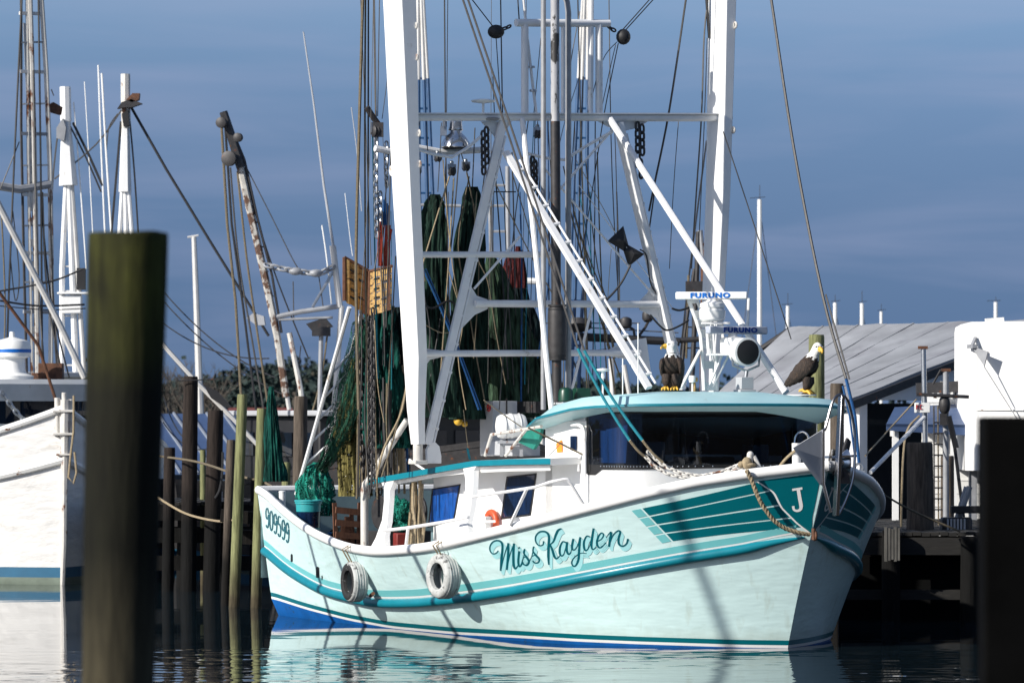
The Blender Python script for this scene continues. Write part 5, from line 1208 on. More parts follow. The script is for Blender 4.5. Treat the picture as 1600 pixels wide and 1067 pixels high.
# gear on the canopy top
def canopy_gear():
    b = MB(); c = BPv(779, 712, .6); b.box(c + V((0, 0, .43)), (.44, .42, .86), rz=ang + math.pi / 2); cab = part(b, 'cabinet', M['grey_panel'], bevel=.008)
    b = MB(); q = c + V((.02, -.0, .5)) - H.a * .215; b.box(q, (.015, .02, .8), rz=ang); part(b, 'door_seam', M['dark_steel'], cab)
    l = MB(); s = BPv(763.5, 637, .83); l.torus(s, H.s, .05, .012, 16, 6); l.box(s, (.05, .012, .03), rz=ang); part(l, 'red_emblem', M['red_letter'], cab)
    b = MB(); b.box(BPv(825, 636, .2), (.06, 1.0, .18), rz=ang + math.pi / 2); part(b, 'dark_box', M['dark_steel'], bevel=.01)
    r = MB(); c = BPv(799, 666, 1.3); ax = V((1, .25, .03)).normalized(); r.lathe(c - ax * .23, [(.10, 0), (.16, .02), (.185, .06), (.19, .20), (.20, .205), (.20, .235), (.19, .24), (.185, .40), (.16, .44), (.10, .46)], 28, axis=ax); lr = part(r, 'liferaft_canister', M['radome'])
    for dx in (-.12, .12):
        r = MB(); r.torus(c + ax * dx, ax, .19, .012, 28, 5); part(r, 'strap', M['grey_panel'], lr)
    k = MB(); k.bar(c + V((-.15, .02, -.2)), c + V((-.15, .02, -.46)), .05, .05); k.bar(c + V((.15, .02, -.2)), c + V((.15, .02, -.46)), .05, .05); k.box(c + V((0, .05, -.24)), (.42, .3, .04)); part(k, 'cradle', M['grey_steel'], lr)
    t = MB(); P = [(808, 690), (822, 674), (846, 667), (842, 688), (833, 702)]; t.slab([BPv(x, y, 1.8 - .04 * i) for i, (x, y) in enumerate(P)], -H.s * .05); part(t, 'tarpaulin_flap', M['green_poly'])
    h = MB(); h.tube([BPv(758, 712, 2.0), BPv(768, 679, 2.0), BPv(800, 674, 2.0), BPv(846, 666, 2.0)], .026, 7); h.tube([BPv(822, 671, 2.0), BPv(790, 712, 2.0)], .024, 6); part(h, 'canopy_rail', M['rusty_white'])
    e = MB(); e.box(BPv(790, 700, 1.0), (.5, .5, .22), rz=ang); e.box(BPv(812, 704, .9), (.4, .5, .16), rz=ang); part(e, 'hatch_box', M['grey_panel'], bevel=.01)
    g = MB(); c = BPu(884, 628, 4.6); g.lathe(c, [(.10, 0), (.115, .02), (.11, .16), (.09, .2), (.04, .22)], 16); g.box(c + V((.24, .2, .1)), (.22, .22, .22), rz=.3); part(g, 'vent_cowl', mat('dark_green_paint', (0.006, 0.05, 0.03), .35, var=.3), bevel=.006)
    s = MB(); 
    for dx in (-.14, .12, .28): s.tube([c + V((dx * .8, 0, -.01)), c + V((dx * 1.2, -.05, -.32))], .018, 6)
    s.bar(c + V((-.16, 0, -.02)), c + V((.34, .1, -.02)), .2, .025); part(s, 'cowl_stand', M['rig_white'])
    d = MB(); c0 = G(676, 722); d.slab([G(668, 724), G(667, 702), G(672, 692), G(680, 690), G(687, 697), G(690, 712), G(690, 724)], H.a * .06); part(d, 'fairlead_plate', M['white'], bevel=.01)
    d = MB(); d.tube([BPv(569.5, 858, 2.35), BPv(569.5, 768, 2.3), BPv(571, 756, 2.3), BPv(578, 748, 2.25), BPv(600, 712, 2.2), BPv(636, 656, 2.0)], [.062, .062, .06, .058, .052, .05], 12); part(d, 'davit_pipe', M['rusty_white'])
    d = MB(); d.tube([BPv(675, 742, 1.9), BPv(640, 718, 1.9)], .02, 6) ; part(d, 'tie_rod', M['rig_white'])
    # stern ladder frame
    d = MB(); a0, a1 = BPu(463, 772, 11.4), BPu(546, 480, 9.4); b0, b1 = BPu(502, 740, 11.0), BPu(577, 440, 9.2)
    d.tube([a0, a1], .036, 8); d.tube([b0, b1], .034, 8); sl_ = part(d, 'stern_ladder', M['rig_white'])
    for k in (.16, .28, .40, .52, .64):
        r_ = MB(); r_.tube([a0.lerp(a1, k), b0.lerp(b1, k)], .02, 6); part(r_, 'rung', M['rig_white'], sl_)
    d = MB(); d.tube([BPu(541, 775, 10.2), BPu(541, 600, 10.2)], .045, 8); part(d, 'stern_post', M['rig_white'])
    d = MB(); c = BPu(441, 790, 12.0); d.tube([c, c + V((0, 0, .24))], .055, 12); d.lathe(c + V((0, 0, .22)), [(.06, 0), (.06, .02), (.03, .03)], 12); part(d, 'bollard', M['white'])
    # winch machinery under the canopy's open end
    d = MB(); c = BPv(622, 800, .8); d.lathe(c - H.s * .4, [(.28, 0), (.28, .04), (.14, .05), (.14, .7), (.28, .71), (.28, .75)], 18, axis=H.s); d.box(c - V((0, 0, .5)), (.6, .9, .4), rz=ang); part(d, 'trawl_winch', M['dark_steel'], bevel=.01)
canopy_gear()

# ================================================================ THINGS ON AND AROUND THE MAIN BOAT
# ---- eagle decoys
M['feather'] = mat('dark_brown_feathers', (0.035, 0.022, 0.016), 0.75, var=.55, scale=9, stretch=(3, 3, .8), bump=.9, bscale=26, bdist=.02, blotch=((0.075, 0.045, 0.028), .55, .12, 12))
M['head_white'] = mat('white_head_feathers', (0.78, 0.77, 0.74), 0.7, var=.1, scale=14, bump=.5, bscale=40)
M['beak'] = mat('yellow_horn', (0.72, 0.42, 0.05), 0.5, var=.25, scale=14)
def eagle(pos, yaw, lean, headyaw, label, h=.74, tail_side=0):
    r = thing('eagle_statue', label, 'eagle statue', pos, 'eagle statues on the wheelhouse roof')
    Rm = Matrix.Rotation(yaw, 3, 'Z') @ Matrix.Rotation(lean, 3, 'X')      # facing -Y, lean > 0 tips the breast forward
    s = h / .74
    def T(p): return V(pos) + Rm @ (V(p) * s) + V((0, 0, 0))
    mb = MB(); n = 20
    spine = [(.235, .015, .035, .015), (.215, .05, .065, .025), (.165, .13, .085, .05), (.10, .20, .115, .095), (.045, .28, .138, .125), (.015, .37, .142, .13), (-.005, .45, .125, .115), (-.02, .515, .088, .088), (-.032, .56, .066, .072), (-.042, .605, .062, .073), (-.050, .65, .060, .074), (-.052, .69, .046, .058), (-.050, .715, .018, .022)]
    P = cat_rom(spine, 4); rows = []; hy = Matrix.Rotation(headyaw, 3, 'Z')
    for y, z, rx, ry in P:
        row = []
        for j in range(n):
            a = 2 * math.pi * j / n; k = 1 + .06 * noise.noise((math.cos(a) * 3, math.sin(a) * 3, z * 18)); k2 = 1 - .12 * max(0, -math.sin(a)) * (z > .45)
            p = V((math.cos(a) * rx * k, math.sin(a) * ry * k, 0))
            if z > .53: p = hy @ p
            row.append(T((p.x, y + p.y * (1 if z > .2 else .8), z + p.y * (-.35 if .1 < z < .45 else 0))))
        rows.append(row)
    nz = [z for y, z, rx, ry in P]; wl = [.485 + .025 * math.sin(j * 2.1) for j in range(n)]
    mb.grid(rows, lambda i, j: 1 if nz[i] > wl[j] else 0, closed=True); mb.add(rows[0], [tuple(range(n))]); mb.add(rows[-1], [tuple(range(n))], 1)
    for sx in (1, -1):       # folded wings: shoulder to wing tip over the tail
        W = [(.085, -.045, .47, .03, .045), (.125, -.02, .43, .045, .085), (.140, .03, .33, .042, .105), (.125, .10, .22, .034, .085), (.095, .175, .115, .024, .055), (.06, .235, .04, .012, .025)]
        rw = []
        for x, y, z, th, wd in cat_rom(W, 4):
            rw.append([T((sx * (x + math.cos(2 * math.pi * j / 12) * th), y + math.sin(2 * math.pi * j / 12) * wd, z + math.sin(2 * math.pi * j / 12) * wd * .35 + .012 * math.sin(j * 3 + z * 60))) for j in range(12)])
        mb.grid(rw, closed=True); mb.add(rw[0], [tuple(range(12))]); mb.add(rw[-1], [tuple(range(12))])
        # feathered thigh
        tq = [(sx * .065, -.03, .22), (sx * .07, -.055, .15), (sx * .068, -.05, .09), (sx * .066, -.045, .045)]
        mb.tube([T(p) for p in tq], [.07 * s, .066 * s, .045 * s, .024 * s], 10)
        mb.tube([T((sx * .066, -.045, .06)), T((sx * .066, -.05, .015))], .022 * s, 8, 2)
        for dx, dy in ((-.045, -.09), (0, -.11), (.045, -.09), (0, .07)):
            f0 = V((sx * .066, -.05, .02)); mb.tube([T(f0), T(f0 + V((dx * .5, dy * .5, .022))), T(f0 + V((dx, dy, .002))), T(f0 + V((dx * 1.15, dy * 1.15, -.02)))], [.022 * s, .022 * s, .017 * s, .005 * s], 7, 2)
    hd = V((0, -.045, .645))
    def HB(p): return T(V((0, -.045, 0)) + hy @ V(p) + V((0, 0, .635)))
    mb.tube([HB((0, -.045, .004)), HB((0, -.085, .008)), HB((0, -.125, -.002)), HB((0, -.148, -.026)), HB((0, -.147, -.05))], [.034 * s, .031 * s, .025 * s, .015 * s, .003 * s], 10, 2)
    mb.tube([HB((0, -.05, -.02)), HB((0, -.10, -.024)), HB((0, -.118, -.026))], [.02 * s, .014 * s, .003 * s], 8, 2)
    for sx in (1, -1):
        mb.ball(HB((sx * .052, -.045, .022)), .011 * s, 8, 3); mb.tube([HB((sx * .04, -.068, .036)), HB((sx * .062, -.03, .040))], .009 * s, 6, 1)
    mb.build('body', [M['feather'], M['head_white'], M['beak'], M['black']], r, angle=70)
    b = MB(); b.lathe(V(pos) + V((0, 0, -.05)), [(.20 * s, 0), (.205 * s, .012), (.19 * s, .02)], 18); 
    b2 = b.build('base', M['white'], r)
    lg = MB(); lg.tube([T((-.15, -.06, -.022)), T((-.05, -.05, -.012)), T((.06, -.06, -.016)), T((.16, -.05, -.024))], [.03, .035, .034, .026], 9); lg.build('perch', M['dark_steel'], r)
def roof_pt(px, py, u): return BPu(px, py, u)
eagle(roof_pt(1049, 611, 2.25), R(-12), R(-4), R(-72), 'dark brown eagle statue facing front, its beak turned left, yellow feet on the roof', .76)
eagle(roof_pt(1253, 613, 1.75), R(72), R(15), R(-40), 'brown eagle statue leaning to the right, tail left, before the mossy piling', .80)

# ---- tyre fenders on the near side
def tyre(px, py, Rr, rr, label, dark=0):
    t, z = H.from_px(px, py); n = H.nrm(t, z); n.z = 0; n.normalize(); c = H.pt(t, z) + n * (rr * 1.25 + .05)
    r = thing('tyre_fender', label, 'tyre', c, 'tyre fenders on the hull')
    b = MB(); rows = []
    X = n.orthogonal(); X = V((0, 0, 1)); Y = n.cross(X)
    prof = [(-.10, -.55), (.0, -.95), (.35, -1.08), (.80, -1.0), (1.0, -.72), (1.05, 0), (1.0, .72), (.80, 1.0), (.35, 1.08), (0, .95), (-.10, .55), (.18, .5), (.72, .65), (.78, 0), (.72, -.65), (.18, -.5)]
    for i in range(40):
        a = 2 * math.pi * i / 40; d = X * math.cos(a) + Y * math.sin(a)
        rows.append([c + d * (Rr - rr * .55 + rr * 1.1 * k) + n * (rr * 1.05 * w_) for k, w_ in prof])
    rows.append(rows[0]); b.grid(rows, lambda i, j: 1 if dark and (j in (7, 8, 9, 10, 11)) else 0, closed=True); b.build('tread', [M['tyre_white'], M['tyre_black']], r, angle=55)
    g = MB()
    for k in (-.55, -.2, .2, .55): g.torus(c + n * (rr * k), n, Rr - rr * .55 + rr * 1.13, .008, 40, 5)
    g.build('tread_rib', M['tyre_white'], r)
    for dx in (-.05, .06):
        q = H.pt(t, H.zsh(t) + .08) + H.a * dx; ro = MB(); ro.tube([q, q + n * .11 - V((0, 0, .06)), c + V((0, 0, Rr * .8)) + H.a * dx * .7], .012, 6); ro.build('hanging_rope', M['rope_tan'], r)
tyre(572, 908, .245, .115, 'white painted tyre fender with a worn black sidewall, nearer the stern', 1)
tyre(711, 899, .265, .118, 'white painted tyre fender hanging amidships before the painted name')
b = MB(); t_, z_ = H.from_px(583, 928); q = H.pt(t_, z_, 1, .05); b.tube([q, q + H.a * -.28 + V((0, 0, .05)) + H.s * .1], .03, 7)
tag(b.build('stick', M['wood_red']), 'short brown stick wedged between the rear tyre and the rub rail', 'stick')

# ---- mooring rope at the bow, bridle, chain
def hullrope(pts, offs, r_, name, m, label, cat):
    P = []
    for (x, y), o in zip(pts, offs):
        t, z = H.from_px(x, y); t = max(t, .0005); P.append(H.pt(t, z) + V((-.2, -.98, 0)) * o)
    P = [V(q) for q in cat_rom([tuple(p) for p in P], 5)]
    mb = MB(); mb.tube(P, r_, 8)
    # twisted strand laid round the rope
    S_ = resample(P, .012); 
    for ph in (0, 2.09, 4.19):
        Q = []
        for i, p in enumerate(S_):
            d = (S_[min(i + 1, len(S_) - 1)] - S_[max(i - 1, 0)]).normalized(); x = d.cross(V((.3, 1, .1))).normalized(); y = d.cross(x); a = i * .42 + ph
            Q.append(p + (x * math.cos(a) + y * math.sin(a)) * r_ * .72)
        mb.tube(Q, r_ * .52, 4)
    return tag(mb.build(name, M[m]), label, cat)
hullrope([(1168, 734), (1177, 752), (1187, 776), (1197, 793), (1212, 812), (1230, 825), (1252, 832), (1272, 834.5)], [.10, .12, .16, .18, .18, .16, .12, .07], .028, 'mooring_rope', 'rope_tan', 'thick tan twisted rope sagging from the white chock to the stem', 'rope')
eye = MB(); p0 = H.pt(0, 1.62) + H.a * -.05; eye.torus(p0 + V((.02, -.06, 0)), V((1, .2, 0)), .06, .022, 14, 6); eye.tube([p0 + V((0, -.09, .10)), p0 + V((0, -.1, -.06))], .03, 8); part(eye, 'stem_eye', M['rust'])
ch = MB(); c = on_hull(1172, 738, 0) + V((0, .12, .05)); ch.bar(c + V((-.10, 0, 0)), c + V((.12, .03, .0)), .10, .05); ch.tube([c + V((-.02, 0, 0)), c + V((.01, 0, .20))], [.06, .045], 10); ch.tube([c + V((.06, 0, .18)), c + V((.16, 0, -.02))], .03, 7); ch.ball(c + V((.01, 0, .2)), .05, 10); part(ch, 'chock', M['rusty_white'])
kn = MB(); kn.ball(c + V((-.04, -.07, .08)), .075, 10, sc=(1, .8, 1.2)); kn.ball(c + V((-.12, -.05, .06)), .05, 8); kn.torus(c + V((.0, -.04, .06)), V((0, 0, 1)), .07, .028, 12, 6)
tag(kn.build('rope_hitch', M['rope_tan']), 'tan rope hitch wrapped round the white chock on the gunwale', 'rope')
def fpt(px, py, k=.18):
    g = on_hull(px, smooth_interp(SHEER, px), 0); return Wp(px, py, g.y + k)
cm = MB(); cm.chain([fpt(*q) for q in ((1008, 712), (1022, 728), (1045, 741), (1080, 748), (1120, 744), (1145, 736), (1164, 730))], .085, .015); cm.chain([fpt(*q, .3) for q in ((1012, 705), (1035, 726), (1060, 738), (1092, 744), (1125, 738), (1160, 724))], .085, .015)
tag(cm.build('chain', M['rusty_white']), 'double pale rusty chain draped across the foredeck under the windshield', 'chain')
def line(pts, r_, m, name, label, cat='rope', n=5, smooth_=True):
    P = [V(q) for q in cat_rom([tuple(p) for p in pts], 6)] if smooth_ else pts
    mb = MB(); mb.tube(P, r_, n); return tag(mb.build(name, M[m]), label, cat)
def bridle(a, b_, e, lab):
    D0, D1 = 61.5, fpt(e[0], 735).y - .02
    def d(k): return D0 + (D1 - D0) * k
    a = up([a, b_])[0]; P = [Wp(a[0], a[1], d(0)), Wp((a[0] + b_[0]) / 2 + 2, (a[1] + b_[1]) / 2, d(.37)), Wp(b_[0], b_[1], d(.76)), Wp(e[0], e[1], d(1))]
    r = thing('bow_bridle', lab, 'rope', P[-1])
    u = MB(); u.tube(P[:3], .016, 6); u.build('wire', M['wire'], r)
    t = MB(); t.tube([P[2].lerp(P[3], k) - V((0, 0, .06 * math.sin(k * math.pi))) for k in (0, .25, .5, .75, 1)], .022, 7); t.build('teal_rope', M['rope_teal'], r)
bridle((718, -14), (903, 545), (984, 688), 'left strand of the teal and grey bridle slanting down to the foredeck chain')
bridle((726, -14), (913, 548), (1004, 688), 'right strand of the teal and grey bridle slanting down to the foredeck chain')
for a, b_, lb in (((984, 688), (1012, 716), 'short tan rope tail on the left end of the foredeck chain'), ((1004, 688), (1036, 722), 'short tan rope tail on the right end of the foredeck chain')):
    line([fpt(*a, 0), fpt((a[0] + b_[0]) / 2, (a[1] + b_[1]) / 2 + 3, .1), fpt(*b_, .2)], .02, 'rope_tan', 'rope_tail', lb)
def stay():
    D = 60.6; P = [Wp(1188, -104, D + 3), Wp(1203, -14, D + 2.5), Wp(1240, 230, D + 1.5), Wp(1285, 460, D + .6), Wp(1322, 592, D), Wp(1336, 650, D), Wp(1342, 722, D + .2)]
    r = thing('forestay', 'long cable from the upper right down to the bow, ending in blue rope', 'cable', P[-1])
    a = MB(); a.tube([V(q) for q in cat_rom([tuple(p) for p in P[:5]], 5)], .022, 6); a.tube([p + V((.05, .02, 0)) for p in P[3:5]], .014, 5); a.build('wire', M['wire'], r)
    a = MB(); a.tube([P[4], P[5], P[6]], .024, 7); a.tube([P[4] + V((-.05, -.03, -.1)), P[5] + V((-.08, -.03, 0)), P[6] + V((-.06, 0, .1))], .015, 6); a.build('blue_rope', M['rope_blue'], r)
    a = MB(); a.torus(P[6] - V((0, 0, .08)), V((0, 1, 0)), .06, .02, 12, 6); a.box(P[6] - V((0, 0, .18)), (.16, .12, .12)); a.build('shackle', M['steel'], r)
stay()

# ---- bow anchor in its stainless hoop
def anchor():
    u0 = -1.15
    def A(px, py, u=u0): return BPu(px, py, u)
    r = thing('bow_anchor', 'grey plough anchor with polished stainless hoop standing at the stem', 'anchor', A(1303, 806))
    f = MB(); f.slab([A(1239, 700), A(1286, 671), A(1285, 716)], H.a * .02); f.slab([A(1239, 700), A(1285, 716), A(1283, 758), A(1281, 757)], H.a * .02 + V((.02, 0, 0))); f.build('fluke', M['grey_panel'], r)
    s = MB(); s.bar(A(1315, 617), A(1306, 806), .06, .10, up=H.a); s.build('shank', M['hoop_steel'], r, bevel=.01)
    h = MB(); h.tube([V(q) for q in cat_rom([tuple(A(*p)) for p in ((1286, 672), (1290, 668), (1299, 634), (1306, 620), (1316, 617), (1325, 628), (1334, 664), (1336, 700), (1333, 745), (1322, 780), (1311, 803))], 5)], .02, 7); h.build('hoop', M['hoop_steel'], r)
    h = MB(); h.tube([A(1286, 672), A(1286, 755), A(1291, 775), A(1298, 800)], .024, 7); h.build('fluke_edge', M['stainless'], r)
    k = MB(); k.bar(A(1292, 714, u0 + .1), A(1335, 712, u0 + .1), .12, .03); k.build('cross_bar', M['stainless'], r)
anchor()
rl = MB(); c = BPu(1313, 722, -.9); rl.lathe(c - V((.12, 0, 0)), [(.05, 0), (.19, .02), (.13, .10), (.13, .14), (.19, .22), (.05, .24)], 20, axis=V((1, .3, 0))); ro_ = part(rl, 'anchor_roller', M['stainless'])
rl = MB(); rl.slab([BPu(1303, 742, -1.0), BPu(1318, 745, -1.0), BPu(1330, 690, -.8), BPu(1325, 684, -.8)], H.a * .05); rl.box(BPu(1318, 735, -.85), (.16, .3, .36)); part(rl, 'bracket', M['dark_steel'], ro_)
pb = MB(); c = BPu(1245, 738, .05); pb.tube([c, c + V((-.01, 0, .42))], .062, 12); po = part(pb, 'bow_post', M['white'])
pb = MB(); pb.tube([V(q) for q in cat_rom([tuple(BPu(*p, .05)) for p in ((1241, 692), (1244, 680), (1253, 674), (1262, 680), (1265, 694))], 5)], .014, 6); part(pb, 'hoop', M['stainless'], po)
line([BPu(1243, 703, -.05), BPu(1228, 716, .2), BPu(1213, 735, .4)], .022, 'rope_tan', 'bow_rope', 'tan rope slanting down left from the white post behind the anchor')
kn = MB(); c = BPu(1253, 706, 0); kn.torus(c, V((.3, 1, 0)), .075, .026, 14, 6); kn.torus(c + V((.05, 0, .05)), V((1, .3, 0)), .06, .024, 12, 6); kn.tube([c, c + V((.10, .0, .10)), c + V((.09, 0, -.05))], .022, 6)
tag(kn.build('rope_coil', M['rope_tan']), 'small rope coil made fast between the white post and the anchor', 'rope')

# ---- life ring on the deckhouse, box beside it
lr = MB(); c = BPv(768, 815, VH + .08); lr.torus(c, H.s, .145, .05, 30, 10); tag(lr.build('life_ring', M['orange']), 'orange red life ring leaning on the white deckhouse below the dark window', 'life ring')
sb = MB(); c = BPv(760, 820, VH + .22); sb.box(c, (.10, .10, .26), rz=ang); sb.bar(c + V((-.05, -.08, .05)), c + V((.14, -.1, .06)), .05, .04); tag(sb.build('fender_bracket', M['white'], bevel=.008), 'white bracket in front of the orange life ring', 'bracket')

# ---- nets hanging aft of the gallows
def hang(path, radii, name, m, label, group=None, folds=7, n=88, amp=.22, seed=0, flat=.6, k=7):
    """gathered hanging net: folds run down its length"""
    P = cat_rom([tuple(p) + (r_,) for p, r_ in zip(path, radii)], k); rows = []; mb = MB(); cnt = len(P)
    for i, (x, y, z, r_) in enumerate(P):
        row = []
        for j in range(n):
            a = 2 * math.pi * j / n
            wv = math.sin(folds * a + 5 * noise.noise((i * .05, seed, math.cos(a))) + i * .02); f = 1 + amp * (2 * abs(wv) ** .6 - 1) + .22 * math.sin(folds * 2.7 * a + seed + i * .05) * (.5 + noise.noise((i * .1, a, seed))) + .55 * noise.noise((math.cos(a) * 1.6 + seed, math.sin(a) * 1.6, i * .11)) + .3 * noise.noise((math.cos(a) * 4, math.sin(a) * 4 + seed, i * .3))
            d = V((math.cos(a), math.sin(a) * flat, 0)); row.append(V((x, y, z)) + d * (r_ * f))
        rows.append(row)
    mb.grid(rows, closed=True); mb.add(rows[0], [tuple(range(n))])
    return tag(mb.build(name, M[m], angle=180), label, 'fishing net', group)
GN = 'nets hung up to dry behind the gallows'
un = UG + .9
hang([G(679, 304, un), G(679, 330, un), G(677, 420, un), G(678, 520, un), G(683, 600, un), G(690, 652, un)], [.06, .14, .18, .21, .25, .30], 'fishing_net', 'net_dark', 'dark green bundled net hanging right beside the left white boom', GN, seed=1)
hang([G(737, 292, un + .2), G(736, 320, un + .2), G(731, 400, un + .2), G(733, 480, un + .2), G(735, 560, un + .2), G(737, 655, un + .2)], [.06, .14, .19, .22, .24, .26], 'fishing_net', 'net_dark', 'dark green bundled net hanging behind the slanting ladder leg', GN, seed=2)
hang([G(765, 395, un + .5), G(775, 440, un + .5), G(788, 520, un + .5), G(800, 600, un + .5), G(806, 652, un + .5)], [.05, .18, .33, .45, .52], 'fishing_net', 'net_tent', 'olive green net spreading down like a tent right of the dark bundles', GN, folds=9, amp=.12, seed=3, flat=.4)
hang([G(806, 450, un + .9), G(811, 500, un + .9), G(818, 560, un + .9), G(826, 640, un + .9)], [.1, .22, .28, .30], 'fishing_net', 'net_black', 'black net hanging behind the olive green tent shaped net', GN, seed=4, flat=.4)
hang([BPv(594, 478, 1.9), BPv(596, 520, 1.9), BPv(600, 580, 1.9), BPv(602, 640, 1.9), BPv(608, 700, 1.9)], [.16, .20, .24, .26, .22], 'fishing_net', 'net_green', 'bright teal green net bunched below the yellow wooden trawl door', GN, seed=5)
hang([BPv(622, 480, 1.5), BPv(626, 540, 1.5), BPv(628, 620, 1.5), BPv(632, 700, 1.5)], [.14, .18, .22, .2], 'fishing_net', 'net_black', 'black green net hanging between the trawl door and the left white boom', GN, seed=6)
M['net_olive'] = net_mat('olive_brown_netting', (0.15, 0.13, 0.045), .26, 22)
hang([BPv(556, 560, 2.1), BPv(553, 640, 2.1), BPv(552, 690, 2.1), BPv(556, 775, 2.1)], [.05, .15, .22, .18], 'fishing_net', 'net_olive', 'coarse olive brown mesh bag hanging beside the davit pipe', GN, seed=7)
def sheer_net():
    # sheer green net swept from the trawl doors down to the stern
    top = [BPv(568, 500, 2.2), BPv(560, 540, 2.3), BPv(545, 600, 2.4), BPv(530, 660, 2.5), BPv(512, 705, 2.6), BPv(497, 735, 2.7)]
    wid = [.35, .42, .46, .42, .26, .10]; rows = []
    for i, (p, w_) in enumerate(zip(cat_rom([tuple(q) for q in top], 6), [interp([(k / 5, w_) for k, w_ in enumerate(wid)], q / 30) for q in range(31)])):
        rows.append([V(p) + V((1, .35, .25 * (1 - i / 30))) * (w_ * (j / 16 - .35)) + H.s * (.06 * math.sin(j * 1.1 + i * .12) + .05 * noise.noise((i * .2, j * .3, 3))) for j in range(17)])
    mb = MB(); mb.grid(rows); mb.grid([[p + V((.05, .12, -.04)) for p in r_] for r_ in rows])
    tag(mb.build('fishing_net', M['net_sheer'], angle=180), 'sheer green net sweeping down to a point at the stern deck', 'fishing net', GN)
sheer_net()
hang([BPu(497, 722, 11.1), BPu(492, 740, 11.1), BPu(491, 765, 11.1), BPu(498, 785, 11.0), BPu(505, 806, 10.9)], [.06, .20, .24, .20, .10], 'fishing_net', 'net_teal', 'bright teal netting draped over the bucket at the stern', GN, seed=12, amp=.35, folds=6)
hang([BPu(424, 604, 13.6), BPu(425, 650, 13.6), BPu(427, 700, 13.6), BPu(430, 752, 13.6)], [.03, .09, .12, .16], 'fishing_net', 'net_green', 'narrow dark teal net hanging between the green poles and the brown piling', GN, seed=9)

# ---- trawl doors, straps, hanging ropes
def trawl_door(c4, thick, label):
    r = thing('trawl_door', label, 'trawl door', c4[3], 'wooden trawl doors on the gallows')
    a, b_, c_, d_ = [V(p) for p in c4]; t = V(thick); nrm = t.normalized()
    for i in range(6):
        k0, k1 = i / 6 + .008, (i + 1) / 6 - .008; mb = MB(); mb.slab([a.lerp(d_, k0), b_.lerp(c_, k0), b_.lerp(c_, k1), a.lerp(d_, k1)], t); mb.build('plank', M['door_wood'], r, bevel=.006)
    for k in (.2, .55, .88):
        mb = MB(); p, q = a.lerp(b_, k), d_.lerp(c_, k); w_ = (b_ - a) * .06; mb.slab([p - w_, p + w_, q + w_, q - w_], -nrm * .035); mb.build('cleat', M['door_wood'] if k < .8 else M['rust'], r, bevel=.004)
    s = MB()
    for (x, y) in ((.35, .2), (.35, .42), (.38, .62), (.36, .8), (.7, .3), (.7, .7)):
        p = a.lerp(b_, x).lerp(d_.lerp(c_, x), y); s.bar(p - (b_ - a) * .11 - nrm * .008, p + (b_ - a) * .11 - nrm * .008, .02, .035, up=nrm)
    s.build('slot', M['black'], r)
    e = MB(); e.tube([a, d_], .03, 6); e.tube([a, b_], .025, 6); e.build('iron_shoe', M['rust'], r)
vd = 2.55
trawl_door([BPv(538, 402, vd + .15), BPv(577, 424, vd - .25), BPv(575, 494, vd - .25), BPv(538, 470, vd + .15)], V((.03, .05, 0)), 'yellow wooden trawl door on the left, turned to the sun')
trawl_door([BPv(578, 424, vd - .25), BPv(612, 416, vd + .1), BPv(611, 484, vd + .1), BPv(577, 495, vd - .25)], V((.0, .06, 0)), 'yellow brown wooden trawl door on the right with rows of dark slots')
def straps():
    r = MB(); bl = MB()
    for i in range(9):
        x = 592 + i * 2.1; P = [G(x + 3 + random.uniform(-1, 1), 346 + (i % 3) * 6, UG + .8), G(x + random.uniform(-2, 2), 380, UG + .8), G(x - 1 + random.uniform(-1, 1), 416, UG + .8)]
        r.tube(P, .011 + .006 * (i % 3), 5, flat=.6)
    root = thing('webbing_straps', 'bundle of red straps topped with blue hanging above the right trawl door', 'straps', G(600, 416, UG + .8))
    r.build('red_strap', M['red_strap'], root)
    for i in range(4): bl.tube([G(600 + i * 2.6, 312 + i * 3, UG + .8), G(598 + i * 2.8, 352, UG + .8)], .014, 6)
    bl.build('blue_sleeve', M['rope_blue'], root)
straps()
def hanging_bundle(px0, px1, y0, y1, n, mats, v, name, label, cat, rr=(.010, .022), seed=0):
    rnd = random.Random(seed); root = thing(name, label, cat, BPv((px0 + px1) / 2, y1, v)); groups = []
    for i in range(n):
        x = rnd.uniform(px0, px1); m_ = rnd.choice(mats); vv = v + rnd.uniform(-.25, .25)
        P = [BPv(x + rnd.uniform(-5, 5) * k, y0 + (y1 - y0) * k + rnd.uniform(-12, 12) * (k in (0, 1)), vv) for k in (0, .3, .6, 1)]
        mb = MB(); groups.append((m_, mb))
        if m_ == 'dark_steel': mb.chain([V(q) for q in cat_rom([tuple(p) for p in P], 5)], .12, .014)
        else: mb.tube([V(q) for q in cat_rom([tuple(p) for p in P], 5)], rnd.uniform(*rr), 5)
    for m_, mb in groups: mb.build('hanging_chain' if m_ == 'dark_steel' else 'hanging_rope', M[m_], root)
hanging_bundle(562, 586, 490, 770, 16, ['rope_old', 'rope_tan', 'dark_steel', 'rope_old', 'wire_dark'], 2.3, 'rope_bundle', 'bundle of brown ropes and chains hanging below the left trawl door', 'ropes', seed=1)
hanging_bundle(586, 612, 600, 770, 14, ['rope_old', 'dark_steel', 'wire_dark', 'wire'], 1.9, 'rope_bundle', 'dark ropes and chains hanging between the mesh bag and the left white boom', 'ropes', seed=2)
hanging_bundle(612, 640, 560, 760, 10, ['rope_old', 'rope_tan', 'wire_dark', 'rope_blue'], 1.4, 'rope_bundle', 'loose ropes hanging right next to the foot of the left white boom', 'ropes', seed=3)
hanging_bundle(641, 660, 757, 858, 12, ['rope_tan', 'rope_tan', 'rope_old'], 1.95, 'rope_coil', 'tan rope hank hanging under the canopy left of the bright blue window', 'rope', rr=(.02, .03), seed=4)
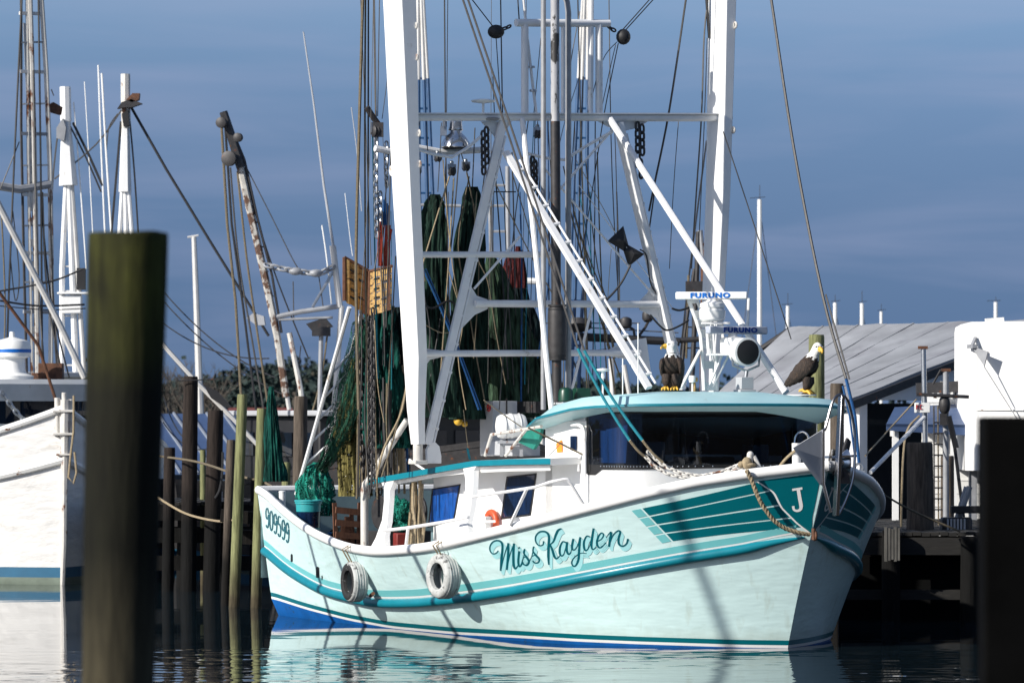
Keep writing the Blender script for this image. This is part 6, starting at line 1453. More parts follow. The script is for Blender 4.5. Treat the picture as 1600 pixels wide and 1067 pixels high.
bk = MB(); c = BPv(588, 652, 2.0); bk.lathe(c, [(.05, -.22), (.12, -.15), (.13, 0), (.10, .12), (.04, .2)], 14, axis=V((0, 0, 1))); bk.torus(c + V((0, 0, .26)), V((1, 1, 0)), .06, .02, 10, 5)
tag(bk.build('pulley_block', M['steel']), 'large galvanised pulley block hanging among the ropes', 'pulley')

# ---- buckets, pallet crate and gear on the aft deck
def bucket(c, r_, h, mats, label, name='bucket'):
    o = thing(name, label, 'bucket', c, None); b = MB(); b.lathe(V(c), [(r_ * .84, 0), (r_ * .88, h * .3)], 22); b.build('base_band', M[mats[2]], o)
    b = MB(); b.lathe(V(c), [(r_ * .88, h * .302), (r_ * .95, h * .72)], 22); b.build('middle_band', M[mats[1]], o)
    b = MB(); b.lathe(V(c), [(r_ * .95, h * .722), (r_, h), (r_ * 1.06, h), (r_ * 1.06, h * .93)], 22); b.torus(V(c) + V((0, 0, h)), V((0, 0, 1)), r_ * 1.02, .02, 24, 6); b.build('rim', M[mats[0]], o)
bucket(BPu(482, 842, 10.8), .21, .62, ('teal_plastic', 'navy_glass', 'teal_plastic'), 'round teal bucket with a navy band standing on the aft deck')
bucket(BPv(530, 872, 0.9), .17, .42, ('blue_plastic', 'blue_plastic', 'blue_plastic'), 'plain blue bucket low on the aft deck behind the slatted crate')
def pallet():
    c = BPu(548, 864, 9.0); r = thing('slatted_crate', 'reddish brown slatted wooden crate at the low point of the bulwark', 'crate', c)
    ex = -H.s; up = V((0, 0, 1))
    for i in range(6):
        m = MB(); p = c + ex * (-.25 + i * .10) + H.a * .02; m.bar(p, p + up * (.80 - .11 * ((i * 7) % 4)) + ex * (.03 * ((i * 5) % 3 - 1)), .07 + .012 * (i % 3), .025, up=H.a); m.build('slat', M['wood_red'], r)
    for z in (.10, .27, .46, .66):
        m = MB(); m.bar(c + ex * -.28 + up * (z + .03) - H.a * .02, c + ex * (.30 - .1 * (z > .5)) + up * (z - .02) - H.a * .02, .03, .10); m.build('batten', M['wood_red'], r)
pallet()
bx = MB(); bx.box(BPv(628, 846, 1.2), (.24, .24, .28), rz=.3); tag(bx.build('fish_basket', M['red_dull'], bevel=.02), 'red plastic tub under the canopy behind the rope hank', 'tub')
gh = MB()
for i in range(9):
    c = BPv(626 + random.uniform(-14, 12), 805 + random.uniform(-14, 18), .9 + random.uniform(-.2, .2)); k = len(gh.v); gh.ball(c, random.uniform(.09, .17), 26)
    for q in range(k, len(gh.v)): gh.v[q] = c + (gh.v[q] - c) * (1 + .5 * noise.noise(gh.v[q] * 8) + .5 * noise.noise(gh.v[q] * 22))
tag(gh.build('net_heap', M['net_teal'], angle=180), 'green net heap under the canopy in front of the winch', 'fishing net')
dh = MB()
for i in range(16):
    c = BPv(536 + random.uniform(-16, 22), 848 + random.uniform(-10, 6), .9 + random.uniform(-.3, .3)); k = len(dh.v); dh.ball(c, random.uniform(.10, .2), 26)
    for q in range(k, len(dh.v)): dh.v[q] = c + (dh.v[q] - c) * (1 + .5 * noise.noise(dh.v[q] * 7) + .5 * noise.noise(dh.v[q] * 22))
tag(dh.build('net_heap', M['net_black'], angle=180), 'dark heap of net lying on the aft deck beside the crate', 'fishing net')
yb = MB(); c = BPu(716, 658, 7.6); yb.ball(c, .07, 12); yb.ball(c + V((.1, .1, -.04)), .05, 10); tag(yb.build('buoy', M['yellow']), 'small yellow buoy behind the fairlead plate at the boom foot', 'buoy')
# bow-tie deflector on the wire
def bowtie():
    c = G(977, 385); mb = MB(); nA = H.a * .05
    for pts in ([(949, 377), (974, 353), (982, 383), (974, 392)], [(982, 383), (1007, 397), (982, 417), (974, 392)]):
        P = [G(*q) for q in pts]; mid = sum(P, V((0, 0, 0))) / 4; n = len(mb.v)
        mb.add([P[0], P[1], P[2], P[3], mid + H.a * -.10, mid + H.a * .10], [(0, 1, 4), (1, 2, 4), (2, 3, 4), (3, 0, 4), (1, 0, 5), (2, 1, 5), (3, 2, 5), (0, 3, 5)])
    tag(mb.build('bow_tie_deflector', M['black'], smooth=False), 'black bow tie shaped deflector hanging on the thin wires', 'deflector')
bowtie()

# ================================================================ OTHER BOATS
def flat_sheer(bow, mid, st): return lambda h, t: (mid + (bow - mid) * max(0, 1 - t / .5) ** 1.7 + (st - mid) * max(0, (t - .5) / .5) ** 1.7)
M['old_white'] = mat('aged_white_hull_paint', (0.74, 0.73, 0.71), 0.42, var=.12, scale=1.0, bump=.5, bscale=2.2, bdist=.07, stretch=(1, 1, 2.6), blotch=((0.50, 0.46, 0.40), .62, .14, 1.1))
M['old_white_flat'] = mat('aged_white_paint', (0.60, 0.59, 0.57), 0.55, var=.15, blotch=(RUST, .68, .04, 4))
M['boot_blue'] = mat('blue_boot_paint', (0.02, 0.12, 0.22), .5, var=.2)
M['dull_green'] = mat('dull_green_waterline', (0.16, 0.20, 0.16), .7, var=.3, scale=4)
def trawler(name, label, cat, px, D, aft, L, B, sheer, mats, rail=None, low=False, zb=None):
    st = Wp(px, 650, D); h = Hull(st, aft, L, B, B * .85, B * .8, B * .7, flat_sheer(*sheer) if len(sheer) == 3 else (lambda h, t: sheer[1] + (sheer[0] - sheer[1]) * max(0, 1 - t / .5) ** sheer[3]), None, rake=.05 if not low else .6, full=.34, stem_h=sheer[0], ex=(2.6, 1.0), exw=(2.8, 1.0))
    r = thing(name, label, cat, h.P(L / 2, 0, 0)); mb = MB(); T_ = ts(36)
    for side in (1, -1):
        cols = []
        for t in T_:
            zs = h.zsh(t); b0 = zb or (.10, .32); cols.append([h.pt(t, z, side) for z in (-.6, 0, b0[0], b0[1], b0[1] + (zs - b0[1]) * .33, b0[1] + (zs - b0[1]) * .66, zs)])
        mb.grid(cols, lambda i, j: (2, 2, 1, 0, 0, 0)[j]); mb.grid([cols[-1], [h.P((p - h.S).dot(h.a), 0, p.z) for p in cols[-1]]], lambda i, j: (2, 2, 1, 0, 0, 0)[j])
    dk = MB(); dk.grid([[h.pt(t, h.zsh(t), s_) - V((0, 0, .12)) for s_ in (1, 0, -1)] for t in T_]); 
    ho = mb.build('hull', mats, r, weld=True, angle=45); dk.build('deck', M['deck_grey'], r); return r, h, ho

# ---- white trawler at the left edge
W_r, Wh, W_hull = trawler('shrimp_trawler', 'old white steel trawler bow with blue boot stripe at the left edge', 'trawler', 99, 81.5, (-.50, .866), 17, 3.1, (3.5, 2.35, 2.2, 5), [M['old_white'], M['boot_blue'], M['dull_green']], zb=(.14, .34))
def WBv(px, py, u):
    X = (px - 800) / FPX; a, s, S = Wh.a, Wh.s, Wh.S; v = (X * (S.y + u * a.y) - S.x - u * a.x) / (s.x - X * s.y); p = S + a * u + s * v
    return V((p.x, p.y, EYE - (py - HOR) / FPX * p.y))
def white_trawler():
    T_ = ts(40)
    for side in (1, -1):
        for k, rr in ((.99, .07), (.70, .085)):
            m = MB(); m.tube([Wh.pt(t, Wh.zsh(t) * k, side, .02) for t in T_ if t < .7], rr, 8); m.build('rub_rail', M['white_rusty'], W_hull)
    s = MB(); s.tube([Wh.pt(0, z, 1) - Wh.a * .03 for z in (-.3, .8, 1.6, 2.2, 3.0, 3.62)], [.05, .06, .07, .075, .09, .09], 8); s.build('stem_bar', M['rusty_white'], W_hull)
    p = MB(); c = Wh.pt(0, 3.5, 1) + Wh.a * .05
    for dx in (-.12, .02, .15): p.tube([c + V((dx, 0, -.6)), c + V((dx, 0, .28 - abs(dx)))], .055, 9)
    p.box(c + V((.02, -.05, -.10)), (.42, .25, .05)); p.box(c + V((.02, -.05, -.55)), (.42, .25, .05)); p.box(c + V((.02, -.05, -.95)), (.3, .22, .04)); p.build('stem_head_fitting', M['rusty_white'], W_r, bevel=.008)
    rp = MB(); q = c + V((.22, -.15, .2)); rp.tube([q, q + V((.0, -.05, -.7)), q + V((-.05, -.05, -1.1)), q + V((-.10, -.05, -1.6)), q + V((.0, -.08, -1.72)), q + V((.06, -.05, -1.5)), q + V((.02, -.05, -1.1))], .022, 6)
    tag(rp.build('mooring_line', M['rope_tan']), 'looped tan line hanging down the stem of the white trawler', 'rope')
    # wheelhouse: band of dark windows under a broad brim
    u = 4.2
    h = MB(); A = [(-2.6, 5.6), (-2.6, 4.4), (-1.9, 3.75), (0, 3.55), (1.9, 3.75), (2.6, 4.4), (2.6, 5.6)]
    z0, z1, z2, z3 = 2.6, WBv(60, 662, 3.6).z, WBv(60, 622, 3.6).z, WBv(60, 594, 3.6).z
    def ring(k, z): return [Wh.P(uu - (k - 1) * 1.5 if uu < 5 else uu + 3, vv * k, z) for vv, uu in A]
    h.grid([ring(1, z0), ring(1, z1)]); h.grid([ring(1, z2 - .02), ring(1, z2 + .1)]); wo_ = h.build('wheelhouse', M['old_white_flat'], W_r)
    g = MB(); g.grid([ring(.99, z1 - .01), ring(.99, z2)]); g.build('window_band', M['glass'], wo_)
    for k in (1, 2, 3, 4, 5):
        m = MB(); vv, uu = A[k]; m.tube([Wh.P(uu, vv, z1), Wh.P(uu, vv, z2)], .035, 6); m.build('mullion', M['black'], wo_)
    f = MB(); f.grid([ring(1.02, z2 + .02), ring(1.16, z2 - .06), ring(1.17, z3 - .08), ring(1.06, z3 + .02)]); tp = ring(1.06, z3 + .02); f.add(tp, [tuple(range(len(tp)))]); f.build('roof', mat('grey_white_brim_paint', (0.42, 0.44, 0.46), .6, var=.15, blotch=((0.3, 0.24, 0.18), .66, .05, 3)), W_r, angle=50)  # white brim greyed, its shade put into the paint colour
    # satellite dome and roof gear
    d = MB(); c = WBv(19, 598, 4.4); d.lathe(c, [(.42, 0), (.45, .14), (.30, .2), (.26, .30), (.26, .5)], 22); d.lathe(c + V((0, 0, .5)), [(.26, 0), (.38, .04), (.39, .14), (.39, .26), (.34, .36), (.12, .42), (.06, .44), (.05, .55)], 22); o = d.build('radar_dome', M['radome'], W_r)
    d = MB(); d.lathe(c + V((0, 0, .62)), [(.395, 0), (.396, .07)], 22); d.build('blue_band', M['brand_blue'], o)
    b = MB(); b.box(WBv(80, 581, 5.0), (.5, .4, .36)); b.box(WBv(62, 588, 5.0), (.3, .4, .14)); b.build('dark_box', M['rust'], W_r, bevel=.01)
    # big lattice mast (rusty), standing on the wheelhouse
    u = 6.2
    root_legs = [[(33, -10), (33, 200), (37, 400), (42, 596)], [(64, -10), (72, 110), (78, 260), (80, 420), (79, 596)], [(46, -10), (52, 200), (56, 400), (58, 596)], [(42, -10), (44, 240), (50, 596)]]
    mats_ = ['dark_steel', 'rusty_white', 'rusty_white', 'rusty_white']; rad = [.03, .055, .065, .035]
    first = None
    for pl, m_, r_ in zip(root_legs, mats_, rad):
        m = MB(); P = [WBv(x, y, u) for x, y in up(pl, -60)]; m.tube(P, r_, 7); o = m.build('mast_leg', M[m_], W_r)
    for i, y in enumerate((22, 66, 113, 162, 210, 258, 305, 352, 396, 440, 488)):
        m = MB(); xl = interp([(0, 32), (596, 40)], y); xr = interp([(0, 64), (110, 72), (260, 78), (596, 79)], y); big = i % 2 == 0
        m.bar(WBv(xl - (2 if big else 0), y + (1 if i % 2 else -1), u), WBv(xr, y, u), .06, .07 if big else .035); m.build('mast_rung', M['old_white_flat'] if i % 3 != 1 else M['grey_steel'], W_r)
    for i, y in enumerate(range(40, 540, 34)):
        m = MB(); x = interp([(0, 43), (596, 52)], y); m.bar(WBv(x - 2, y, u), WBv(x + 6, y, u), .05, .16, up=V((0, 0, 1))); m.build('mast_step', M['rusty_white'], W_r)
    pl = MB(); pl.slab([WBv(x, y, u) for x, y in ((37, 36), (47, 40), (48, 140), (52, 330), (47, 330), (42, 150))], Wh.a * .04); pl.build('mast_plate', M['old_white_flat'], W_r)
    for pts, r_, m_ in (([(-8, 290), (30, 296), (78, 288)], .09, 'grey_steel'), ([(-6, 312), (40, 402), (90, 500), (132, 590)], .07, 'old_white_flat'), ([(-10, 445), (60, 540), (88, 628)], .035, 'rust'), ([(88, 628), (96, 650)], .03, 'steel')):
        m = MB(); m.tube([WBv(x, y, 3.2 if y > 305 else u) for x, y in pts], r_, 8); m.build('stay_pipe' if r_ > .05 else 'forestay', M[m_], W_r)
    ch_ = MB(); ch_.chain([WBv(x, y, 1.4) for x, y in ((2, 612), (22, 640), (44, 664), (62, 676), (85, 682), (100, 686))], .16, .026); ch_.chain([WBv(x, y, 1.2) for x, y in ((46, 662), (60, 682), (82, 691), (98, 690))], .14, .024)
    tag(ch_.build('chain', M['steel']), 'galvanised anchor chain draped over the bow of the white trawler', 'chain')
    rw = random.Random(5)
    for pts in ([(34, 0), (20, 300), (10, 560)], [(60, 0), (64, 300), (66, 580)], [(52, 110), (58, 400), (70, 590)], [(78, 300), (84, 500), (90, 590)], [(66, 300), (74, 460), (98, 590)], [(30, 222), (14, 262), (0, 296)], [(2, 330), (8, 480), (4, 590)], [(20, 330), (30, 430), (24, 470), (16, 400)], [(0, 455), (80, 440), (130, 420)], [(0, 470), (60, 478), (132, 476)], [(0, 478), (70, 484), (134, 482)], [(64, 316), (80, 470), (108, 590)], [(0, 620), (30, 670), (48, 690)], [(80, 140), (84, 150)]):
        m = MB(); m.tube([V(q) for q in cat_rom([tuple(WBv(x, y, u - .5)) for x, y in up(pts, -60)], 5)], rw.choice((.012, .018, .022)), 5); m.build('rigging_wire', M[rw.choice(('wire', 'wire_dark', 'wire_dark', 'rope_old'))], W_r)
    k = MB(); k.slab([WBv(x, y, u) for x, y in ((77, 165), (84, 160), (98, 168), (96, 180), (82, 176))], Wh.a * .1); k.build('anchor_plate', M['rust'], W_r)
white_trawler()

# ---- generic boat standing further back: returns a pixel helper in its own mast plane
def back_boat(label, px, D, aft, L, B, sheer, col, house, name='shrimp_trawler', cat='trawler', hc='old_white_flat'):
    r, h, ho = trawler(name, label, cat, px, D, aft, L, B, sheer, [col, M['boot_blue'], M['dull_green']], low=True)
    u0, u1, vw, z = house; b = MB(); b.slab([h.P(u, v, 1.2) for u, v in ((u0, -vw), (u0, vw), (u1, vw), (u1, -vw))], V((0, 0, z - 1.2))); o = b.build('deckhouse', M[hc], r, bevel=.04)
    for i in range(4):
        g = MB(); v = -vw * .85 + i * vw * .45; g.slab([h.P(u0 - .02, v, z - .85), h.P(u0 - .02, v + vw * .35, z - .85), h.P(u0 - .02, v + vw * .35, z - .3), h.P(u0 - .02, v, z - .3)], -h.a * .03); g.build('window', M['glass'], o)
    for i in range(4):
        g = MB(); uu = u0 + .3 + i * (u1 - u0) * .23
        g.slab([h.P(uu, vw + .01, z - .85), h.P(uu + .6, vw + .01, z - .85), h.P(uu + .6, vw + .01, z - .35), h.P(uu, vw + .01, z - .35)], h.s * .03); g.build('window', M['glass'], o)
    q = MB(); q.slab([h.P(u, v, z) for u, v in ((u0 - .3, -vw - .2), (u0 - .3, vw + .2), (u1 + .1, vw + .2), (u1 + .1, -vw - .2))], V((0, 0, .12))); q.build('roof', M['grey_panel'], o, bevel=.03)
    return r, h
def mast_parts(r, D, items):
    """items: (name, [(px, py)...], radius, material, dD)"""
    for it in items:
        nm, pts, rr, m_ = it[:4]; pts = up(pts); d = D + (it[4] if len(it) > 4 else 0); P = [Wp(x, y, d) for x, y in pts]
        if len(P) > 2 and rr if not isinstance(rr, list) else False:
            if rr < .025: P = [V(q) for q in cat_rom([tuple(p) for p in P], 4)]
        mb = MB(); mb.tube(P, rr, 8 if not isinstance(rr, list) and rr > .03 else 6); mb.build(nm, M[m_], r)
def rungs(r, D, l, r_, y0, y1, n, m_='old_white_flat', th=.02):
    for i in range(n):
        y = y0 + (y1 - y0) * (i + .5) / n; m = MB(); m.tube([Wp(interp(l, y), y, D), Wp(interp(r_, y), y, D)], th, 5); m.build('mast_rung', M[m_], r)

# second boat on the left: two white tripod masts
D2 = 97
b2, h2 = back_boat('white trawler with two tapering tripod masts behind the left foreground piling', 215, D2 - 4, (-.6, .8), 16, 2.6, (2.9, 1.9, 1.9), M['old_white'], (4, 9, 2.0, 4.2))
mast_parts(b2, D2, [('masthead', [(102, 136), (103, 190)], .13, 'white'), ('mast', [(103, 186), (107, 290)], [.10, .22], 'white'),
    ('mast_leg', [(104, 280), (97, 420), (97, 600)], .065, 'white'), ('mast_leg', [(108, 280), (113, 420), (119, 600)], .075, 'white'), ('mast_leg', [(111, 280), (121, 420), (133, 600)], .06, 'old_white_flat'),
    ('masthead', [(196, 116), (196, 150), (197, 200)], .11, 'rusty_white'), ('mast', [(196, 196), (195.5, 300)], [.09, .15], 'white'), ('mast_leg', [(193, 270), (187, 365), (176, 600)], .055, 'white'), ('mast_leg', [(199, 270), (206, 365), (214, 600)], .055, 'white'), ('mast_leg', [(196, 300), (197, 365), (198, 600)], .06, 'white'),
    ('stay', [(205, 168), (260, 265), (330, 380), (420, 525)], .032, 'wire_dark'), ('stay', [(190, 172), (150, 226), (85, 280)], .018, 'wire'), ('stay', [(114, 192), (140, 245), (160, 290)], .03, 'wire_dark'), ('stay', [(110, 198), (136, 250), (158, 300)], .02, 'wire_dark'),
    ('stay', [(189, 190), (183, 260), (174, 365)], .028, 'wire_dark'), ('stay', [(203, 190), (210, 270), (216, 365)], .02, 'wire_dark'), ('stay', [(184, 178), (170, 200), (166, 240)], .014, 'wire'), ('stay', [(90, 210), (82, 290), (80, 400), (92, 590)], .02, 'wire'),
    ('whip_antenna', [(153.5, 102), (158, 230), (164, 365)], .02, 'radome'), ('whip_antenna', [(159, 115), (166, 240), (174, 365)], .024, 'radome'), ('whip_antenna', [(132, 128), (138, 230), (145, 365)], .012, 'radome'), ('whip_antenna', [(115, 160), (124, 270), (135, 420)], .016, 'radome')])
rungs(b2, D2, [(280, 104), (600, 97)], [(280, 109), (600, 126)], 320, 590, 7)
for pts, m_ in (([(183, 170), (190, 160), (205, 155), (222, 162), (205, 168), (195, 168)], 'dark_steel'), ([(197, 156), (207, 146), (218, 146), (217, 156), (206, 160)], 'rust'), ([(190, 178), (200, 172), (202, 196), (193, 198)], 'black'), ([(88, 200), (98, 185), (103, 200), (100, 220), (88, 216)], 'grey_steel')):
    m = MB(); m.slab([Wp(x, y, D2 - .3) for x, y in pts], V((0, .25, 0))); m.build('mast_fitting', M[m_], b2)
m = MB(); c = Wp(116, 476, D2); m.box(c + V((-.05, 0, 0)), (.46, .4, .42)); m.box(c + V((0, 0, .26)), (.75, .55, .05)); m.build('crows_nest', M['white'], b2, bevel=.02)
m = MB(); m.box(Wp(127, 436, D2), (.2, .2, .5)); m.build('lamp_box', M['black'], b2)

M['boom_rust'] = mat('peeling_white_boom', (0.50, 0.48, 0.44), 0.7, var=.3, scale=6, bump=.3, blotch=((0.10, 0.05, 0.03), 0.50, 0.06, 4))
# third boat: rusty boom with pulley blocks, left of the stern
D3 = 92
b3, h3 = back_boat('pale grey trawler with a rusty cargo boom leaning left behind the green poles', 452, D3, (.35, .93), 14, 2.0, (1.7, 1.15, 1.15), M['wall_grey'], (5.2, 7.5, 1.2, 1.95), hc='dark_steel')
mast_parts(b3, D3, [('boom', [(349, 175), (362, 215), (377, 262)], [.09, .10, .11], 'dark_steel'), ('boom', [(374, 255), (400, 370), (420, 460), (433, 525), (447, 620)], [.085, .085, .085, .08, .08], 'boom_rust'), ('boom_guy', [(352, 178), (382, 250), (402, 340), (425, 430), (440, 520)], .028, 'dark_steel'),
    ('stay', [(346, 195), (355, 350), (368, 470), (378, 640)], .03, 'rope_old'), ('stay', [(352, 200), (362, 350), (380, 480), (400, 640)], .026, 'wire_dark'), ('stay', [(360, 262), (372, 400), (392, 520), (412, 640)], .02, 'wire'), ('stay', [(371, 268), (385, 400), (402, 520), (420, 640)], .024, 'rope_old'), ('stay', [(379, 250), (420, 330), (460, 410), (475, 430)], .012, 'wire'),
    ('stay', [(382, 262), (398, 330), (434, 440), (482, 560)], .016, 'wire_dark'), ('crossarm', [(422, 497), (470, 487), (534, 478)], .055, 'grey_steel'), ('crossarm', [(428, 500), (520, 496)], .03, 'grey_steel'), ('gallows_post', [(452, 520), (470, 610), (478, 690)], .06, 'rusty_white'), ('gallows_post', [(427, 500), (442, 580), (452, 640)], .05, 'old_white_flat'),
    ('gallows_post', [(534, 478), (528, 560), (518, 690)], .06, 'old_white_flat'), ('gallows_post', [(502, 520), (499, 640), (496, 700)], .05, 'grey_steel'), ('whip_antenna', [(474, 50), (490, 160), (506, 290), (521, 386)], [.014, .02, .026, .032], 'grey_panel'), ('whip_mast', [(520, 384), (524, 420), (531, 480)], .07, 'old_white_flat'), ('whip_antenna', [(503, 352), (510, 400), (518, 475)], .016, 'radome'), ('whip_antenna', [(539, 302), (548, 380), (551, 400)], .008, 'radome'), ('whip_antenna', [(549, 168), (558, 240), (565, 330)], .011, 'grey_panel'),
    ('brace', [(488, 480), (520, 425)], .03, 'steel'), ('stay', [(458, 440), (459, 500)], .012, 'wire'), ('stay', [(498, 430), (505, 480)], .012, 'wire'), ('stay', [(470, 540), (455, 700)], .012, 'wire_dark'), ('stay', [(513, 510), (500, 600), (470, 700)], .02, 'rope_old')])
rungs(b3, D3, [(255, 374), (525, 433)], [(250, 381), (340, 402), (520, 440)], 290, 520, 6, 'dark_steel', .016)
for c, rr in (((358, 248), .17), ((346, 192), .12), ((372, 215), .10)):
    m = MB(); m.lathe(Wp(c[0], c[1], D3 - .2), [(rr * .6, -.07), (rr, -.05), (rr * .8, 0), (rr, .05), (rr * .6, .07)], 16, axis=V((.3, 1, 0))); m.build('pulley_block', M['dark_steel'], b3)
m = MB(); m.chain([Wp(x, y, D3 - .1) for x, y in ((414, 414), (440, 420), (470, 425), (500, 428), (530, 412))], .22, .03); m.build('chain', M['grey_steel'], b3)
for x, y in ((462, 424), (494, 427)):
    m = MB(); m.ball(Wp(x, y, D3 - .1), .11, 10, sc=(1.5, 1, .8)); m.build('float', M['grey_steel'], b3)
m = MB(); m.slab([Wp(x, y, D3) for x, y in ((385, 497), (396, 489), (412, 494), (414, 508), (400, 508))], V((0, .4, 0))); m.build('deck_lamp', M['grey_panel'], b3)
m = MB(); m.box(Wp(502, 518, D3), (.4, .3, .2)); m.slab([Wp(x, y, D3) for x, y in ((478, 506), (508, 496), (520, 510), (490, 520))], V((0, .3, 0))); m.build('net_float_box', M['dark_steel'], b3)
# furled dark pennant on a boom, and the pole it hangs from
m = MB(); m.tube([Wp(245, 528, 88), Wp(310, 600, 88), Wp(365, 655, 88), Wp(412, 705, 88)], .05, 7); tag(m.build('boom_pole', M['old_white_flat']), 'thin pale pole slanting down behind the tall dark dock piling', 'pole')
m = MB(); m.slab([Wp(x, y, 87.8) for x, y in ((318, 600), (340, 612), (362, 636), (352, 637), (330, 622), (324, 612))], V((0, .1, 0))); tag(m.build('pennant', M['black'], smooth=False), 'small black pennant hanging on the thin slanting pole', 'flag')
m = MB(); m.tube([Wp(303, 370, 120), Wp(308, 500, 120), Wp(313, 650, 120), Wp(314, 735, 120)], [.07, .09, .11, .12], 8); m.tube([Wp(293, 371, 120), Wp(310, 368, 120)], .03, 5)
tag(m.build('sailboat_mast', M['old_white_flat']), 'plain pale mast with a small crosspiece rising behind the left pier', 'mast')
m = MB()
for a, b_ in (((255, 455), (430, 590)), ((255, 505), (420, 560)), ((255, 470), (450, 620)), ((255, 620), (300, 690)), ((255, 660), (330, 700))): m.tube(sag(Wp(a[0], a[1], 100), Wp(b_[0], b_[1], 94), .25), .016, 5)
tag(m.build('mooring_lines', M['wire_dark']), 'thin dark lines sagging across the sky behind the left pier', 'lines')
def line2(pts, r_, m_, nm, lb, cat='rope'):
    mb = MB(); mb.tube([V(q) for q in cat_rom([tuple(p) for p in pts], 6)], r_, 6); tag(mb.build(nm, M[m_]), lb, cat)
line2([Wp(243, 775, 78), Wp(290, 802, 77), Wp(340, 814, 75), Wp(366, 812, 72.2)], .022, 'rope_tan', 'mooring_rope', 'pale rope sagging from the big foreground piling to the green mooring poles')
line2([Wp(243, 712, 79), Wp(310, 722, 77), Wp(380, 745, 72.5), Wp(410, 752, 71.9), Wp(440, 770, 70)], .022, 'rope_old', 'mooring_rope', 'thin dark rope strung along the left pilings to the stern')
line2([Wp(348, 706, 78), Wp(347, 740, 78), Wp(343, 765, 78), Wp(336, 778, 78)], .022, 'wire_dark', 'hose', 'black hose hanging down beside the blunt thick piling', 'hose')

# fourth boat: right behind the main boat, blue and white lattice outriggers
D4 = 90
b4, h4 = back_boat('trawler with tall blue and white lattice booms behind the main boat', 790, D4 - 6, (-.45, .89), 17, 2.9, (2.9, 1.9, 1.9), M['dark_steel'], (4.5, 9, 2.1, 3.3), hc='black')
its = []
for x0, x1, s in ((655, 676, 1), (917, 897, -1)):
    for k, (dx_t, dx_b) in enumerate(((-2, -6), (3, 6), (6, 15))):
        its.append(('outrigger_leg', [(x0 + s * dx_t, -10), (x0 + s * (dx_t + dx_b) / 1 * .5 + s * 3, 125)], .045 if k < 2 else .035, 'old_white_flat'))
        its.append(('outrigger_leg', [(x0 + s * (dx_t + dx_b) * .5 + s * 3, 123), (x0 + s * (dx_b + 6), 300), (x1 + s * dx_b, 640)], .038, 'blue_steel'))
mast_parts(b4, D4, its)
for x0, x1, s in ((655, 676, 1), (917, 897, -1)):
    for y in (123, 170, 216, 258, 302, 350, 410, 470, 540):
        m = MB(); xc = x0 + s * (4 + (y - 123) / 500 * 22); m.tube([Wp(xc - 11, y, D4), Wp(xc + 11, y, D4)], .025, 5); m.build('outrigger_rung', M['blue_steel'], b4)
mast_parts(b4, D4, [('crossbar', [(650, 320), (720, 322)], .035, 'grey_steel'), ('mast_pole', [(765, 270), (768, 400)], .05, 'grey_steel'), ('mast_pole', [(793, 260), (794, 400)], .05, 'grey_steel'), ('boom', [(902, 526), (960, 529), (1062, 534)], .09, 'black'), ('boom', [(1060, 532), (1120, 528), (1190, 545)], .06, 'dark_steel'),
    ('crossbar', [(800, 438), (850, 440)], .07, 'white'), ('post', [(803, 555), (812, 650)], .05, 'old_white_flat'), ('post', [(768, 560), (772, 650)], .05, 'old_white_flat'), ('post', [(955, 560), (958, 625)], .06, 'old_white_flat'), ('post', [(975, 570), (985, 625)], .05, 'old_white_flat'), ('post', [(650, 684), (760, 686)], .05, 'old_white_flat'),
    ('drum_line', [(930, 440), (952, 500)], .02, 'rope_old'), ('stay', [(840, 440), (930, 640)], .02, 'wire'), ('rail', [(640, 655), (760, 658)], .035, 'old_white_flat'), ('rail', [(885, 510), (1060, 520)], .012, 'wire'), ('rail', [(840, 505), (1000, 505)], .012, 'wire'),
    ('davit', [(1018, 492), (1008, 512), (998, 525)], .03, 'dark_steel'), ('davit', [(975, 506), (990, 515), (992, 528)], .03, 'dark_steel'), ('stay', [(1190, 545), (1235, 515)], .07, 'dark_steel')])
for i, (y, w_) in enumerate(((290, 0), (322, 0), (362, 0), (400, 0))):
    m = MB(); m.tube([Wp(765, y, D4), Wp(794, y, D4)], .03, 5); m.build('mast_rung', M['grey_steel'], b4)
for x, y, rr in ((903, 508, .30), (1012, 495, .12), (978, 505, .13)):
    m = MB(); m.lathe(Wp(x, y, D4 - .2), [(rr * .7, -.1), (rr, -.05), (rr, .08), (rr * .6, .12)], 14, axis=V((0, .3, 1))); m.build('deck_lamp', M['dark_steel'], b4)
for a, lb in (([(796, 400), (798, 430), (796, 500), (800, 640)], 'dark red and black net rolled on a pole behind the middle crossbar'), ([(810, 385), (812, 440), (812, 520), (818, 640)], 'second rolled dark red net standing right of the first one')):
    hang([Wp(x, y, D4 - 1) for x, y in a], [.05, .13, .15, .2], 'rolled_net', 'net_red' if 'net_red' in M else M.__setitem__('net_red', net_mat('dark_red_netting', (0.06, 0.012, 0.012), .3)) or 'net_red', lb, None, seed=a[0][0])
